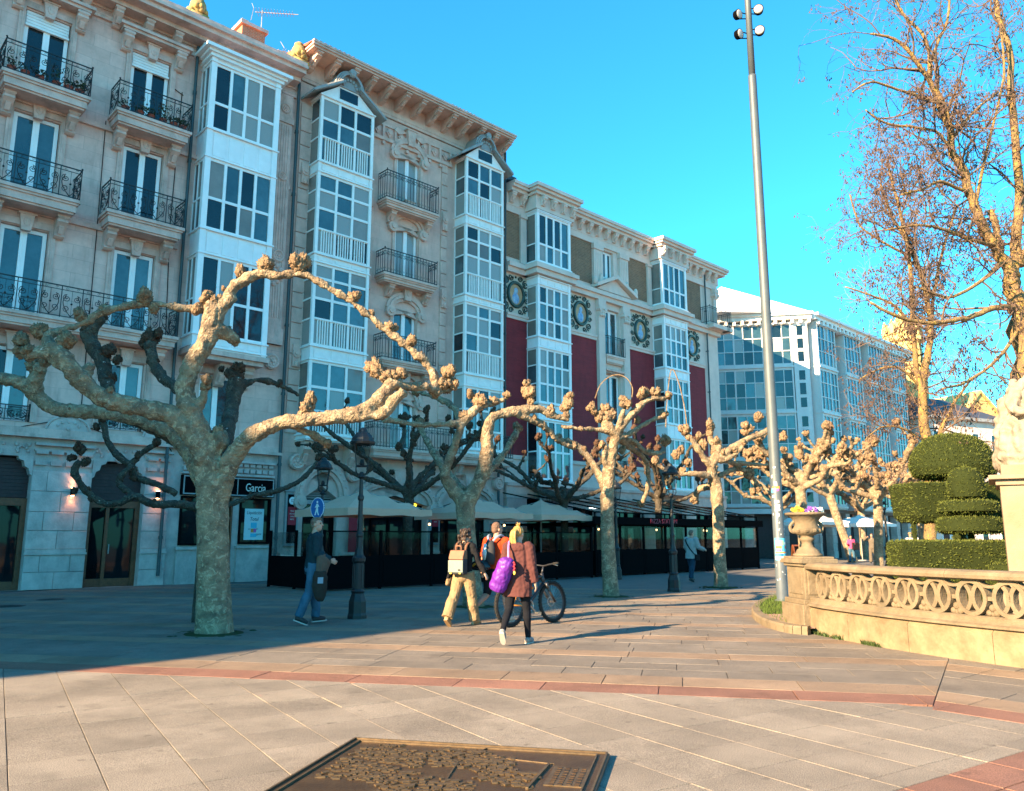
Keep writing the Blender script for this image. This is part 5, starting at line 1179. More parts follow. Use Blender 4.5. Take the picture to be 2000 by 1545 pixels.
# A-board
w = fw(38.2, 19.3); ab = thing('menu_board', 'folding wooden A-board standing right of the dark pizza terrace', 'menu board', w, FROT-.5)
for sg in (-1, 1):
    mb = MB(); mb.prism([(sg*.28, 0), (sg*.24, 0), (sg*.0, 1.15), (sg*.04, 1.15)][::sg], 'x', -.32, -.26); mb.prism([(sg*.28, 0), (sg*.24, 0), (sg*.0, 1.15), (sg*.04, 1.15)][::sg], 'x', .26, .32); mb.prism([(sg*.04, 1.15), (sg*.0, 1.15), (sg*.02, 1.08), (sg*.06, 1.08)][::sg], 'x', -.26, .26); fr = mb.build('frame', M['wood'], ab)
    mb = MB(); mb.prism([(sg*.24, .15), (sg*.225, .15), (sg*.03, 1.08), (sg*.045, 1.08)][::sg], 'x', -.26, .26); mb.build('chalkboard', M['black'], fr)
# far terraces at the foot of the white block
M['wcanvas'] = mat('white canvas', (.78, .74, .68), .9, .2)
parasol(50.5, 24.6, 'white parasol behind the person shading their eyes', 3.0, 2.5, 3.3, m='wcanvas', grp='far white parasols'); parasol(53.5, 22.6, 'white parasol behind the clipped yew hedge', 3.4, 2.4, 3.0, m='wcanvas', grp='far white parasols')
# ---------------------------------------------------------------- trees
def barkmat(name, c1, c2, c3, flake=.0, scale=5):
    m = mat(name, c1, .85, .25, col2=c2, scale=scale, bump=1, bscale=26); t = m.node_tree; [setattr(n_.inputs['Distance'], 'default_value', .05) for n_ in t.nodes if n_.type == 'BUMP']; N = t.nodes.new; L = t.links.new; b = t.nodes['Principled BSDF']
    src = b.inputs['Base Color'].links[0].from_socket; g = N('ShaderNodeNewGeometry')
    n = N('ShaderNodeTexNoise'); n.inputs['Scale'].default_value = 9; n.inputs['Detail'].default_value = 7; n.inputs['Roughness'].default_value = .7; n.inputs['Distortion'].default_value = 1.2; L(g.outputs['Position'], n.inputs['Vector'])
    r = N('ShaderNodeMapRange'); r.inputs[1].default_value = .52; r.inputs[2].default_value = .62; L(n.outputs['Fac'], r.inputs[0])
    x = N('ShaderNodeMix'); x.data_type = 'RGBA'; L(r.outputs[0], x.inputs[0]); L(src, x.inputs[6]); x.inputs[7].default_value = (*c3, 1); out = x.outputs[2]
    if flake:
        n = N('ShaderNodeTexNoise'); n.inputs['Scale'].default_value = 7.3; n.inputs['Detail'].default_value = 9; n.inputs['Roughness'].default_value = .75; L(g.outputs['Position'], n.inputs['Vector'])
        r = N('ShaderNodeMapRange'); r.inputs[1].default_value = 1-flake; r.inputs[2].default_value = 1.02-flake; L(n.outputs['Fac'], r.inputs[0])
        x = N('ShaderNodeMix'); x.data_type = 'RGBA'; L(r.outputs[0], x.inputs[0]); L(out, x.inputs[6]); x.inputs[7].default_value = (.62, .60, .54, 1); out = x.outputs[2]
    L(out, b.inputs['Base Color']); return m
M['bark'] = barkmat('mottled plane bark', (.32, .24, .15), (.12, .088, .06), (.42, .335, .22), .34, 4.5)
M['bark_shade'] = barkmat('plane bark darkened as shade', (.085, .07, .05), (.035, .03, .025), (.12, .10, .075), .36, 5)  # shaded copy of the plane bark, shade put into the colour
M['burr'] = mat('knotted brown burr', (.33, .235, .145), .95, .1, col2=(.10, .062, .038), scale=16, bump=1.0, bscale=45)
M['burr_shade'] = mat('knotted burr darkened as shade', (.13, .075, .05), .95, .1, col2=(.035, .022, .016), scale=16, bump=1.0, bscale=45)  # burr colour darkened likewise for trees in the houses' shade
def burr_mesh(seed, n=None):
    bm = bmesh.new(); bmesh.ops.create_icosphere(bm, subdivisions=4, radius=1); off = Vector((seed*7.3, seed*3.1, 0))
    for v in bm.verts:
        p = v.co.copy(); d = .25*noise.noise(p*1.5+off) + .42*abs(noise.noise(p*3.1+off)) + .34*abs(noise.noise(p*6.2+off)); 
        v.co = p*(.72+d*1.15); v.co.z *= 1.12 if v.co.z > 0 else .8
    vl = [v.co.copy() for v in bm.verts]; rr = random.Random(seed)
    for k in range(70):
        p = rr.choice(vl); d = (p.normalized()+Vector((rr.uniform(-.5, .5), rr.uniform(-.5, .5), rr.uniform(-.1, .7)))).normalized(); e = d.orthogonal().normalized()*rr.uniform(.03, .07); f = d.cross(e); t = bm.verts.new(p+d*rr.uniform(.1, .34))
        b3 = [bm.verts.new(p+e), bm.verts.new(p-e*.5+f*.87), bm.verts.new(p-e*.5-f*.87)]
        for i in range(3): bm.faces.new((b3[i], b3[(i+1) % 3], t))
    me = bpy.data.meshes.new('burr'); bm.to_mesh(me); bm.free(); return me
BURR = [burr_mesh(k) for k in range(7)]
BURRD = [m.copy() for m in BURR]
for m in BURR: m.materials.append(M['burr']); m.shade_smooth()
for m in BURRD: m.materials.append(M['burr_shade']); m.shade_smooth()
def knobbly(sc, amp, seed):
    off = Vector((seed*5.7, seed*2.3, seed))
    def f(p): q = p*sc+off; return amp*(.14+.86*min(1, max(0, (p.z-1.5)/1.1)))*(noise.noise(q*.8) + .7*noise.noise(q*2.1) + .45*abs(noise.noise(q*4.3)) + 1.6*max(0, noise.noise(q*1.3+Vector((9, 9, 9)))-.2))
    return f
def pollard(label, base, limbs, burrs, voxel=.03, seed=1, dark=False, amp=.03, group=None, minb=.0):
    """limbs: list of (points, radii) in world space; burrs: (point, size)"""
    B_ = Vector(base); t = thing('plane_tree', label, 'tree', base, 0, group)
    mb = MB(B_)
    for pts, rad in limbs:
        k = max(2, int(4 if voxel < .04 else 3)); mb.tube(catmull(pts, k), lerps(rad, k), 10 if voxel < .04 else 8)
    me = remeshed(mb, 'trunk', voxel, 1, knobbly(5.5, amp, seed)); me.materials.append(M['bark_shade' if dark else 'bark']); link('trunk', me, None, t)
    r = random.Random(seed)
    allb = []
    for p, s in burrs:
        allb.append((Vector(p), s*(.8 if dark else 1)))
        if s > .085:
            for q in range(r.randint(2, 3) if not dark else 1):
                o = J(r, 1).normalized(); o.z = abs(o.z)*.6; allb.append((Vector(p)+o*s*.75, s*r.uniform(.5, .75)))
    for pts, rad in limbs[1:]:
        for q in range(1, len(pts)):
            if r.random() < .45: a, b2 = Vector(pts[q-1]), Vector(pts[q]); o = J(r, 1).normalized(); allb.append((a.lerp(b2, r.random())+o*rad[q]*.8, r.uniform(.03, .065)))
    for p, s in allb[:295]:
        me = r.choice(BURRD if dark else BURR); link('burr', me, None, t, Vector(p)-B_, (r.uniform(-.5, .5), r.uniform(-.5, .5), r.uniform(0, 6)), (s*r.uniform(.62, .85), s*r.uniform(.62, .85), s*r.uniform(.85, 1.15)))
    return t
def J(r, a): return Vector((r.uniform(-a, a), r.uniform(-a, a), r.uniform(-a, a)))
def auto_pollard(base, h, r0, seed, nl=5, spread=2.4, rise=1.9, dens=1.0, lean=(0, 0), skip=None):
    """a pollarded plane: short trunk, crooked limbs with knuckles, stubby side shoots"""
    r = random.Random(seed); b = Vector(base); limbs = []; burrs = []
    top = b+Vector((lean[0], lean[1], h))
    limbs.append(([b-Vector((0, 0, .1)), b+Vector((0, 0, .25)), b.lerp(top, .5)+Vector((r.uniform(-.05, .05), r.uniform(-.05, .05), 0)), top, top+Vector((0, 0, .25))], [r0*1.3, r0*1.08, r0*.9, r0*1.0, r0*.6]))
    a0 = r.uniform(0, 6.28)
    for k in range(nl):
        a = a0+2*pi*k/nl+r.uniform(-.35, .35); d = Vector((cos(a), sin(a), 0)); L_ = spread*r.uniform(.7, 1.15); H = rise*r.uniform(.35, 1.2); p = top-Vector((0, 0, r.uniform(0, .35))); pts = [p-Vector((0, 0, .1))]; n = 4
        for i in range(1, n+1):
            q = i/n; pts.append(p+d*(L_*q**.85)+Vector((0, 0, H*(q**(.7 if k % 2 else 1.3))))+J(r, .16))
        rad = [r0*.62, r0*.55, r0*.48, r0*.42, r0*.36]; limbs.append((pts, rad)); burrs.append((pts[-1]+Vector((0, 0, .08)), r.uniform(.17, .25)))
        for j in range(int(r.uniform(2.2, 4.6)*dens)):
            i = r.randint(1, n); s = pts[i]+J(r, .05); e = s+(d*r.uniform(-.2, .7)+Vector((r.uniform(-.8, .8), r.uniform(-.8, .8), r.uniform(.15, 1)))).normalized()*r.uniform(.35, 1.15); mid = s.lerp(e, .5)+J(r, .1)
            limbs.append(([s, mid, e], [r0*.34, r0*.28, r0*.26])); burrs.append((e, r.uniform(.11, .2)))
            if r.random() < .5: burrs.append((mid+J(r, .06), r.uniform(.07, .12)))
        for j in range(3): burrs.append((pts[r.randint(1, n)]+J(r, .09), r.uniform(.06, .12)))
    return limbs, burrs
FG = 'pollarded plane trees of the front row'
# nearest plane, limb by limb
T1 = [
 ([(-4.736,13.1,-0.102), (-4.749,13.1,0.094), (-4.796,13.1,0.69), (-4.853,13.1,1.418), (-4.9,13.1,1.995), (-4.925,13.1,2.37), (-4.989,13.1,2.707), (-5.075,13.05,2.999)], [.34, .30, .265, .255, .255, .265, .27, .22]),
 ([(-4.874,13.1,2.245), (-5.044,13,2.824), (-5.24,12.9,3.192), (-5.554,12.8,3.456), (-5.886,12.6,3.526), (-6.231,12.45,3.601), (-6.532,12.3,3.723), (-6.784,12.2,3.966), (-7.02,12.1,4.239), (-7.234,12.1,4.453)], [.19, .20, .18, .155, .145, .145, .14, .14, .155, .13]),
 ([(-6.784,12.2,3.966), (-6.73,12.3,4.118), (-6.673,12.3,4.201)], [.1, .08, .07]),
 ([(-7.086,12.1,4.337), (-7.34,12.15,4.581), (-7.216,12.3,4.753), (-6.995,12.5,4.927), (-6.692,12.6,5.163), (-6.271,12.7,5.297), (-5.996,12.8,5.345), (-5.651,12.9,5.321), (-5.282,13,5.297)], [.12, .085, .05, .05, .055, .05, .055, .06, .07]),
 ([(-7.126,12.1,4.337), (-7.416,12.05,4.326), (-7.551,12,4.233)], [.11, .09, .07]),
 ([(-4.982,13.2,2.04), (-5.271,13.4,2.648), (-5.665,13.7,3.073), (-6.147,14,3.4), (-6.759,14.2,3.614), (-7.562,14.3,3.742), (-8.259,14.2,3.802), (-8.643,14.1,4.048), (-8.834,14,4.235), (-9.333,13.9,4.337), (-9.737,13.8,4.456)], [.17, .17, .155, .145, .13, .12, .115, .12, .11, .10, .09]),
 ([(-8.641,14.1,4.029), (-8.566,14,4.311), (-8.419,13.9,4.524)], [.12, .12, .1]),
 ([(-5.012,13.05,2.702), (-5.134,12.95,3.199), (-5.33,12.9,3.617), (-5.419,12.9,3.917), (-5.32,12.9,4.307), (-5.15,12.9,4.683), (-5.068,12.95,4.979), (-5.033,12.95,5.229), (-5.097,12.95,5.408)], [.20, .18, .165, .15, .15, .15, .15, .165, .13]),
 ([(-4.999,12.95,4.979), (-4.831,13.1,4.884), (-4.731,13.2,4.82)], [.13, .12, .09]),
 ([(-5.06,12.95,5.246), (-4.856,13,5.423), (-4.759,13,5.695), (-4.568,13,5.85), (-4.292,13,5.932), (-3.985,13,5.914), (-3.606,13.05,5.958), (-3.241,13.1,5.782), (-2.739,13.2,5.483), (-2.304,13.3,5.146), (-1.866,13.4,4.806), (-1.534,13.5,4.528), (-1.355,13.55,4.238), (-1.311,13.6,3.957)], [.13, .125, .095, .085, .085, .07, .06, .055, .055, .058, .06, .065, .07, .11]),
 ([(-4.819,13.1,2.036), (-4.616,13,2.698), (-4.368,12.95,3.055), (-4.07,12.9,3.251), (-3.656,12.9,3.37), (-3.154,12.9,3.421), (-2.704,12.95,3.488), (-2.362,13,3.625), (-2.139,13.05,3.858), (-1.998,13.1,4.086)], [.17, .155, .145, .13, .115, .115, .12, .12, .115, .12]),
 ([(-2.535,12.95,3.479), (-2.164,13,3.521), (-1.974,13,3.719), (-1.809,13,3.918)], [.08, .085, .09, .085]),
 ([(-2.022,13.1,4.025), (-1.747,13.3,4.028), (-1.496,13.4,4.055), (-1.284,13.6,3.976)], [.08, .065, .06, .09]),
 ([(-3.71,12.95,3.326), (-3.301,13.2,3.171), (-3.103,13.3,3.027)], [.06, .055, .05]),
 ([(-5.032,13.1,2.707), (-4.824,13,3.061), (-4.859,13,3.205)], [.18, .15, .12]),
 ([(-5.225,12.9,3.574), (-5.088,12.9,3.788), (-5.066,12.9,3.96)], [.08, .07, .06])]
B1_ = [((-7.504,12,4.314), .13), ((-7.661,12.05,4.531), .15), ((-7.472,12.15,4.68), .14), ((-7.029,12.15,4.531), .16), ((-8.637,14,4.546), .16), ((-7.655,12.05,4.326), .1), ((-7.024,12.5,5.047), .14), ((-6.711,12.6,5.18), .10), ((-6.133,12.75,5.41), .17), ((-5.988,12.8,5.247), .1), ((-8.373,13.9,4.609), .15),
 ((-5.179,12.95,5.471), .15), ((-5.264,12.95,5.318), .1), ((-4.984,12.95,5.408), .14), ((-5.318,12.9,5.25), .1), ((-4.645,13,5.969), .13), ((-4.915,13,5.668), .06), ((-4.213,13,6.079), .18), ((-3.657,13.05,6.115), .17), ((-3.367,13.1,5.856), .06), ((-2.742,13.2,5.575), .12), ((-2.442,13.3,5.32), .08), ((-2.105,13.35,5.068), .13), ((-1.751,13.4,4.843), .12), ((-1.562,13.5,4.574), .10), ((-1.337,13.6,3.957), .11),
 ((-2.289,13.1,4.288), .17), ((-2.138,13.1,4.147), .13), ((-1.836,13.15,4.211), .12), ((-1.983,13.1,4.174), .1), ((-1.12,13.6,4.322), .16), ((-1.031,13.65,4.131), .12), ((-1.179,13.6,4.121), .13), ((-3.372,12.9,3.591), .13), ((-3.32,12.9,3.745), .11), ((-3.451,12.9,3.472), .1), ((-5.044,12.85,4.037), .11), ((-5.071,12.85,3.942), .09), ((-3.104,13.3,3.045), .09), ((-2.97,13.2,4.595), .0001), ((-6.35,12.3,3.764), .07), ((-6.872,12.2,3.884), .07), ((-6.438,12.3,3.575), .06), ((-4.859,13,3.205), .12), ((-4.746,13.2,4.793), .1)]
pollard('large pollarded plane tree with thick crooked lit limbs, nearest at the left', (-4.743,13.1,0), T1, [b for b in B1_ if b[1] > .01], .026, 3, amp=.034, group=FG)
# its shaded rear neighbour's limbs belong to a second row; the plane's own rear limbs
T1b = [([(-4.986,13.4,2.262), (-5.16,14.2,3.223), (-5.299,14.8,3.88), (-5.335,15,4.29), (-5.312,15,4.562)], [.2, .15, .13, .16, .15]), ([(-5.333,15,4.26), (-4.999,15.2,4.531), (-4.603,15.4,4.468), (-4.243,15.6,4.298)], [.08, .05, .055, .05]), ([(-5.839,14.3,3.799), (-6.293,14.8,4.253), (-6.777,15.1,4.552), (-7.051,15.2,4.941), (-7.14,15.2,5.292)], [.12, .11, .1, .11, .13]),
 ([(-6.557,14.4,3.455), (-7.595,15,3.912), (-7.967,15.3,4.52), (-8.184,15.4,5.007), (-8.472,15.4,5.479), (-8.242,15.4,5.87)], [.1, .12, .13, .13, .15, .14])]
# ------------ second and third and fourth planes
T2 = [([(-0.846,18.04,-0.109), (-0.859,18.04,0.165), (-0.946,18.04,0.939), (-1.033,18.04,1.726), (-1.05,18.04,2.238), (-1.064,18.04,2.502)], [.30, .235, .21, .205, .22, .2]),
 ([(-1.096,18.04,2.238), (-1.388,18,2.661), (-1.522,17.9,2.919), (-1.336,17.8,3.405), (-1.196,17.7,3.787), (-1.13,17.7,4.042)], [.16, .15, .11, .09, .08, .09]),
 ([(-1.13,17.7,4.042), (-1.573,17.5,3.979), (-2.13,17.4,3.965), (-2.571,17.3,4.03), (-2.825,17.2,4.038)], [.08, .06, .055, .06, .06]),
 ([(-1.13,17.7,4.042), (-0.901,17.7,4.287), (-0.698,17.8,4.456), (-0.445,17.9,4.52), (-0.177,18,4.633)], [.09, .10, .09, .06, .05]),
 ([(-1.016,18.04,2.238), (-0.695,18,2.869), (-0.567,17.9,3.381), (-0.558,17.9,3.848), (-0.444,17.9,4.201), (-0.118,18,4.323), (0.26,18.1,4.41), (0.595,18.2,4.45), (0.955,18.3,4.297), (1.344,18.4,4.24)], [.18, .16, .15, .135, .12, .11, .11, .10, .08, .07]),
 ([(-1.13,17.7,4.042), (-1.376,18.3,4.503), (-1.848,18.8,4.835), (-2.368,19.2,5.033)], [.08, .075, .065, .05]),
 ([(-1.109,18.2,2.534), (-1.444,18.7,2.862), (-1.837,19.2,3.431), (-2.137,19.6,3.904), (-2.321,19.8,4.292)], [.12, .11, .09, .08, .07]), ([(-0.998,18.3,2.54), (-0.548,18.9,3.059), (-0.188,19.4,3.539), (0.064,19.7,4.019), (0.129,19.8,4.188)], [.11, .09, .08, .08, .07]),
 ([(0,18,4.323), (0.719,18.4,4.094), (1.092,18.7,3.769), (1.477,19,3.62)], [.08, .07, .06, .05])]
BB2 = [((-1.532,17.9,5.154), .001), ((-0.757,17.8,4.539), .2), ((-0.933,17.8,4.693), .13), ((-1.097,17.7,4.205), .12), ((-0.41,17.9,4.556), .14), ((-0.118,18,4.717), .10), ((0.38,18.1,4.795), .19), ((0.357,18.1,4.988), .12), ((0.415,18.1,4.59), .10), ((0.896,18.3,4.382), .15), ((1.287,18.4,4.556), .15), ((1.35,18.4,4.764), .11), ((1.26,18.4,4.276), .12), ((-1.504,17.9,4.854), .14), ((-2.827,17.2,4.095), .1), ((-2.368,19.2,5.033), .13), ((-2.321,19.8,4.318), .15), ((0.129,19.8,4.214), .15), ((1.477,19,3.657), .12), ((-1.499,17.9,2.919), .09), ((0.534,18.2,4.246), .08)]
pollard('second pollarded plane tree, its trunk rising behind the group of walkers', (-0.846,18.04,0), T2, [b for b in BB2 if b[1] > .01], .034, 5, amp=.03, group=FG)
T3 = [([(2.568,21.13,-0.09), (2.56,21.13,0.129), (2.514,21.13,1.105), (2.51,21.13,2.164), (2.523,21.13,2.768), (2.574,21.13,3.243)], [.26, .215, .19, .18, .185, .16]),
 ([(2.554,21.13,2.971), (2.618,21,3.503), (2.696,20.9,3.927), (2.771,20.8,4.228)], [.15, .14, .13, .13]),
 ([(2.756,20.8,4.16), (2.532,20.7,4.351), (2.457,20.7,4.623)], [.12, .15, .14]),
 ([(2.771,20.8,4.187), (2.967,20.7,4.487), (3.273,20.7,4.828), (3.567,20.8,5.065), (3.787,20.8,5.148), (4.107,20.9,5.165)], [.11, .10, .095, .085, .08, .06]),
 ([(2.782,20.8,4.078), (3.068,20.9,4.173), (3.445,21,4.433), (3.782,21.1,4.614), (4.108,21.2,4.726)], [.10, .075, .065, .06, .05]),
 ([(2.758,20.8,4.228), (2.818,20.6,4.472), (2.934,20.6,4.812)], [.07, .06, .05]),
 ([(2.65,20.8,4.228), (2.144,20.6,4.296), (1.752,20.4,4.269), (1.255,20.3,4.336)], [.07, .055, .055, .05]),
 ([(2.516,21.2,2.705), (2.287,21.5,3.301), (2.003,21.8,3.791), (1.683,22,4.098), (1.291,22.1,4.182)], [.13, .11, .10, .085, .07]),
 ([(2.584,21.13,3.107), (2.431,20.9,3.561), (2.48,20.8,3.889)], [.1, .08, .06]),
 ([(2.808,21,4.103), (3.316,21.3,4.057), (3.59,21.5,3.801), (3.857,21.6,3.77), (4.233,21.8,3.833)], [.09, .07, .065, .07, .05]),
 ([(2.808,21,4.103), (3.356,21.6,3.84), (3.735,22,3.527), (3.81,22.3,2.91), (3.627,22.5,2.421)], [.09, .08, .075, .07, .06])]
BB3 = [((2.484,20.7,4.623), .24), ((2.434,20.7,4.828), .15), ((2.294,20.7,4.582), .14), ((2.647,20.7,4.664), .14), ((2.114,20.6,4.839), .15), ((2.152,20.6,4.744), .1), ((1.393,20.3,4.764), .14), ((1.435,20.3,5.006), .12), ((3.032,20.6,4.949), .16), ((2.94,20.6,5.058), .12), ((3.42,20.7,5.24), .15), ((3.574,20.8,5.286), .12), ((3.846,20.8,5.286), .16), ((4.164,20.9,5.221), .12), ((4.109,21.2,4.754), .12), ((3.353,21,4.571), .12), ((1.791,20.4,4.269), .08), ((4.243,21.8,4.117), .16), ((3.773,21.6,3.77), .1), ((3.627,22.5,2.421), .12), ((2.359,20.8,3.889), .12), ((1.291,22.1,4.211), .14), ((1.976,21.8,3.862), .12), ((2.964,21.2,3.797), .12)]
t3 = pollard('third pollarded plane tree with a slender grey trunk and a thin arching sucker', (2.557,21.13,0), T3, BB3, .04, 7, amp=.03, group=FG)
mb = MB(Vector((2.557,21.13,0))); mb.tube(catmull([(2.196,20.7,5.13), (2.339,20.7,5.489), (2.589,20.7,5.711), (2.835,20.7,5.767), (3.064,20.7,5.656), (3.194,20.7,5.406), (3.173,20.7,5.158)], 4), .016, 4); mb.build('sucker', M['burr'], t3)
T4 = [([(6.403,25,-0.107), (6.417,25,0.184), (6.409,25,1.033), (6.427,25,2.128), (6.412,25,2.841), (6.369,25,3.321)], [.26, .22, .195, .185, .20, .17]),
 ([(6.39,25,3.08), (6.237,24.8,3.625), (6.357,24.7,4.016), (6.437,24.7,4.369)], [.16, .15, .14, .12]),
 ([(6.385,24.7,3.936), (6.847,24.7,4.24), (7.322,24.8,4.51), (7.764,24.9,4.684), (8.127,25,4.828)], [.11, .10, .09, .09, .08]),
 ([(6.461,24.7,3.856), (6.866,24.7,3.984), (7.234,24.7,4.304)], [.1, .07, .06]),
 ([(6.283,24.9,3.393), (5.83,24.6,3.434), (5.443,24.5,3.426), (4.904,24.4,3.449), (4.392,24.3,3.739)], [.12, .10, .09, .06, .05]),
 ([(6.269,24.8,3.625), (5.918,24.6,4.005), (5.64,24.5,4.393), (5.444,24.5,4.665)], [.11, .1, .09, .08]),
 ([(6.357,24.7,4.016), (6.217,24.7,4.465), (6.231,24.7,4.788)], [.1, .09, .08]),
 ([(6.474,25.2,3.093), (5.998,25.6,3.037), (5.935,25.9,2.642)], [.11, .11, .09]),
 ([(6.511,25.1,3.409), (7.206,25.4,3.676), (7.775,25.7,3.454), (8.013,25.9,3.055)], [.1, .08, .07, .06]), ([(6.514,24.9,3.875), (7.349,25.3,3.831), (8.26,25.6,3.809)], [.08, .07, .06])]
BB4 = [((5.384,24.5,4.762), .21), ((5.488,24.5,4.553), .13), ((6.238,24.7,4.95), .19), ((6.179,24.7,4.691), .12), ((5.815,24.6,4.614), .12), ((6.439,24.7,4.417), .18), ((6.316,24.7,4.176), .14), ((7.345,24.8,4.964), .14), ((7.794,24.9,5.224), .18), ((7.502,24.8,4.867), .12), ((7.239,24.7,4.401), .12), ((5.049,24.4,3.985), .18), ((5.234,24.5,4.154), .14), ((5.456,24.5,3.757), .14), ((5.932,24.6,4.357), .15), ((6.584,24.7,4.096), .14), ((6.956,24.7,4.176), .12), ((4.395,24.3,3.817), .14), ((5.242,24.5,3.52), .12), ((5.936,25.9,2.675), .16), ((8.013,25.9,3.055), .14), ((7.209,25.4,3.726), .16), ((7.585,25.6,3.529), .18), ((7.772,25.6,3.941), .14), ((6.061,24.7,3.824), .12), ((5.975,24.6,4.245), .1)]
t4 = pollard('fourth pollarded plane tree, just left of the tall floodlight mast', (6.408,25,0), T4, BB4, .045, 9, amp=.03, group=FG)
mb = MB(Vector((6.408,25,0))); mb.tube(catmull([(4.763,24.4,4.86), (4.841,24.4,5.747), (5.003,24.4,6.694), (5.214,24.4,6.317), (5.41,24.5,5.439), (5.449,24.5,4.794)], 4), .018, 4); mb.build('sucker', M['burr'], t4)
# further planes of the front row and beyond
for (s, p, h, sd, lab, ln) in ((27.4, 13.6, 3.6, 31, 'fifth pollarded plane tree, its trunk rising behind the stone urn', (0, 0)), (49.99, 21.75, 4.4, 35, 'leaning pollarded plane tree at the far end, beside the person in pink', (-1.2, 0)), (57.7, 24.2, 3.6, 36, 'farthest pollarded plane tree, in front of the white parasol', (0, 0)), (33.2, 13.4, 3.4, 33, 'sixth pollarded plane tree, just left of the far street lamp', (.2, 0)), (38.6, 13.6, 3.2, 37, 'seventh pollarded plane tree, mostly hidden behind the clipped yews', (.1, 0))):
    w = fw(s, p); L_, Bu = auto_pollard(w, h, .2 if s < 45 else .28, sd, 8, 2.3 if s < 45 else 2.9, 1.8 if s < 45 else 2.4, 1.6, ln); pollard(lab, w, L_, Bu, .05, sd, group='pollarded plane trees farther along the street')
# back row, in the shade of the houses
BK = [([(-8.544,22.3,1.361), (-8.583,22.3,1.92), (-8.63,22.2,2.338)], [.2, .19, .18]), ([(-8.625,22.2,2.268), (-8.966,21.9,2.396), (-9.395,21.6,2.37), (-9.723,21.4,2.417), (-10.028,21.2,2.597), (-10.264,21.1,2.431), (-10.681,21,2.373), (-11.011,20.9,2.581), (-11.255,20.8,2.882), (-11.406,20.7,3.207), (-11.258,20.7,3.474)], [.14, .12, .11, .11, .10, .09, .09, .095, .09, .1, .09]),
 ([(-9.155,21.8,2.669), (-9.647,21.6,2.935), (-10.211,21.5,3.107), (-10.242,21.4,3.375), (-10.681,21.3,3.738), (-10.901,21.2,4.142), (-11.021,21.2,4.559)], [.1, .085, .09, .10, .09, .085, .09]), ([(-10.028,21.2,2.597), (-10.463,21.2,2.908), (-10.377,21.2,3.18), (-10.169,21.3,3.394)], [.09, .08, .08, .07]), ([(-10.25,21.4,3.472), (-9.901,21.3,3.807), (-9.597,21.3,3.974)], [.08, .07, .06]),
 ([(-8.583,22.4,2.204), (-7.952,22.6,2.425), (-7.38,22.8,2.68), (-6.715,23,2.837), (-6.119,23.2,3.19), (-5.713,23.4,3.732)], [.12, .09, .08, .075, .075, .07])]
BKB = [((-11.283,20.7,3.742), .2), ((-11.532,20.7,3.541), .15), ((-11.158,20.7,3.407), .15), ((-11.409,20.8,2.682), .11), ((-11.053,21.2,4.601), .17), ((-11.174,21.2,4.42), .13), ((-9.599,21.3,4.002), .16), ((-10.16,21.4,3.058), .12), ((-11.003,20.9,2.488), .12), ((-10.082,21.3,3.669), .12), ((-5.716,23.4,3.807), .16), ((-7.455,22.8,2.723), .09), ((-9.301,21.7,2.388), .11)]
w = fw(9.4, 22.0)
BKr = [(pts, rad) for pts, rad in BK]; BKr[0] = ([Vector((w.x, w.y, -.1)), Vector((w.x, w.y, 1.2)), Vector((-8.63,22.2,2.338))], [.24, .2, .18])
pollard('shaded plane tree close to the limestone house, behind the nearest trunk', w, BKr+T1b, BKB+[((-5.332,15,4.562), .22), ((-5.365,15,4.29), .2), ((-5.242,15,4.713), .13), ((-7.145,15.2,5.354), .22), ((-7.257,15.2,5.25), .14), ((-6.969,15.2,5.427), .14), ((-8.245,15.4,5.902), .2), ((-8.477,15.4,5.531), .24), ((-8.101,15.4,5.111), .2), ((-7.932,15.3,4.572), .2), ((-7.853,15.4,4.955), .14), ((-4.604,15.4,4.488), .1), ((-5.654,15.1,4.714), .09)], .045, 41, dark=True, amp=.03, group='shaded plane trees of the back row') if False else None
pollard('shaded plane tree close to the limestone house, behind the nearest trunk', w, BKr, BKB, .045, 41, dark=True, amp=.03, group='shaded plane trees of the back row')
w = Vector(((-5.576,14.9,1.968)[0], 14.9, 0))
T1c = [([Vector((w.x, w.y, -.1)), Vector((w.x, w.y, 1.5)), Vector((-5.361,14.4,2.089)), Vector((-5.367,14.5,2.603))], [.25, .22, .2, .19])]+T1b
T1c[3] = ([(-5.376,14.4,2.318)]+T1b[2][0], [.13]+T1b[2][1]); T1c[4] = ([(-5.41,14.4,2.41), (-5.873,14.4,3.06)]+T1b[3][0], [.13, .12]+T1b[3][1])
pollard('plane tree hidden behind the nearest one, its thick shaded limbs ending in shaded burrs', w, T1c, [((-5.332,15,4.562), .22), ((-5.365,15,4.29), .2), ((-5.242,15,4.713), .13), ((-7.145,15.2,5.354), .22), ((-7.257,15.2,5.25), .14), ((-6.969,15.2,5.427), .14), ((-8.245,15.4,5.902), .2), ((-8.477,15.4,5.531), .24), ((-8.101,15.4,5.111), .2), ((-7.932,15.3,4.572), .2), ((-7.853,15.4,4.955), .14), ((-4.604,15.4,4.488), .1), ((-5.654,15.1,4.714), .09)], .04, 43, dark=True, amp=.03, group='shaded plane trees of the back row')
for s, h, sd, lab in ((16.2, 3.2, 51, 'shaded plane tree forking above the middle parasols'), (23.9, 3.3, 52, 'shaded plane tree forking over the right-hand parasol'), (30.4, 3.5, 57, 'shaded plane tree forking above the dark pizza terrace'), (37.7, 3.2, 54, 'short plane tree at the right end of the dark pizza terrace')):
    w = fw(s, 22.0 if s < 36 else 20.0); L_, Bu = auto_pollard(w, h, .18, sd, 8, 3.2, 2.4, 1.15); pollard(lab, w, L_, Bu, .055, sd, dark=s < 36, group='shaded plane trees of the back row')
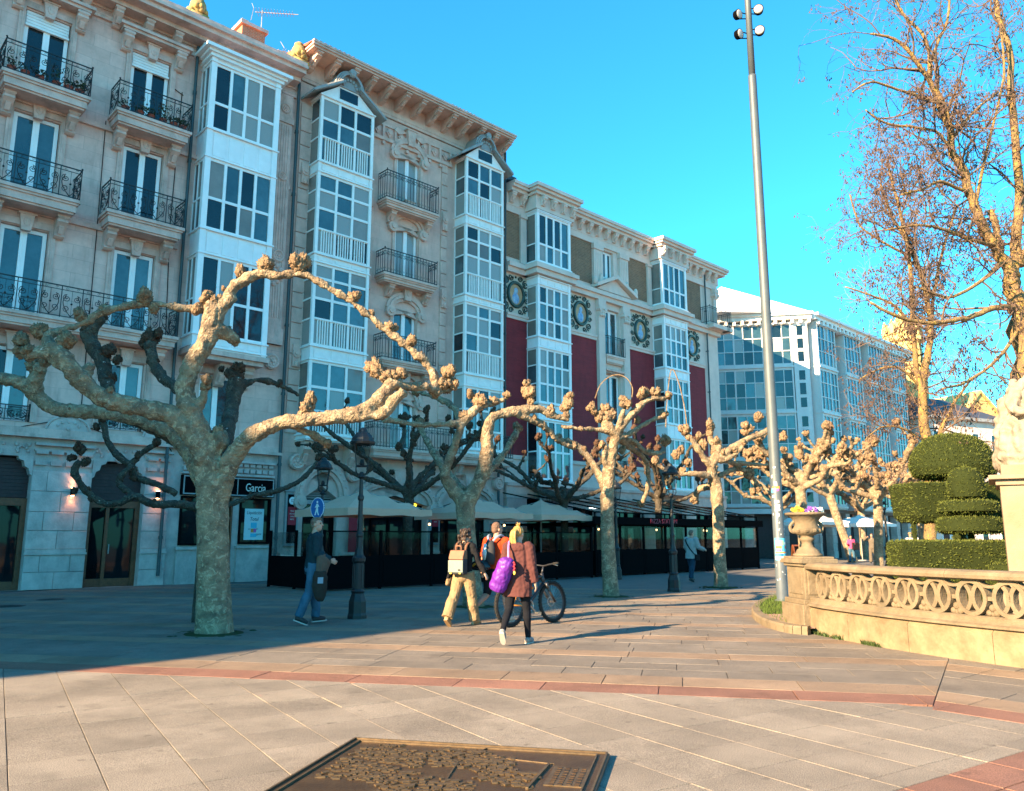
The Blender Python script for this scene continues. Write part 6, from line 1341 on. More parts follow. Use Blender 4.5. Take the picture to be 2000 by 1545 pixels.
# tree pits
M['soil'] = mat('dark soil with moss', (.05, .045, .03), .95, .1, col2=(.03, .06, .015), scale=14, bump=1, bscale=60)
for p in ((-4.743,13.1,0), (-0.847,18.043,0), (2.557,21.134,0), (6.41,25.006,0)):
    mb = MB(); n = 9
    for k in range(40): a = R.uniform(0, 6.28); q = R.uniform(.25, .68); mb.ball((p[0]+q*cos(a), p[1]+q*sin(a), -.005), (R.uniform(.03, .08), R.uniform(.03, .08), R.uniform(.008, .02)), 6, 4)
    mb.loft([((p[0], p[1], -.014), (.46, -.1, 0), (.1, .44, 0)), ((p[0], p[1], .006), (.44, -.1, 0), (.1, .42, 0)), ((p[0], p[1], .02), (.3, 0, 0), (0, .3, 0))], 18)
    mb.build('tree_pit_soil', M['soil'], None, kind='stuff')
# ---------------------------------------------------------------- bare seed-hung trees on the right
M['ashbark'] = barkmat('grey brown ridged bark with lichen', (.27, .18, .085), (.12, .08, .045), (.36, .24, .05), 0, 3)
M['twig'] = mat('twigs', (.115, .08, .058), .85, .2, var=.3, scale=8)
M['seed'] = mat('dry brown seed clusters', (.075, .047, .038), .8, .2, var=.5, scale=12, rnd=.1)
def bare_tree(label, base, limbs, seed, ntw, bounds, tr=.012, seedsz=.09, nseed=900):
    """limbs given; twigs grow from limb points, drooping, with hanging key clusters"""
    r = random.Random(seed); B_ = Vector(base); t = thing('bare_tree', label, 'tree', base, 0, 'bare seed-hung trees')
    mb = MB(B_); src = []
    for pts, rad in limbs:
        pp = catmull(pts, 4); rr = [x*.8 for x in lerps(rad, 4)]
        q = [p+J(r, .35*rr[i]) for i, p in enumerate(pp)]; mb.tube(q, rr, 8)
        for i, p in enumerate(q):
            if rr[i] < .19: src.append((p, (q[min(i+1, len(q)-1)]-q[max(i-1, 0)]).normalized(), rr[i]))
    mb.build('trunk', M['ashbark'], t, smooth=True)
    bb = MB(B_); tw = MB(B_); ends = []; 
    def grow(p, d, rad, ln, lev):
        n = 5; pts = [p]; 
        for i in range(n):
            d = (d+J(r, .34)+Vector((0, 0, -.05*lev if lev > 1 else .06))).normalized(); p = p+d*(ln/n); pts.append(p)
        if not bounds(p): return
        (bb if lev == 0 else tw).tube(pts, [rad*(1-.6*i/n) for i in range(n+1)], 5 if lev == 0 else 3, cap=False)
        if lev < 2:
            for k in range(r.randint(4, 7) if lev == 0 else r.randint(3, 5)):
                i = r.randint(1, n); e = (pts[i]-pts[i-1]).normalized(); e = (e*.6+J(r, 1.0)).normalized(); grow(pts[i], e, rad*.5, ln*r.uniform(.45, .75), lev+1)
        else: ends.append(p); ends.append(pts[3])
    for k in range(ntw):
        p, d, rd = r.choice(src); e = (d*.5+J(r, 1.0)+Vector((0, 0, .15))).normalized(); grow(p, e, min(rd*.55, .035), r.uniform(.8, 1.9), 0)
    bb.build('branches', M['twig'], t, smooth=True, kind='stuff'); tw.build('twigs', M['twig'], t, kind='stuff')
    sd = MB(B_); r.shuffle(ends)
    for p in ends[:nseed]:
        for k in range(r.randint(5, 10)):
            o = p+J(r, seedsz*.7)+Vector((0, 0, -r.random()*seedsz*1.1)); d = Vector((r.uniform(-.4, .4), r.uniform(-.4, .4), -1))*seedsz*r.uniform(.45, .9); w_ = Vector((r.uniform(-1, 1), r.uniform(-1, 1), .2)).normalized()*seedsz*.2
            sd.add([o, o+d*.5+w_, o+d, o+d*.5-w_], [(0, 1, 2, 3)])
    sd.build('seed_clusters', M['seed'], t, kind='stuff'); return t
Y = 20
LA = [([(12.828,20,1.5), (13.057,20,4.058), (13.193,20,6.054), (13.174,20,7.424), (13.133,20,8.262)], [.36, .33, .31, .28, .25]),
 ([(13.143,20,7.982), (13.005,20,8.686), (12.604,19.9,9.287), (12.33,19.8,9.818), (12.067,19.7,10.449), (11.98,19.6,10.95), (11.653,19.5,11.48), (11.563,19.4,12.083), (11.398,19.3,12.76), (11.037,19.2,13.364), (10.639,19.1,14.013), (10.09,19,14.499), (9.442,18.9,14.565)], [.22, .19, .165, .15, .14, .13, .115, .11, .10, .08, .065, .05, .03]),
 ([(13.201,20,8.262), (13.416,20.1,9.15), (13.696,20.2,10.352), (13.862,20.3,11.89), (13.988,20.4,13.479), (14.16,20.5,15.123), (14.03,20.6,16.328), (14.006,20.6,17.487)], [.2, .17, .15, .13, .12, .1, .09, .07]),
 ([(12.941,20,8.97), (12.995,20.2,9.622), (12.995,20.3,10.219)], [.12, .11, .1]), ([(13.367,20,8.544), (13.766,19.8,9.603), (14.26,19.5,10.902), (14.629,19.3,12.833)], [.15, .12, .1, .08]),
 ([(11.509,19.4,12.229), (11.206,19.4,13.338), (11.376,19.5,14.306), (11.929,19.6,15.452), (12.167,19.7,16.629)], [.08, .06, .05, .045, .04]), ([(11.398,19.3,12.76), (10.681,19,12.802), (9.94,18.7,12.839), (9.084,18.4,12.87), (8.562,18.3,12.526)], [.07, .05, .04, .035, .025]),
 ([(11.037,19.2,13.364), (11.079,19.2,14.56), (10.53,19.2,15.32), (10.251,19.2,16.09)], [.06, .05, .045, .04]), ([(11.669,19.5,11.918), (12.489,19.7,12.843), (13.301,19.9,13.49)], [.06, .045, .035]), ([(11.966,19.6,10.806), (11.26,19.3,11.883), (10.525,19.1,11.991), (9.635,18.9,12.024), (9.087,18.8,12.325)], [.06, .05, .045, .035, .025]),
 ([(12.272,19.8,10.177), (12.861,19.9,11.982), (13.559,20,14.013), (13.641,20,15.42)], [.06, .05, .04, .03]), ([(11.916,19.6,10.446), (11.08,19.2,10.545), (10.393,18.9,10.196), (9.757,18.7,9.967)], [.06, .05, .04, .03]), ([(13.174,20,7.424), (12.388,19.5,7.276), (11.411,19,6.892), (10.538,18.6,6.65), (9.756,18.3,6.542), (8.952,18,6.645), (8.342,17.8,6.896)], [.13, .1, .085, .07, .06, .05, .035]),
 ([(12.956,20,9.112), (11.858,19.4,9.022), (10.995,19,9.139), (10.015,18.6,9.112), (9.095,18.3,8.858)], [.07, .06, .05, .04, .03]), ([(13.179,20,6.873), (12.119,19.3,5.895), (10.943,18.7,5.191), (10.09,18.3,4.929)], [.07, .05, .04, .03]), ([(12.978,20,8.686), (11.611,19.2,7.722), (10.712,18.8,7.33), (9.767,18.4,7.463)], [.07, .055, .045, .03])]
bare_tree('tall bare tree with lichened limbs and hanging seed clusters, behind the statue', (12.778,20,1.064), LA, 17, 125, lambda p: p.x > 7.0+.00*p.z or p.z > 11, seedsz=.11, nseed=1500)
LB = [([(14.047,27,0.995), (14.129,27,3.727), (14.156,27,4.777), (14.178,27,6.559), (14.491,27,7.648), (14.701,27,8.753), (14.604,27,10.25), (14.343,27,11.392), (14.045,27,12.162), (13.651,27,12.94), (13.379,27,14.121)], [.26, .24, .22, .19, .16, .13, .11, .1, .08, .06, .05]),
 ([(14.145,27,6.199), (14.01,26.9,7.625), (13.982,26.8,9.068), (14.024,26.7,10.904), (13.812,26.6,12.77), (13.454,26.5,14.473)], [.13, .11, .1, .09, .07, .05]), ([(14.491,27,7.648), (14.844,27.2,9.181), (15.317,27.4,10.764), (15.952,27.6,12.399), (16.565,27.8,13.682)], [.1, .08, .07, .06, .04]), ([(14.003,26.8,8.699), (13.291,26.5,9.35), (12.469,26.2,9.625), (11.355,26,9.926)], [.07, .06, .05, .03]),
 ([(14.121,27,4.777), (13.153,26.6,5.146), (12.322,26.3,5.122), (11.685,26.1,4.667)], [.06, .05, .04, .03]), ([(14.178,27,6.559), (13.331,26.6,7.198), (12.534,26.4,7.155), (11.721,26.2,6.76)], [.06, .05, .04, .03]), ([(14.754,27.2,4.979), (15.449,27.4,6.087), (16.142,27.6,6.856)], [.09, .07, .05]), ([(14.003,26.7,11.282), (12.909,26.4,11.736), (12.143,26.2,12.223), (11.781,26,13.272)], [.06, .05, .04, .03])]
bare_tree('smaller bare tree with lichen-yellow stems rising behind the clipped yew dome', (14.032,27,0.828), LB, 23, 95, lambda p: p.x > 10.4+.0*p.z, seedsz=.13, nseed=1200)
_t = [o for o in COL.objects if o.name.startswith('bare_tree')][0]
for i, (x, y) in enumerate(((30, -2), (24, -16), (38, -20))): tree_dup(_t, (x, y, 0), (0, 0, 1.3+i*2), 'bare tree across the square outside the frame, mirrored in the facade windows' if i == 0 else ('second' if i == 1 else 'third')+' bare tree across the square outside the frame, mirrored in windows')
# ---------------------------------------------------------------- garden: balustrade, urn, kerb, yews, statue
M['bal'] = mat('weathered garden limestone', (.215, .168, .11), .85, .25, col2=(.125, .096, .06), scale=2.5, bump=.6, bscale=24, dirt=((.10, .088, .062), 2.6, .85))  # the stone's own mottled colour with darker dirt
M['balb'] = mat('rendered plinth limestone', (.26, .20, .12), .85, .25, col2=(.14, .104, .06), scale=3.2, bump=.6, bscale=14, dirt=((.12, .10, .065), 2.8, .75))
cpts = catmull([Vector((4.80, 13.30, 0)), Vector((4.84, 12.7, 0)), Vector((4.97, 12.1, 0)), Vector((5.22, 11.2, 0)), Vector((5.56, 10.4, 0)), Vector((5.98, 9.62, 0)), Vector((6.6, 8.75, 0)), Vector((7.5, 7.9, 0)), Vector((8.6, 7.2, 0))], 8)
cum = [0]
for a, b in zip(cpts, cpts[1:]): cum.append(cum[-1]+(b-a).length)
def at(d):
    d = min(max(d, 0), cum[-1]-1e-4)
    for i in range(len(cum)-1):
        if cum[i+1] >= d:
            k = (d-cum[i])/(cum[i+1]-cum[i]); t = (cpts[i+1]-cpts[i]).normalized(); return cpts[i].lerp(cpts[i+1], k), t
bal = thing('balustrade', 'curved pale limestone garden balustrade with interlaced rings and a corner pier', 'balustrade', (4.8, 13.3, 0))
BO = Vector((4.8, 13.3, 0))
def sweep(prof, d0, d1, n):
    """profile (outward, z): outward is towards the square"""
    mb = MB(BO); vs = []; m = len(prof)
    for i in range(n+1):
        p, t = at(d0+(d1-d0)*i/n); o = Vector((t.y, -t.x, 0))*-1
        o = Vector((-abs(t.y), t.x if t.y < 0 else -t.x, 0)) if False else Vector((t.y, -t.x, 0))
        for u, z in prof: vs.append(p+o*u+Vector((0, 0, z)))
    fs = [(i*m+k, i*m+(k+1) % m, (i+1)*m+(k+1) % m, (i+1)*m+k) for i in range(n) for k in range(m)]+[list(range(m)), list(range(n*m, (n+1)*m))[::-1]]
    mb.add(vs, fs); return mb
LT = cum[-1]
_d = 0; k = 0
while _d < LT-.2:                                      # plinth in long stones
    e = min(_d+1.18, LT); sweep([(0, -.05), (0, .36), (-.03, .385), (-.03, .41), (-.30, .41), (-.30, -.05)], _d+.004, e-.004, 6).build('plinth_stone', M['balb'], bal); _d = e
sweep([(-.01, .405), (.03, .42), (.03, .445), (-.02, .465), (-.05, .49), (-.05, .53), (-.08, .55), (-.27, .55), (-.28, .405)], .0, LT, 48).build('base_course', M['bal'], bal)
_d = 0
while _d < LT-.2:
    e = min(_d+1.5, LT); sweep([(-.02, .985), (.02, 1.0), (.03, 1.04), (.0, 1.08), (-.05, 1.10), (-.24, 1.10), (-.30, 1.07), (-.31, 1.0), (-.26, .985)], _d+.003, e-.003, 8).build('coping_stone', M['bal'], bal); _d = e
def onface(d, u, z):
    p, t = at(d); return p+Vector((t.y, -t.x, 0))*u+Vector((0, 0, z))
def flat_ring(mb, d0, zc, rx, rz, w, u0, u1, n=28, a0=0, a1=2*pi):
    vs = []; 
    for i in range(n+1):
        a = a0+(a1-a0)*i/n
        for q in (0, w): 
            for u in (u0, u1): vs.append(onface(d0+(rx-q)*cos(a), u, zc+(rz-q)*sin(a)))
    fs = []
    for i in range(n):
        a, b = i*4, (i+1)*4; fs += [(a, b, b+1, a+1), (a+2, a+3, b+3, b+2), (a+1, b+1, b+3, a+3), (a, a+2, b+2, b)]
    mb.add([v for v in vs], fs)
d = .42; pitch = .475
while d < LT-.3:
    mb = MB(BO); flat_ring(mb, d, .765, .205, .225, .05, -.22, -.07); mb.build('ring', M['bal'], bal)
    for sg in (-1, 1):                                  # crossing arcs inside the ring
        mb = MB(BO); flat_ring(mb, d+sg*.205, .765, .215, .235, .05, -.21, -.085, 14, pi-.95 if sg > 0 else -.95, pi+.95 if sg > 0 else .95); mb.build('crossing_arc', M['bal'], bal)
    e = d+pitch/2
    mb = MB(BO); pa = [onface(e-.06+.12*k/3, u, z) for k in range(4) for u, z in ((-.2, .735), (-.09, .735), (-.09, .785), (-.2, .785))]
    mb.add(pa, [(k*4+j, k*4+(j+1) % 4, k*4+4+(j+1) % 4, k*4+4+j) for k in range(3) for j in range(4)]+[(3, 2, 1, 0), (12, 13, 14, 15)]); mb.build('link', M['bal'], bal)
    mb = MB(BO)
    for (q, z, r_) in ((-.045, .585, .045), (.045, .585, .045), (0, .645, .05)): mb.ball(onface(e+q, -.13, z), (r_, .045, r_), 8, 6)
    mb.tube([onface(e, -.13, .545), onface(e, -.13, .6)], .03, 6); mb.build('trefoil', M['bal'], bal, smooth=True)
    mb = MB(BO); flat_ring(mb, e, .985, .16, .10, .035, -.2, -.08, 10, pi, 2*pi); mb.build('link_arch', M['bal'], bal)
    d += pitch
# back sheet of shade-loving soil behind the balustrade is the garden bed
pierc = Vector((4.98, 13.62, 0)); PR = radians(6)
def pbox(mb, hx, hy, z0, z1):
    vs = []
    for z in (z0, z1):
        for x, y in ((-hx, -hy), (hx, -hy), (hx, hy), (-hx, hy)): vs.append(pierc+Vector((x*cos(PR)-y*sin(PR), x*sin(PR)+y*cos(PR), z)))
    mb.add(vs, [(3, 2, 1, 0), (4, 5, 6, 7), (0, 1, 5, 4), (1, 2, 6, 5), (2, 3, 7, 6), (3, 0, 4, 7)])
mb = MB(BO); pbox(mb, .33, .40, -.05, .43); pbox(mb, .29, .36, .425, .51); pbox(mb, .24, .32, .505, 1.035); pbox(mb, .19, .335, .58, .96); pbox(mb, .255, .24, .58, .96); pbox(mb, .28, .35, 1.03, 1.085); pbox(mb, .32, .39, 1.08, 1.155); pbox(mb, .28, .35, 1.15, 1.19)
o = mb.build('pier', M['bal'], bal, bevel=.012)
ut = thing('stone_urn', 'weathered stone urn with planted flowers on the balustrade pier', 'urn', pierc+Vector((0, 0, 1.19)))
mb = MB(); mb.lathe([(.24, 0), (.24, .04), (.20, .05), (.17, .11), (.10, .16), (.085, .22), (.10, .25), (.12, .27), (.12, .30), (.09, .32), (.13, .35), (.20, .38), (.225, .42), (.215, .47), (.19, .52), (.20, .58), (.24, .64), (.30, .68), (.33, .69), (.335, .72), (.30, .73), (.27, .70)], n=28); mb.build('body', M['bal'], ut, smooth=True)
for k in range(2):
    mb = MB(); sg = 1 if k else -1; mb.tube(catmull([(sg*.2, 0, .58), (sg*.27, 0, .5), (sg*.26, 0, .42), (sg*.2, 0, .4)], 3), .028, 6); mb.build('handle', M['bal'], ut)
mb = MB(); 
for k in range(10): a = k*2*pi/10; mb.ball((.2*cos(a), .2*sin(a), .43), (.05, .05, .04), 6, 4)
mb.build('carved_band', M['bal'], ut)
M['fly'] = mat('yellow petals', (.80, .50, .02), .6); M['flp'] = mat('purple petals', (.16, .05, .34), .6); M['flw'] = mat('white petals', (.8, .8, .75), .6); M['leaf'] = mat('fresh green leaves', (.04, .065, .016), .7, .3, var=.4, scale=20)
def pansies(off, m, label):
    c = pierc+Vector((off[0], off[1], 1.19+.71)); t = thing('pansies', label, 'flowers', c, 0, 'flowers in the stone urn'); mb = MB(); lf = MB()
    for k in range(9):
        p = Vector((R.uniform(-.11, .11), R.uniform(-.1, .1), R.uniform(.04, .1)))
        for j in range(5): a = j*1.257+k; q = p+Vector((.022*cos(a), -.005, .022*sin(a))); mb.ball(q, (.014, .006, .014), 6, 4)
        lf.tube([p, (p.x*.6, p.y*.6, -.04)], .004, 3)
    for k in range(24): p = Vector((R.uniform(-.13, .13), R.uniform(-.12, .12), R.uniform(-.02, .06))); dd = J(R, .06); e = dd.orthogonal().normalized()*.016; lf.add([p, p+dd*.5+e, p+dd, p+dd*.5-e], [(0, 1, 2, 3)])
    mb.build('petals', M[m], t, kind='stuff'); lf.build('leaves', M['leaf'], t)
pansies((-.14, -.08), 'fly', 'yellow pansies at the left of the stone urn'); pansies((.05, -.1), 'flp', 'purple pansies in the middle of the stone urn'); pansies((.19, -.05), 'flw', 'white pansies at the right of the stone urn')
# raised kerb with grass round the mast
kout = catmull([Vector(q) for q in ((4.62, 12.85, 0), (4.40, 13.1, 0), (4.33, 13.9, 0), (4.45, 15.0, 0), (4.80, 16.4, 0), (5.35, 17.9, 0), (6.2, 19.5, 0), (7.4, 20.6, 0), (9.5, 21.4, 0))], 5)
KO = Vector((5, 15, 0)); kr = bpy.data.objects.new('kerb', None); COL.objects.link(kr); kr['kind'] = 'structure'
for i in range(0, len(kout)-2, 2):
    seg = kout[i:i+3]; mb = MB(); vs = []
    for j, p in enumerate(seg):
        g = i+j; t = (kout[min(g+1, len(kout)-1)]-kout[max(g-1, 0)]).normalized(); o = Vector((-t.y, t.x, 0))
        p2 = p+t*(.006 if j == 0 else -.006 if j == 2 else 0)
        for u, z in ((0, -.04), (0, .10), (-.02, .13), (-.16, .135), (-.18, -.04)): vs.append(p2+o*u+Vector((0, 0, z)))
    mb.add(vs, [(a*5+k, a*5+(k+1) % 5, (a+1)*5+(k+1) % 5, (a+1)*5+k) for a in range(2) for k in range(5)]+[(0, 1, 2, 3, 4), (14, 13, 12, 11, 10)]); mb.build('kerb_stone', M['bal'], kr)
inner = [p+Vector((.12, 0, 0)) for p in kout]
M['pinkgravel'] = mat('pinkish compacted gravel', (.34, .22, .16), .95, .1, var=.25, scale=9, bump=.6, bscale=90)
mb = MB(); ring = [(p.x, p.y) for p in inner]+[(12, 21), (30, 40), (60, 40), (60, 4), (9, 7.0)]+[(p.x+.1, p.y) for p in reversed(cpts[::2])]
from mathutils.geometry import tessellate_polygon
tri = tessellate_polygon([[Vector((x, y, 0)) for x, y in ring]]); mb.add([(x, y, .10) for x, y in ring], [t[::-1] for t in tri]); mb.build('garden_ground', M['pinkgravel'], None, kind='structure')
M['grass'] = mat('bright short grass', (.05, .085, .012), .8, .3, var=.5, scale=14)
mb = MB(); rg = random.Random(9)
for k in range(5200):
    u, v = rg.random(), rg.random()
    i = rg.randint(10, len(inner)-12); p = inner[i]+Vector((.06+abs(rg.gauss(0, .55)), rg.uniform(-.3, .3), .08)); 
    if p.y < 15.2 and rg.random() < .93: continue
    h = .05+.09*rg.random(); dd = Vector((rg.uniform(-.05, .05), rg.uniform(-.05, .05), h)); e = Vector((rg.uniform(-1, 1), rg.uniform(-1, 1), 0)).normalized()*.008
    mb.add([p-e, p+e, p+dd], [(0, 1, 2)])
mb.build('grass', M['grass'], None, kind='stuff')
mb = MB()
for k in range(420):                                      # weeds along the foot of wall and kerb
    d = rg.choice((.35, .6, .9, 1.6, 1.75, .1, .12))+rg.gauss(0, .07); p = onface(abs(d), rg.uniform(.0, .05), 0); h = .03+.05*rg.random(); e = Vector((rg.uniform(-1, 1), rg.uniform(-1, 1), 0)).normalized()*.012; mb.add([p-e, p+e, p+Vector((rg.uniform(-.04, .04), rg.uniform(-.04, .04), h))], [(0, 1, 2)])
mb.build('weeds', M['leaf'], None, kind='stuff')
# clipped yews
M['yew'] = mat('clipped yew foliage', (.092, .108, .016), .75, .3, col2=(.035, .055, .008), scale=26, rnd=0); M['yewin'] = mat('yew interior', (.02, .028, .008), .95, .1)
def yew(label, shapes, base, nleaf, seed, leaf=.045):
    """closed clipped volumes covered with many small sprigs"""
    r = random.Random(seed); B_ = Vector(base); t = thing('clipped_yew', label, 'topiary', base, 0, 'clipped yew topiary'); core = MB(B_)
    for rings, n in shapes: core.loft(rings, n)
    me = core.mesh('form'); link('form', me, M['yewin'], t)
    bm = bmesh.new(); bm.from_mesh(me); bmesh.ops.recalc_face_normals(bm, faces=bm.faces); bmesh.ops.triangulate(bm, faces=bm.faces); fl = [(f.calc_area(), f.normal.copy(), [v.co.copy() for v in f.verts]) for f in bm.faces]; bm.free()
    lf = MB(); ws = [f[0] for f in fl]
    for a, nrm, vs in r.choices(fl, ws, k=nleaf):
        u, v = r.random(), r.random()
        if u+v > 1: u, v = 1-u, 1-v
        p = vs[0]+(vs[1]-vs[0])*u+(vs[2]-vs[0])*v+nrm*r.uniform(-.05, .018)
        d = (nrm*.9+J(r, .8)+Vector((0, 0, .3))).normalized()*leaf*r.uniform(.6, 1.4); e = d.cross(J(r, 1)); e = e.normalized()*leaf*.22 if e.length > 1e-6 else Vector((leaf*.2, 0, 0))
        lf.add([p-d*.3, p+d*.3+e, p+d, p+d*.3-e], [(0, 1, 2, 3)])
    lf.build('foliage', M['yew'], t, kind='stuff'); return t
def ringxy(c, rx, ry, z, rot=0): return ((c[0], c[1], z), (rx*cos(rot), rx*sin(rot), 0), (-ry*sin(rot), ry*cos(rot), 0))
def sq(c, hx, hy, z, rot=0):
    k = 1.414; a = rot+pi/4
    return ((c[0], c[1], z), (hx*cos(rot)+hy*-sin(rot), hx*sin(rot)+hy*cos(rot), 0), (-hx*cos(rot)+hy*-sin(rot), -hx*sin(rot)+hy*cos(rot), 0))
c = (10.27, 18.5); dome = [ringxy(c, .55, .5, 2.83), ringxy(c, .86, .8, 2.92), ringxy(c, .93, .85, 3.1), ringxy(c, .9, .82, 3.3), ringxy(c, .78, .72, 3.55), ringxy(c, .55, .5, 3.77), ringxy(c, .25, .24, 3.87), ringxy(c, .02, .02, 3.9)]
yew('broad clipped yew dome on top of the stepped topiary', [(dome, 22), ([ringxy(c, .14, .14, .1), ringxy(c, .12, .12, 2.9)], 8)], (c[0], c[1], .1), 15000, 1)
c = (10.35, 18.6); box = [sq(c, 1.13, .55, 1.86), sq(c, 1.22, .6, 2.0), sq(c, 1.27, .62, 2.68), sq(c, 1.24, .6, 2.72)]
yew('wide flat-topped clipped yew block behind the small dome', [(box, 4), ([ringxy((9.3, 18.6), .05, .05, .1), ringxy((9.3, 18.6), .05, .05, 2)], 6), ([ringxy((11.4, 18.6), .05, .05, .1), ringxy((11.4, 18.6), .05, .05, 2)], 6)], (c[0], c[1], .1), 15000, 2)
c = (9.80, 17.2); tiers = [([ringxy(c, 0.226, 0.226, 2.33), ringxy(c, 0.339, 0.339, 2.36), ringxy(c, 0.367, 0.362, 2.5), ringxy(c, 0.35, 0.339, 2.75), ringxy(c, 0.271, 0.271, 2.9), ringxy(c, 0.147, 0.147, 2.97), ringxy(c, 0.0113, 0.0113, 3.0)], 16),
    ([ringxy(c, 0.508, 0.508, 2.02), ringxy(c, 0.588, 0.588, 2.05), ringxy(c, 0.565, 0.565, 2.22), ringxy(c, 0.452, 0.452, 2.27), ringxy(c, 0.113, 0.113, 2.28)], 20), ([ringxy(c, 0.565, 0.565, 1.6), ringxy(c, 0.655, 0.633, 1.64), ringxy(c, 0.644, 0.621, 1.86), ringxy(c, 0.508, 0.508, 1.93), ringxy(c, 0.113, 0.113, 1.94)], 20), ([ringxy(c, 0.0678, 0.0678, .1), ringxy(c, 0.0678, 0.0678, 2.5)], 8)]
yew('small clipped yew ball over two curved tiers, in front of the block', tiers, (c[0], c[1], .1), 14000, 3, .038)
c = (9.3, 17.0); hedge = [sq(c, 1.25, .35, .1, .0), sq(c, 1.27, .38, .6, .0), sq(c, 1.25, .36, 1.36, .0), sq(c, 1.2, .32, 1.42, .0)]
yew('low straight clipped yew hedge behind the balustrade', [(hedge, 4)], (c[0], c[1], .1), 17000, 4)
c = (10.2, 16.5); yew('low rounded clipped yew mound at the foot of the hedge', [([ringxy(c, .5, .4, .1), ringxy(c, .55, .42, .7), ringxy(c, .45, .35, .95), ringxy(c, .1, .1, 1.03)], 14)], (c[0], c[1], .1), 5000, 5, .04)
# statue on a tall pedestal
M['marble'] = mat('pale statue stone', (.29, .25, .195), .75, .3, col2=(.19, .16, .12), scale=3, bump=.4, bscale=16); M['pedst'] = mat('warm pedestal limestone', (.24, .192, .135), .8, .3, col2=(.20, .142, .085), scale=1.2, bump=.3, bscale=20)  # statue and pedestal stone in their own mottled tones
st = thing('statue', 'pale stone robed statue at the right edge on a tall limestone pedestal', 'statue', (9.62, 14.2, .1), radians(-31))
mb = MB(); mb.box(-.98, 1.0, -.9, .9, 0, .5); mb.box(-.85, .9, -.8, .8, .5, .62); mb.box(-.8, .85, -.75, .75, .62, 2.3); mb.box(-.86, .9, -.8, .8, 2.3, 2.4); mb.box(-.96, 1.0, -.9, .9, 2.4, 2.48); mb.box(-.76, .8, -.7, .7, 2.48, 2.66); mb.build('pedestal', M['pedst'], st, bevel=.015)
mb = MB()
mb.loft([((-.12, 0, 2.62), (.66, 0, 0), (0, .52, 0)), ((-.14, 0, 2.9), (.66, .1, 0), (-.1, .5, 0)), ((-.16, 0, 3.3), (.66, .1, 0), (-.1, .46, 0)), ((.02, 0, 3.7), (.46, .06, 0), (-.05, .36, 0)), ((.04, 0, 4.05), (.42, 0, 0), (0, .3, 0)), ((.06, 0, 4.3), (.36, 0, 0), (0, .26, 0)), ((.08, 0, 4.42), (.14, 0, 0), (0, .14, 0)), ((.08, 0, 4.55), (.11, 0, 0), (0, .12, 0))], 20)
mb.ball((.08, -.04, 4.72), (.15, .18, .21), 12, 10); mb.ball((.08, -.22, 4.70), (.03, .05, .05), 6, 5); mb.ball((.08, -.14, 4.58), (.11, .1, .14), 8, 6); mb.lathe([(.16, 4.78), (.18, 4.9), (.14, 4.92)], (.08, -.02, 0), 10)
for k in range(9): a = k*.7; mb.tube(catmull([(.1+.4*cos(a), .32*sin(a), 4.1-.05*k % .3), (.1+.52*cos(a+.2), .42*sin(a+.2), 3.5), (.08+.62*cos(a+.35), .5*sin(a+.35), 2.7)], 4), .07, 6)
mb.tube(catmull([(-.3, -.05, 4.2), (-.46, -.2, 3.85), (-.4, -.4, 3.6), (-.15, -.5, 3.65)], 4), lerps([.13, .12, .1, .08], 4), 10); mb.tube(catmull([(.42, -.05, 4.2), (.58, -.2, 3.8), (.6, -.45, 3.9)], 4), lerps([.13, .12, .09], 4), 10)
mb.tube(catmull([(-.32, .1, 4.22), (-.55, .16, 3.7), (-.64, .12, 3.1), (-.6, .05, 2.7)], 4), lerps([.1, .16, .2, .22], 4), 10)
me = remeshed(mb, 'figure', .02, 1, lambda p: .11*noise.noise(Vector((p.x*7, p.y*7, p.z*1.8)))+.05*noise.noise(p*8)+.012*noise.noise(p*21)); link('figure', me, M['marble'], st)
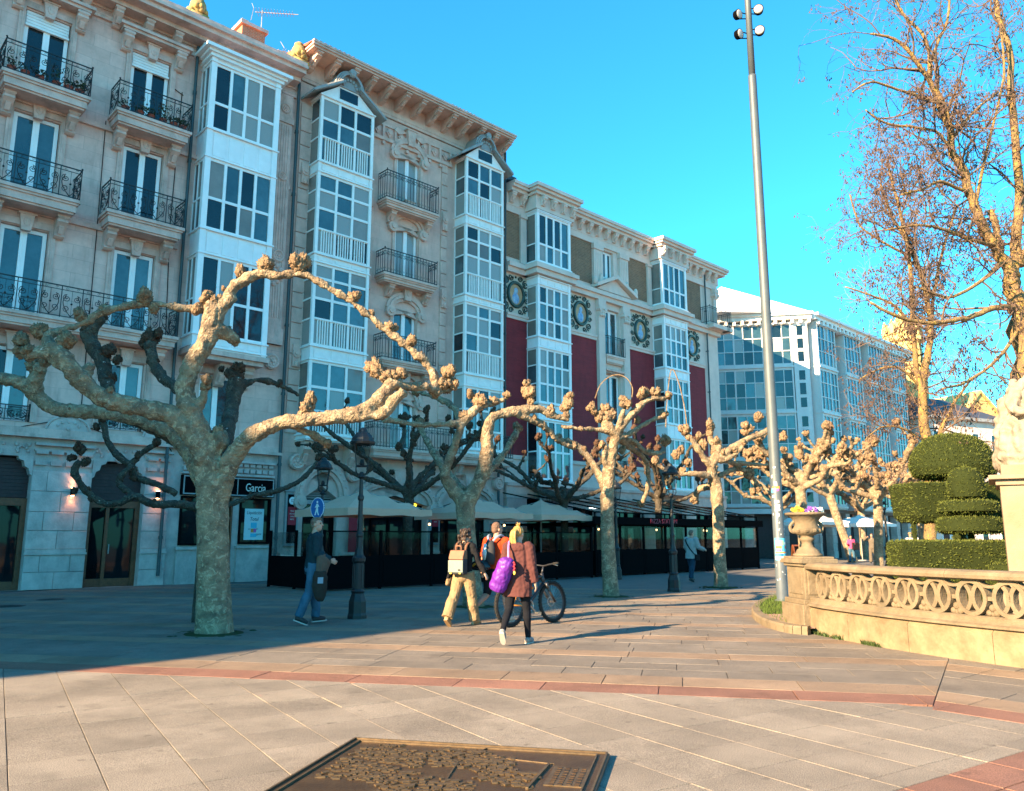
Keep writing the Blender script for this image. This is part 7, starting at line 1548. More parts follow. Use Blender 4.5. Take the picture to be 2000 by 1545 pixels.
# ---------------------------------------------------------------- people
M['skin'] = mat('skin', (.40, .22, .15), .55, .4, var=.08, scale=20); M['skinp'] = mat('fair skin', (.44, .26, .19), .55, .4, var=.08, scale=20)
M['eye'] = mat('eye', (.03, .025, .02), .2)
def V3(*a): return Vector(a)
def limbdir(fl, ab, side):                       # flexion forward, abduction outward, from hanging down
    f, a = radians(fl), radians(ab); return Vector((side*sin(a), sin(f)*cos(a), -cos(f)*cos(a)))
def person(label, xy, az, H, sp, group=None, vox=.009):
    """sp: pose and clothes. Local frame: x right, y ahead, z up. Returns root and joints (local)."""
    k = H/1.75; fem = sp.get('fem', 0); J_ = {}; lean = radians(sp.get('lean', 3))
    root = thing('person', label, 'person', (xy[0], xy[1], 0), -radians(az), group); root.scale = (k, k, k)
    hw = .095; shw = .165 if fem else .195
    def up(p): return Vector((p[0], p[1]+(p[2]-.92)*sin(lean), p[2]))
    for s, nm in ((-1, 'L'), (1, 'R')):
        th, kn, ab = sp['leg'+nm]; h = Vector((s*hw, 0, .92)); d = limbdir(th, ab, s); kn_ = h+d*.43; d2 = limbdir(th-kn, ab*.3, s); an = kn_+d2*.42; ft = radians(sp.get('foot'+nm, 0))
        J_['hip'+nm], J_['knee'+nm], J_['ank'+nm] = h, kn_, an
        yaw = radians(s*6); fd = Vector((sin(yaw)*cos(ft), cos(yaw)*cos(ft), -sin(ft))); J_['toe'+nm] = an+fd*.17+Vector((0, 0, -.045*cos(ft))); J_['heel'+nm] = an-fd*.06+Vector((0, -.0, -.05)); J_['fd'+nm] = fd
    low = min(min(J_['toe'+n].z-.028, J_['heel'+n].z-.03) for n in 'LR'); dz = -low
    for n in list(J_):
        if not n.startswith('fd'): J_[n] = J_[n]+Vector((0, 0, dz))
    Z = lambda p: up(p)+Vector((0, 0, dz))
    tw = radians(sp.get('twist', 0))
    for s, nm in ((-1, 'L'), (1, 'R')):
        fl, ab, el, inn = sp['arm'+nm]; sh = Z((s*shw*cos(tw), s*shw*sin(tw), 1.43)); d = limbdir(fl, ab, s); e = sh+d*.285; d2 = limbdir(fl+el, ab-inn, s); w = e+d2*.245
        J_['sh'+nm], J_['el'+nm], J_['wr'+nm], J_['hd'+nm] = sh, e, w, d2
    J_['neck'] = Z((0, -.01, 1.47)); J_['head'] = Z((0, .02, 1.635)); hy = radians(sp.get('head', 0)); hp = radians(sp.get('nod', 0))
    HR = Matrix.Rotation(-hy, 3, 'Z') @ Matrix.Rotation(-hp, 3, 'X'); hc = J_['head']; J_['HR'] = HR
    cw = .155 if fem else .18; dp = .10 if fem else .115
    b = MB()
    def torso(mb, e, z0, z1, flare=0, n=14):
        prof = [(.80, .155, .10), (.92, .168 if fem else .165, .115), (1.02, .138 if fem else .155, .10), (1.12, .132 if fem else .158, .10), (1.26, cw-.01, dp), (1.36, cw+.005, dp-.005), (1.43, cw-.01, .085), (1.475, .09, .065)]
        rs = []
        zs = [z0+(z1-z0)*i/9 for i in range(10)]
        for z in zs:
            for (za, wa, da), (zb, wb, db) in zip(prof, prof[1:]):
                if za <= z <= zb or (z < prof[0][0] and za == prof[0][0]) or (z > prof[-1][0] and zb == prof[-1][0]):
                    q = min(max((z-za)/(zb-za), 0), 1); w_, d_ = wa+(wb-wa)*q, da+(db-da)*q; break
            fl = flare*max(0, (1.1-z)/.4); a = tw*min(1, max(0, (z-.95)/.4))
            rs.append((Z((0, 0, z)), ((w_+e+fl)*cos(a), (w_+e+fl)*sin(a), 0), (-(d_+e+fl)*sin(a), (d_+e+fl)*cos(a), 0)))
        mb.loft(rs, n)
    def leg(mb, n, e, upto=1.0, wide=0, start=0):
        h, kn, an = J_['hip'+n], J_['knee'+n], J_['ank'+n]; pts = [h+V3(0, 0, .06), h.lerp(kn, .3), h.lerp(kn, .7), kn, kn.lerp(an, .3)+V3(0, -.015, 0), kn.lerp(an, .65), an]; rad = [.092, .088, .068, .056, .056, .044, .036]
        m = {1.0: 7, .5: 4, .58: 5}[upto]; rr = [r+e+wide*(i/6)**1.2 for i, r in enumerate(rad)]; pp = catmull(pts[:m], 2); mb.tube(pp, lerps(rr[:m], 2), 12)
    def arm(mb, n, e, upto=1.0):
        s_, el, w = J_['sh'+n], J_['el'+n], J_['wr'+n]; pts = [s_+V3(0, 0, -.01), s_.lerp(el, .3), s_.lerp(el, .75), el, el.lerp(w, .35), w]; rad = [.056, .05, .042, .038, .038, .027]
        if fem: rad = [r*.9 for r in rad]
        m = {1.0: 6, .5: 3, .6: 4}[upto]; rr = [r+e for r in rad]; mb.ball(s_+V3(0, 0, -.005), rad[0]+e+.004, 10, 8); mb.tube(catmull(pts[:m], 2), lerps(rr[:m], 2), 10)
    def hand(mb, n):
        w, d = J_['wr'+n], J_['hd'+n].normalized(); s = -1 if n == 'L' else 1; palmn = Vector((-s, 0, 0)); palmn = (palmn-d*palmn.dot(d)).normalized(); side = d.cross(palmn).normalized(); 
        if side.y < 0: side = -side
        rot = Matrix((side, palmn, d)).transposed(); mb.ball(w+d*.05, (.041, .017, .052), 10, 8, rot); mb.tube([w-d*.01, w+d*.03], .024, 8)
        for j, (o, l) in enumerate(((.030, .066), (.011, .075), (-.009, .070), (-.027, .055))):
            p = w+d*.085+side*o; q = p+d*l*.45+palmn*.008+side*o*.12; r_ = q+d*l*.32+palmn*.02; mb.tube([w+d*.05+side*o*.8, p, q, r_], [.0105, .0098, .009, .0075], 6); mb.ball(r_, .0075, 6, 4)
        p = w+d*.03+side*.034; mb.tube([w+d*.02+side*.015, p, p+d*.03+side*.018+palmn*.01, p+d*.056+side*.016+palmn*.02], [.014, .0125, .011, .009], 6)
    torso(b, -.006, .82, 1.475); b.ball(Z((0, 0, .88)), (.15, .11, .1), 12, 8)
    for n in 'LR':
        leg(b, n, 0); arm(b, n, 0); hand(b, n); fd = J_['fd'+n]; a, t_, h_ = J_['ank'+n], J_['toe'+n], J_['heel'+n]; b.tube([h_, a+fd*.04-V3(0, 0, .03), t_-fd*.02], [.034, .04, .03], 8); b.ball(a, .04, 8, 6)
    b.tube([J_['neck']-V3(0, 0, .05), J_['neck'].lerp(hc, .5), hc], [.068, .054, .05], 10)
    def hd(p): return hc+HR @ Vector(p)
    b.ball(hd((0, -.008, .025)), (.074, .094, .098), 14, 10, HR); b.ball(hd((0, .022, -.045)), (.058, .066, .07), 12, 8, HR); b.ball(hd((0, .052, -.085)), (.03, .03, .025), 8, 6, HR)
    b.tube([hd((0, .088, .015)), hd((0, .112, -.03))], [.011, .017], 6); b.ball(hd((0, .082, -.066)), (.024, .012, .010), 8, 5, HR); b.ball(hd((0, .078, .035)), (.056, .016, .012), 8, 5, HR)
    for s in (-1, 1): b.ball(hd((s*.075, -.008, -.008)), (.012, .02, .031), 8, 6, HR)
    me = remeshed(b, 'body', vox, 1); link('body', me, M[sp.get('skin', 'skin')], root)
    if vox < .02:
        for s in (-1, 1):
            e = MB(); e.ball(hd((s*.031, .081, .012)), (.013, .008, .008), 8, 6, HR); e.build('eye', M['eye'], root)
    fold = lambda amp, sc: (lambda p: amp*noise.noise(Vector((p.x*sc, p.y*sc, p.z*sc*.55)))+amp*.6*noise.noise(p*sc*2.1))
    # trousers
    kind, m = sp['bottom']; t_ = MB(); t_.ball(Z((0, -.01, .89)), (.175, .135, .13), 14, 10); t_.loft([(Z((0, 0, .84)), (.172, 0, 0), (0, .128, 0)), (Z((0, 0, 1.0)), (.15, 0, 0), (0, .112, 0))], 14)
    for n in 'LR':
        if kind == 'wide': leg(t_, n, .018, 1.0, .05)
        elif kind == 'shorts': leg(t_, n, .014, .5)
        elif kind == 'tight': leg(t_, n, .006)
        else: leg(t_, n, .018, 1.0, .016)
    me = remeshed(t_, 'trousers', vox, 2, fold(.010 if kind != 'tight' else .003, 13)); link('shorts' if kind == 'shorts' else 'leggings' if kind == 'tight' else 'trousers', me, M[m], root)
    # top
    nm, m, hem, slv, ext, flare = sp['top']; t_ = MB(); torso(t_, ext, hem, 1.47, flare)
    for n in 'LR': arm(t_, n, ext+.004, slv)
    if sp.get('hood'):
        t_.ball(Z((0, -.085, 1.43)), (.13, .075, .085), 12, 8); t_.tube([Z((.11*cos(a*.52), .01+.10*sin(a*.52), 1.47+.01*sin(a))) for a in range(12)], .034, 8, closed=True)
    else: t_.lathe([(.075, 0), (.07, .04)], J_['neck']-V3(0, 0, .02), 12)
    me = remeshed(t_, nm, vox, 2, fold(.012, 11)); link(nm, me, M[m], root)
    # shoes
    for n in 'LR':
        s_ = MB(); so = MB(); fd = J_['fd'+n]; a, tt_, h_ = J_['ank'+n], J_['toe'+n], J_['heel'+n]; upv = Vector((0, 0, 1)); upv = (upv-fd*upv.dot(fd)).normalized(); lat = fd.cross(upv)
        s_.tube([h_+upv*.01, h_.lerp(tt_, .35)+upv*.022, h_.lerp(tt_, .7)+upv*.01, tt_], [.041, .049, .045, .034], 10); s_.ball(a-upv*.01, .048, 10, 8)
        if vox < .02: me = remeshed(s_, 'shoe', vox, 1); sh = link('shoe', me, M[sp['shoe'][0]], root)
        else: sh = s_.build('shoe', M[sp['shoe'][0]], root, True)
        rg_ = []
        for q, w_ in ((-.04, .02), (0, .036), (.3, .038), (.65, .044), (.95, .036), (1.12, .014)): 
            c = h_.lerp(tt_, q)-upv*.03; rg_.append((c, w_))
        vs = [c+lat*w_*sg+upv*o for o in (-.006, .012) for sg in (1, -1) for c, w_ in (rg_ if sg > 0 else rg_[::-1])]; nn = 12
        so.add(vs, [list(range(nn))[::-1], list(range(nn, 2*nn))]+[(i, (i+1) % nn, nn+(i+1) % nn, nn+i) for i in range(nn)]); so.build('sole', M[sp['shoe'][1]], sh)
    # hair
    hk, m = sp['hair']; h_ = MB(); r = random.Random(len(label))
    if hk in ('short', 'thin'):
        h_.ball(hd((0, -.022, .042)), (.079, .092, .092), 14, 10, HR); h_.ball(hd((0, -.055, -.005)), (.07, .055, .07), 12, 8, HR)
        if hk == 'short': h_.ball(hd((0, .03, .095)), (.06, .06, .035), 10, 6, HR)
        d = lambda p: .006*noise.noise(p*60)
    elif hk == 'curly':
        h_.ball(hd((0, -.02, .045)), (.092, .10, .095), 12, 8, HR)
        for q in range(70):
            a = r.uniform(0, 6.28); z = r.uniform(-.20, .11); rr = .085+.035*(z < 0); x_, y_ = rr*cos(a), rr*sin(a)-.03
            if y_ > .045 and z < .06: continue
            h_.ball(hd((x_, y_, z)), r.uniform(.024, .036), 6, 5)
        d = lambda p: .012*noise.noise(p*45)
    elif hk == 'tail':
        h_.ball(hd((0, -.02, .04)), (.083, .098, .095), 14, 10, HR); h_.ball(hd((0, -.08, .06)), .045, 8, 6)
        for q in range(16):
            o = J(r, .022); h_.tube(catmull([hd((o.x, -.085, .065)), hd((o.x*1.5-.01, -.14+o.y, .04)), hd((o.x*2-.02, -.15+o.y, -.06)), hd((o.x*3-.03, -.12+o.y, -.18+o.z)), hd((o.x*4-.05, -.10, -.26+o.z*2))], 3), lerps([.02, .022, .02, .014, .004], 3), 6)
        for q in range(14): a = r.uniform(-1, 1); h_.tube([hd((a*.06, -.06, .11)), hd((a*.10+r.uniform(-.02, .02), -.10, .155+r.uniform(-.02, .03))), hd((a*.14, -.13, .165+r.uniform(-.04, .03)))], [.007, .004, .002], 4)
        d = lambda p: .006*noise.noise(Vector((p.x*70, p.y*70, p.z*12)))
    elif hk == 'hat':
        h_.lathe([(.16, .05), (.165, .06), (.10, .075), (.095, .13), (.06, .15)], hc, 14); d = None
    me = remeshed(h_, 'hair', vox*.75 if vox < .02 else vox, 1, d); link('hat' if hk == 'hat' else 'hair', me, M[m], root)
    if sp.get('belt'): pass
    return root, J_, k
def wpt(root, p): return Matrix.Translation(root.location) @ root.rotation_euler.to_matrix().to_4x4() @ Matrix.Diagonal((*root.scale, 1)) @ Vector(p)
def cloth(name, c, rough=.9, var=.12, sc=14, **kw): M[name] = mat(name+' cloth', c, rough, .15, var=var, scale=sc, bump=.15, bscale=160, **kw)
cloth('tealjacket', (.012, .032, .042)); cloth('jeans', (.045, .11, .17), var=.25, sc=5); cloth('khaki', (.25, .17, .095), var=.15, sc=6); cloth('blackcl', (.012, .012, .014)); cloth('orange', (.5, .045, .012)); cloth('maroon', (.085, .032, .03)); cloth('legging', (.008, .009, .013)); cloth('greyshirt', (.30, .33, .33)); cloth('djeans', (.02, .045, .075)); cloth('pinkcl', (.60, .06, .17)); cloth('olive', (.12, .10, .075)); cloth('brownjk', (.10, .07, .055)); cloth('darkjk', (.03, .025, .022)); cloth('whitecl', (.6, .58, .55))
M['hairgrey'] = mat('grey brown hair', (.20, .155, .115), .7, .3, col2=(.09, .07, .05), scale=60); M['hairdark'] = mat('dark curly hair', (.045, .028, .020), .6, .4, col2=(.02, .012, .01), scale=50); M['hairblond'] = mat('blond hair', (.42, .26, .095), .55, .4, col2=(.26, .135, .03), scale=50); M['hairshort'] = mat('short cropped hair', (.16, .10, .07), .8, .2, col2=(.10, .06, .045), scale=60)
M['shoeblk'] = mat('black shoe', (.015, .015, .017), .6); M['shoewht'] = mat('white rubber', (.45, .43, .39), .6); M['shoegry'] = mat('grey trainer', (.22, .22, .22), .8, var=.4, scale=25); M['shoetan'] = mat('tan boot', (.34, .20, .09), .7, var=.2, scale=20); M['shoecrm'] = mat('cream trainer', (.50, .44, .33), .8, var=.25, scale=25); M['shoeblu'] = mat('navy trainer', (.03, .06, .12), .7)
man, Jm, km = person('man in a dark teal jacket and jeans walking right past the lamp post, head turned', ((-3.544,14.467,0)[0], (-3.544,14.467,0)[1]), 68, 1.82, dict(legL=(13, 14, 2), legR=(-8, 16, 2), footR=24, footL=-2, armL=(8, 8, 18, 4), armR=(2, 10, 62, 14), head=32, nod=-6, lean=1, bottom=('jeans', 'jeans'), top=('jacket', 'tealjacket', .80, 1.0, .026, .012), shoe=('shoeblk', 'shoewht'), hair=('short', 'hairgrey'), skin='skinp'))
cur, Jc, kc = person('woman with dark curly hair, black top and wide khaki trousers walking away', ((-0.842,14.219,0)[0], (-0.842,14.219,0)[1]), 28, 1.64, dict(fem=1, legL=(-22, 10, 2), legR=(16, 4, 2), footL=38, armL=(8, 22, 40, 10), armR=(6, 20, 10, -6), head=5, lean=4, bottom=('wide', 'khaki'), top=('cardigan', 'blackcl', .88, 1.0, .018, .01), shoe=('shoetan', 'shoetan'), hair=('curly', 'hairdark'), skin='skinp'))
cyc, Jy, ky = person('man in an orange shirt and black shorts walking away with a bicycle', ((-0.317,14.551,0)[0]+.02, (-0.317,14.551,0)[1]+.15), 30, 1.79, dict(legL=(-16, 48, 2), legR=(20, 8, 2), footL=58, armL=(-4, 14, 16, 2), armR=(34, 16, 28, -4), head=26, lean=3, bottom=('shorts', 'blackcl'), top=('shirt', 'orange', .90, .6, .018, .006), shoe=('shoecrm', 'shoewht'), hair=('thin', 'hairshort')))
blo, Jb, kb = person('woman with a blond ponytail, maroon hoodie and black leggings walking away', ((0.088,11.805,0)[0], (0.088,11.805,0)[1]+.02), 16, 1.66, dict(fem=1, legL=(-14, 34, 3), legR=(10, 3, 3), footL=52, armL=(4, 14, 36, 8), armR=(-6, 12, 12, 2), head=14, lean=2, hood=1, bottom=('tight', 'legging'), top=('hoodie', 'maroon', .70, 1.0, .04, .03), shoe=('shoegry', 'shoewht'), hair=('tail', 'hairblond'), skin='skinp'))
bob, Jo, ko = person('person in a loose grey shirt with a dark strap walking away before the pizza terrace', ((6.237,28.17,0)[0], (6.237,28.17,0)[1]), 48, 1.72, dict(legL=(14, 10, 1), legR=(-10, 12, 1), footR=22, armL=(4, 10, 40, 10), armR=(10, 18, 60, 5), head=10, lean=3, bottom=('jeans', 'djeans'), top=('shirt', 'greyshirt', .76, 1.0, .04, .03), shoe=('shoeblk', 'shoeblk'), hair=('short', 'hairgrey'), skin='skinp'), vox=.016)
mb = MB(); mb.tube(catmull([Vector((-.17, -.02, 1.47)), Vector((-.10, -.155, 1.38)), Vector((.06, -.185, 1.15)), Vector((.20, -.11, .95)), Vector((.22, .02, .9))], 4), .02, 6); bg_ = thing('shoulder_bag', 'small dark shoulder bag worn crosswise over the loose grey shirt', 'bag', bob.location, bob.rotation_euler.z); mb.build('strap', M['blackcl'], bg_); mb = MB(); mb.box(.18, .27, -.08, .14, .72, .92); mb.build('pouch', M['blackcl'], bg_, bevel=.02)
person('person in a pink top and pale jeans standing far off with a black bag', (21.0, 50.0), 200, 1.62, dict(fem=1, legL=(0, 0, 3), legR=(2, 2, 3), armL=(10, 10, 90, 10), armR=(10, 12, 90, 10), bottom=('jeans', 'jeans'), top=('top', 'pinkcl', .88, 1.0, .03, .01), shoe=('shoeblk', 'shoeblk'), hair=('short', 'hairdark')), vox=.024)
bt = thing('shoulder_bag', 'large black bag on the side of the person in pink', 'bag', (21.15, 49.75, 0), .3); mb = MB(); mb.box(-.2, .2, -.08, .08, .75, 1.2); mb.build('pouch', M['blackcl'], bt, bevel=.03); mb = MB(); mb.tube(catmull([Vector((-.15, 0, 1.2)), Vector((-.05, 0, 1.45)), Vector((.15, 0, 1.2))], 4), .012, 5); mb.build('strap', M['blackcl'], bt)
person('person in olive trousers standing far off, hands raised to shade the eyes', (21.5, 48.2), 205, 1.72, dict(legL=(3, 0, 4), legR=(-3, 0, 4), armL=(70, 55, 78, 95), armR=(70, 55, 78, 95), bottom=('wide', 'olive'), top=('jacket', 'olive', .86, 1.0, .03, .01), shoe=('shoeblk', 'shoeblk'), hair=('short', 'hairshort')), vox=.024)
for i, (u, hk, hm, tp, lab) in enumerate(((1777, 'hat', 'khaki', 'whitecl', 'distant person in a straw-coloured hat seen over the clipped hedge'), (1797, 'short', 'hairblond', 'whitecl', 'distant fair-haired person seen over the clipped hedge'), (1815, 'short', 'hairdark', 'djeans', 'distant dark-haired person in navy seen over the clipped hedge'))):
    y = 44+i*1.2; person(lab, ((u-1000)/1574*y, y), 190+i*30, 1.75, dict(legL=(0, 0, 3), legR=(0, 0, 3), armL=(10, 10, 30, 10), armR=(10, 12, 60, 10), bottom=('jeans', 'djeans'), top=('top', tp, .88, 1.0, .03, .01), shoe=('shoeblk', 'shoeblk'), hair=(hk, hm)), vox=.03)
# ---------------------------------------------------------------- what they carry
def held(name, label, cat, root): t = thing(name, label, cat, root.location, root.rotation_euler.z); t.scale = root.scale; return t
M['bagtan'] = mat('tan leather', (.19, .08, .04), .6, var=.12, scale=14); M['baggrn'] = mat('pale green canvas panel', (.16, .20, .175), .7, var=.08, scale=8); M['bagblk'] = mat('dark bag fabric', (.02, .021, .025), .8); M['purple'] = mat('glossy purple nylon', (.11, .012, .24), .5, .5, var=.15, scale=9, bump=.4, bscale=14); M['greyblue'] = mat('grey blue webbing', (.20, .26, .33), .7); M['helmet'] = mat('black helmet shell', (.012, .012, .013), .3); M['yel'] = mat('yellow helmet stripe', (.6, .45, .06), .5); M['white_l'] = mat('white nylon', (.65, .63, .60), .6)
b = held('backpack', 'square backpack with tan leather top and pale green front on the curly-haired woman', 'backpack', cur); Y0 = -.17
mb = MB(); mb.box(-.165, .165, Y0-.12, Y0+.04, .93, 1.22); mb.build('body', M['bagblk'], b, bevel=.03)
mb = MB(); mb.box(-.158, .158, Y0-.135, Y0-.118, .97, 1.19); mb.build('front_panel', M['baggrn'], b, bevel=.008)
mb = MB(); mb.prism([(Y0-.13, 1.2), (Y0-.125, 1.25), (Y0-.07, 1.37), (Y0+.03, 1.37), (Y0+.045, 1.2)], 'x', -.155, .155); mb.build('flap', M['bagtan'], b, bevel=.012)
mb = MB(); mb.tube(catmull([Vector((-.06, Y0-.03, 1.36)), Vector((-.05, Y0-.03, 1.44)), Vector((.05, Y0-.03, 1.44)), Vector((.06, Y0-.03, 1.36))], 4), .013, 6); mb.build('handle', M['bagtan'], b)
for s in (-1, 1): mb = MB(); mb.tube(catmull([Vector((s*.09, Y0+.03, 1.3)), Vector((s*.11, -.09, 1.46)), Vector((s*.12, .02, 1.5)), Vector((s*.13, .11, 1.38))], 4), .02, 6); mb.build('strap', M['bagtan'], b)
mb = MB(); mb.box(.06, .11, Y0-.139, Y0-.136, 1.0, 1.03); mb.build('patch', M['bagblk'], b)
for s in (-1, 1): mb = MB(); mb.box(s*.1-.02, s*.1+.02, Y0-.142, Y0-.12, .945, .965); mb.build('buckle', M['yel'], b)
c_ = held('folded_coat', 'dark coat with pale lining folded over the left arm of the curly-haired woman', 'coat', cur); e = (Jc['elL']+Jc['wrL'])/2; mb = MB()
mb.loft([(e+V3(0, .02, .05), (.075, 0, 0), (0, .14, 0)), (e+V3(-.02, 0, -.02), (.085, 0, 0), (0, .16, 0)), (e+V3(-.05, -.03, -.16), (.06, 0, 0), (0, .13, 0)), (e+V3(-.08, -.05, -.26), (.05, 0, 0), (0, .11, 0))], 12); link('coat_body', remeshed(mb, 'coat_body', .014, 1, lambda p: .012*noise.noise(p*14)), M['blackcl'], c_)
mb = MB(); mb.loft([(e+V3(-.07, -.04, -.22), (.056, 0, 0), (0, .12, 0)), (e+V3(-.10, -.06, -.36), (.06, 0, 0), (0, .09, 0)), (e+V3(-.10, -.06, -.4), (.03, 0, 0), (0, .05, 0))], 10); link('lining', remeshed(mb, 'lining', .014, 1, lambda p: .012*noise.noise(p*16)), M['khaki'], c_)
b = held('cycling_backpack', 'slim grey and white backpack on the man in the orange shirt', 'backpack', cyc); mb = MB(); mb.loft([(V3(-.01, -.19, 1.0), (.09, 0, 0), (0, .06, 0)), (V3(-.01, -.205, 1.08), (.12, 0, 0), (0, .075, 0)), (V3(-.01, -.20, 1.3), (.11, 0, 0), (0, .07, 0)), (V3(-.01, -.175, 1.42), (.06, 0, 0), (0, .04, 0))], 14); mb.build('body', M['bagblk'], b, True)
mb = MB(); mb.loft([(V3(-.07, -.262, 1.08), (.045, 0, 0), (0, .02, 0)), (V3(-.07, -.272, 1.2), (.05, 0, 0), (0, .022, 0)), (V3(-.06, -.25, 1.36), (.03, 0, 0), (0, .02, 0))], 10); mb.build('white_panel', M['white_l'], b, True)
for s in (-1, 1): mb = MB(); mb.tube(catmull([Vector((s*.04, -.17, 1.40)), Vector((s*.10, -.10, 1.485)), Vector((s*.13, .02, 1.50)), Vector((s*.14, .125, 1.36)), Vector((s*.15, .1, 1.2))], 4), .02, 6); mb.build('strap', M['greyblue'], b)
h = held('bicycle_helmet', 'black and yellow bicycle helmet clipped to the backpack of the man in orange', 'helmet', cyc); mb = MB(); c = V3(-.13, -.30, .98)
for q in range(-2, 3):
    mb.tube(catmull([c+V3(-.13, q*.035, -.05), c+V3(-.10, q*.042, .05), c+V3(0, q*.05, .09-.006*q*q), c+V3(.11, q*.042, .05), c+V3(.15, q*.035, -.04)], 4), .021, 6)
mb.tube([c+V3(.14*cos(a*.5), .09*sin(a*.5), -.055) for a in range(13)], .022, 6, closed=True); mb.build('shell', M['helmet'], h, True)
mb = MB(); mb.tube(catmull([c+V3(-.11, -.07, 0), c+V3(-.03, -.105, .045), c+V3(.06, -.10, .04)], 3), .02, 6); mb.build('stripe', M['yel'], h); mb = MB(); mb.ball(c+V3(0, 0, .0), (.115, .075, .06), 12, 8); mb.build('padding', M['bagblk'], h)
b = held('duffel_bag', 'glossy purple duffel bag slung over the left shoulder of the blond woman', 'bag', blo); mb = MB(); a0, a1 = V3(-.28, -.20, .80), V3(-.08, -.27, 1.26); ax = (a1-a0).normalized()
xa = V3(1, .2, -.4); xa = (xa-ax*xa.dot(ax)).normalized(); ya = ax.cross(xa)
mb.loft([(a0+(a1-a0)*q, xa*r_, ya*r_*.85) for q, r_ in ((-.03, .07), (0, .115), (.12, .135), (.5, .14), (.88, .125), (1, .09), (1.04, .05))], 16); link('bag_body', remeshed(mb, 'bag_body', .011, 1, lambda p: .012*noise.noise(p*12)+.006*noise.noise(p*27)), M['purple'], b)
M['lilac'] = mat('lilac strap', (.50, .16, .48), .5); mb = MB(); mb.tube(catmull([a1+V3(0, .02, 0), V3(-.10, -.19, 1.42), V3(-.12, -.06, 1.525), V3(-.13, .09, 1.46), V3(-.20, .10, 1.1), V3(-.29, -.08, .86), a0], 4), .015, 6); mb.build('strap', M['lilac'], b)
kc_ = held('keyring_charm', 'red and yellow charm hanging from the purple duffel bag', 'charm', blo); mb = MB(); 
for q in range(5): mb.ball(a1+V3(.10+.012*(q % 2), -.03, -.05-.028*q), .018, 6, 5)
mb.build('beads', M['redsign'], kc_); mb = MB(); mb.ball(a1+V3(.11, -.04, -.2), (.02, .012, .03), 6, 5); mb.build('tag', M['yel'], kc_)
jk = held('draped_jacket', 'brown jacket draped over the right forearm of the man in the teal jacket', 'jacket', man); e = Jm['elR'].lerp(Jm['wrR'], .55); d = (Jm['wrR']-Jm['elR']).normalized(); mb = MB()
mb.loft([(e+V3(.0, 0, .055), d*.12, V3(.05, 0, 0)), (e+V3(.01, 0, -.02), d*.14, V3(.075, 0, 0)), (e+V3(.02, -.02, -.16), d*.12+V3(0, 0, .02), V3(.07, 0, 0)), (e+V3(.02, -.04, -.34), d*.10+V3(0, 0, .04), V3(.055, 0, 0))], 14); link('jacket_body', remeshed(mb, 'jacket_body', .014, 1, lambda p: .016*noise.noise(Vector((p.x*16, p.y*16, p.z*5)))), M['brownjk'], jk)
bg2 = held('hanging_bag', 'dark bag hanging low from the arm of the man in the teal jacket', 'bag', man); mb = MB(); f0 = e+V3(.05, -.06, -.45)
mb.loft([(f0+V3(0, 0, .22), (.05, 0, 0), (0, .10, 0)), (f0+V3(0, 0, .12), (.075, 0, 0), (0, .13, 0)), (f0+V3(0, 0, -.08), (.08, 0, 0), (0, .13, 0)), (f0+V3(0, .01, -.22), (.06, 0, 0), (0, .09, 0)), (f0+V3(0, .02, -.28), (.03, 0, 0), (0, .05, 0))], 14); link('bag_body', remeshed(mb, 'bag_body', .014, 1, lambda p: .012*noise.noise(p*13)), M['darkjk'], bg2)
mb = MB(); mb.box(f0.x+.074, f0.x+.084, f0.y-.05, f0.y+.04, f0.z+.02, f0.z+.12); mb.build('patch', M['greyblue'], bg2)
for q in (-1, 1): mb = MB(); mb.tube(catmull([f0+V3(0, q*.06, .2), e+V3(.03, q*.05, -.1), e+V3(0, q*.04, .06)], 4), .012, 5); mb.build('strap', M['darkjk'], bg2)
# ---------------------------------------------------------------- mountain bike
M['rubber'] = mat('black rubber tyre', (.022, .021, .020), .85, .2, var=.3, scale=30); M['bikeorange'] = mat('orange frame paint', (.60, .20, .02), .35, .5, coat=.6); M['bikegrey'] = mat('dark bike metal', (.05, .05, .055), .4, .5, metal=.6); M['steel'] = mat('bare steel', (.45, .44, .42), .35, .5, metal=1)
bk = thing('mountain_bike', 'black and orange mountain bike wheeled along beside the man in orange', 'bicycle', ((-0.017,13.902,0)[0]+.0, (-0.017,13.902,0)[1]+.05, 0), radians(90-44))
bk.rotation_euler = (radians(-4), 0, radians(90-44))
WB, WR = 1.10, .365
def wheel(x, nm):
    c = V3(x, 0, WR); mb = MB(); n = 40; mb.tube([c+V3(.335*cos(2*pi*k/n), 0, .335*sin(2*pi*k/n)) for k in range(n)], .029, 8, closed=True)
    for k in range(80): a = 2*pi*k/80; p = c+V3(.363*cos(a), .012*(-1 if k % 2 else 1), .363*sin(a)); mb.box(p.x-.007, p.x+.007, p.y-.012, p.y+.012, p.z-.007, p.z+.007)
    w = mb.build('wheel', M['rubber'], bk); mb = MB(); mb.tube([c+V3(.30*cos(2*pi*k/n), 0, .30*sin(2*pi*k/n)) for k in range(n)], .014, 6, closed=True); mb.build('rim', M['bikegrey'], w)
    mb = MB(); mb.tube([c+V3(0, -.05, 0), c+V3(0, .05, 0)], .022, 8); mb.tube([c+V3(.08*cos(2*pi*k/16), .04, .08*sin(2*pi*k/16)) for k in range(16)], .008, 4, closed=True); mb.build('hub', M['steel'], w)
    mb = MB()
    for k in range(28): a = 2*pi*k/28; b_ = a+(.35 if k % 2 else -.35); mb.tube([c+V3(.02*cos(b_), .025*(1 if k % 4 < 2 else -1), .02*sin(b_)), c+V3(.30*cos(a), 0, .30*sin(a))], .0016, 3)
    mb.build('spokes', M['steel'], w)
    return w
wheel(0, 'rear'); wheel(WB, 'front')
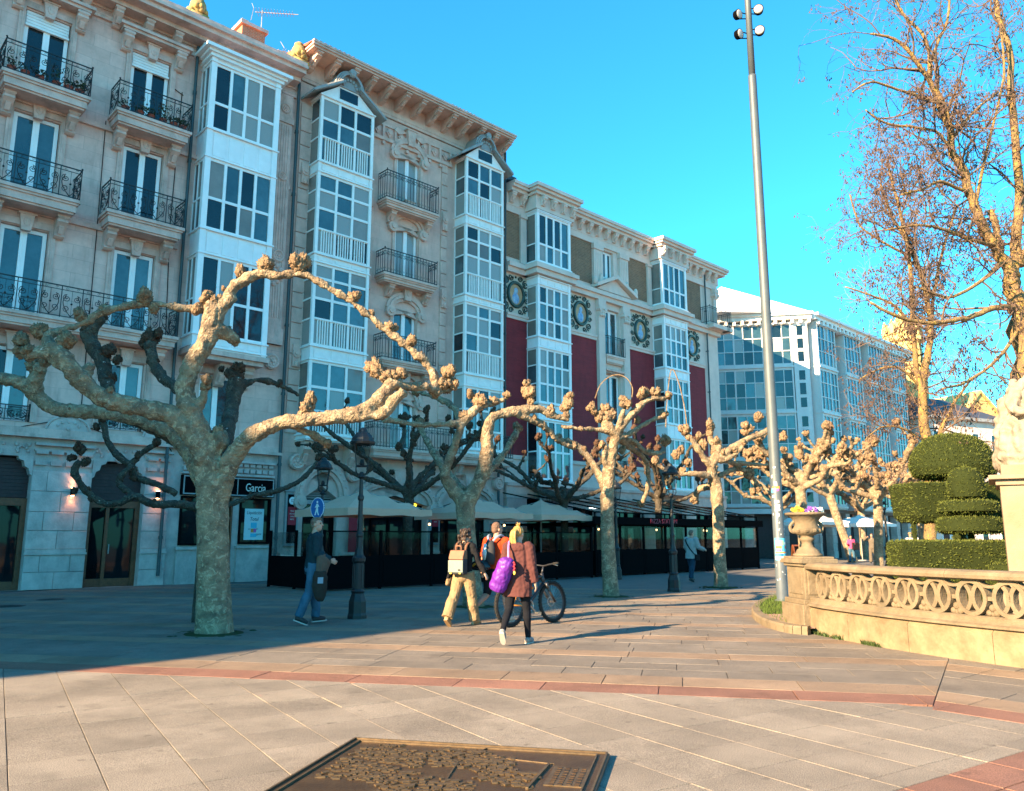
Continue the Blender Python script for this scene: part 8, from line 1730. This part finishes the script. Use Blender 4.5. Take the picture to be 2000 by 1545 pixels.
bb_, st_, hd_, hb = V3(.43, 0, .33), V3(.28, 0, .80), V3(.86, 0, .82), V3(.885, 0, .70)
mb = MB(); mb.tube([bb_, hb], [.03, .032], 8); mb.tube([V3(.30, 0, .74), hd_], [.024, .028], 8); mb.tube([bb_, st_], [.024, .02], 8); mb.tube([hd_+V3(-.01, 0, .05), hb+V3(.01, 0, -.04)], .03, 8); mb.build('frame', M['bikegrey'], bk, True)
mb = MB()
for s in (-1, 1): mb.tube([bb_+V3(0, s*.04, 0), V3(.2, s*.06, .35), V3(0, s*.06, WR)], .016, 6); mb.tube([V3(.31, s*.03, .68), V3(.1, s*.06, .5), V3(0, s*.06, WR)], .013, 6)
mb.build('rear_stays', M['bikeorange'], bk, True)
mb = MB(); mb.ball(V3(.36, 0, .60), (.05, .03, .09), 8, 6); mb.tube([V3(.42, 0, .7), V3(.60, 0, .62)], .022, 8); mb.build('shock', M['bikeorange'], bk, True)
mb = MB()
for s in (-1, 1): mb.tube([V3(.905, s*.065, .64), V3(WB, s*.065, WR)], [.022, .024], 8); mb.tube([V3(.90, s*.065, .70), V3(.915, s*.065, .60)], .028, 8)
mb.tube([V3(.9, -.07, .68), V3(.9, .07, .68)], .026, 8); mb.build('fork', M['bikegrey'], bk, True)
mb = MB(); mb.tube([hd_+V3(0, 0, .04), hd_+V3(.05, 0, .17)], .02, 6); mb.tube(catmull([V3(.87, -.38, 1.03), V3(.91, -.16, 1.02), V3(.92, 0, 1.0), V3(.91, .16, 1.02), V3(.87, .38, 1.03)], 4), .014, 6); hbx = mb.build('handlebar', M['bikegrey'], bk, True)
for s in (-1, 1): mb = MB(); mb.tube([V3(.875, s*.28, 1.03), V3(.865, s*.40, 1.03)], .02, 8); mb.build('grip', M['rubber'], hbx); mb = MB(); mb.tube([V3(.91, s*.22, 1.02), V3(.96, s*.30, .99)], .008, 5); mb.build('brake_lever', M['steel'], hbx)
mb = MB(); mb.loft([(V3(.12, 0, .92), (0, .07, 0), (0, 0, .025)), (V3(.2, 0, .925), (0, .06, 0), (0, 0, .025)), (V3(.32, 0, .925), (0, .025, 0), (0, 0, .02)), (V3(.40, 0, .915), (0, .015, 0), (0, 0, .015))], 10); mb.build('saddle', M['bagblk'], bk, True); mb = MB(); mb.tube([st_, V3(.245, 0, .91)], .014, 6); mb.build('seatpost', M['steel'], bk)
mb = MB(); mb.tube([bb_+V3(.09*cos(2*pi*k/20), -.06, .09*sin(2*pi*k/20)) for k in range(20)], .012, 5, closed=True); mb.tube([bb_+V3(0, -.08, 0), bb_+V3(0, .08, 0)], .018, 6); mb.tube([bb_+V3(0, -.08, 0), bb_+V3(.12, -.09, -.12)], .012, 5); mb.tube([bb_+V3(0, .08, 0), bb_+V3(-.12, .09, .12)], .012, 5); mb.box(.43+.09, .43+.17, -.17, -.09, .33-.14, .33-.115); mb.box(.43-.17, .43-.09, .09, .17, .33+.11, .33+.135); mb.build('crankset', M['steel'], bk)
mb = MB(); mb.tube([bb_+V3(0, -.06, .09), V3(0, -.06, WR+.05)], .005, 4); mb.tube([bb_+V3(0, -.06, -.09), V3(.03, -.07, WR-.13), V3(.0, -.06, WR-.05)], .005, 4); mb.build('chain', M['bikegrey'], bk)
# ---------------------------------------------------------------- bronze plan set in the ground, covers
M['bronze'] = mat('dark bronze', (.105, .062, .028), .42, .5, metal=.5, col2=(.06, .035, .016), scale=5, bump=.2, bscale=60); M['bronzel'] = mat('worn bronze', (.115, .078, .042), .5, .5, metal=.5, var=.3, scale=20)
pl = thing('bronze_city_plan', 'large brown bronze relief plan of a city lying on the pale slabs', 'plaque', (-1.16, 6.24, 0), radians(-12.6))
mb = MB(); mb.prism([(-.02, .02), (1.88, .02), (1.88, -1.9), (-.02, -1.9)][::-1], 'z', .0, .03); mb.build('plate', M['bronze'], pl, bevel=.008)
for k, (o, wd) in enumerate(((.012, .014), (.075, .010))):
    mb = MB(); x0, x1, y0, y1 = o-.02, 1.88-o, .02-o, -1.9+o; mb.box(x0, x1, y0-wd, y0, .03, .042); mb.box(x0, x1, y1, y1+wd, .03, .042); mb.box(x0, x0+wd, y1+wd, y0-wd, .03, .042); mb.box(x1-wd, x1, y1+wd, y0-wd, .03, .042); mb.build('border', M['bronzel'], pl)
rl = MB(); rr_ = random.Random(12)
for k in range(2600):
    x, y = rr_.uniform(.14, 1.5), rr_.uniform(-1.8, -.1); a = .32
    if noise.noise(Vector((x*2.2, y*2.2, 3)))+.55*(1-abs(x-.75)*1.6)-.25*(y > -.22) < .12: continue
    if abs(y+.35*x+.42) < .03 or abs(x-.62+.2*y) < .014: continue
    w_, h_ = rr_.uniform(.008, .026), rr_.uniform(.006, .018); ca, sa = cos(a), sin(a)
    if rr_.random() < .25: ca, sa = cos(a+.5), sin(a+.5)
    q = [(x+u*ca-v*sa, y+u*sa+v*ca) for u, v in ((-w_, -h_), (w_, -h_), (w_, h_), (-w_, h_))]; z = .030+rr_.uniform(.004, .012); b0 = len(rl.v)
    rl.add([(p[0], p[1], .029) for p in q]+[(p[0], p[1], z) for p in q], [(4, 5, 6, 7), (0, 1, 5, 4), (1, 2, 6, 5), (2, 3, 7, 6), (3, 0, 4, 7)])
rl.build('relief', M['bronzel'], pl, kind='stuff')
mb = MB(); mb.tube([(1.02, -.06, .034), (.92, -.45, .034), (.98, -1.0, .034)], .006, 4); mb.tube([(1.02, -.25, .033), (1.55, -.34, .033)], .004, 4); mb.tube([(1.52, -.36, .036), (1.48, -.9, .036)], .012, 4); mb.build('rib', M['bronzel'], pl)
mb = MB(); mb.box(1.56, 1.80, -.80, -.40, .03, .036); lg = mb.build('legend', M['bronzel'], pl); mb = MB()
for k in range(4):
    y = -.42
    while y > -.78: l = rr_.uniform(.02, .05); mb.box(1.59+k*.052, 1.62+k*.052, y-l, y, .036, .0395); y -= l+.014
mb.build('lettering', M['bronze'], lg, kind='stuff')
M['castiron'] = mat('worn cast iron', (.035, .037, .04), .6, .4, metal=.3, var=.3, scale=20)
for (u, v), lab in (((100, 1170), 'oval-looking dark iron cover in the shaded paving left of the nearest plane'), ((20, 1185), 'dark iron cover in the shaded paving at the left edge')):
    pass
for p, lab in (((-11.334,20.099,0), 'dark round iron cover in the shaded paving left of the nearest plane'), ((-11.201,18.175,0), 'dark round iron cover in the shaded paving at the left edge')):
    t = thing('manhole_cover', lab, 'manhole cover', (p[0], p[1], 0)); mb = MB(); mb.lathe([(.34, -.02), (.34, .004), (.32, .004)], n=24); mb.build('rim', M['castiron'], t); mb = MB(); mb.lathe([(.31, -.02), (.31, .003)], n=24)
    for i in range(-3, 4):
        for j in range(-3, 4):
            if i*i+j*j < 11: mb.box(i*.08-.025, i*.08+.025, j*.08-.025, j*.08+.025, .003, .007)
    mb.build('lid', M['castiron'], t)
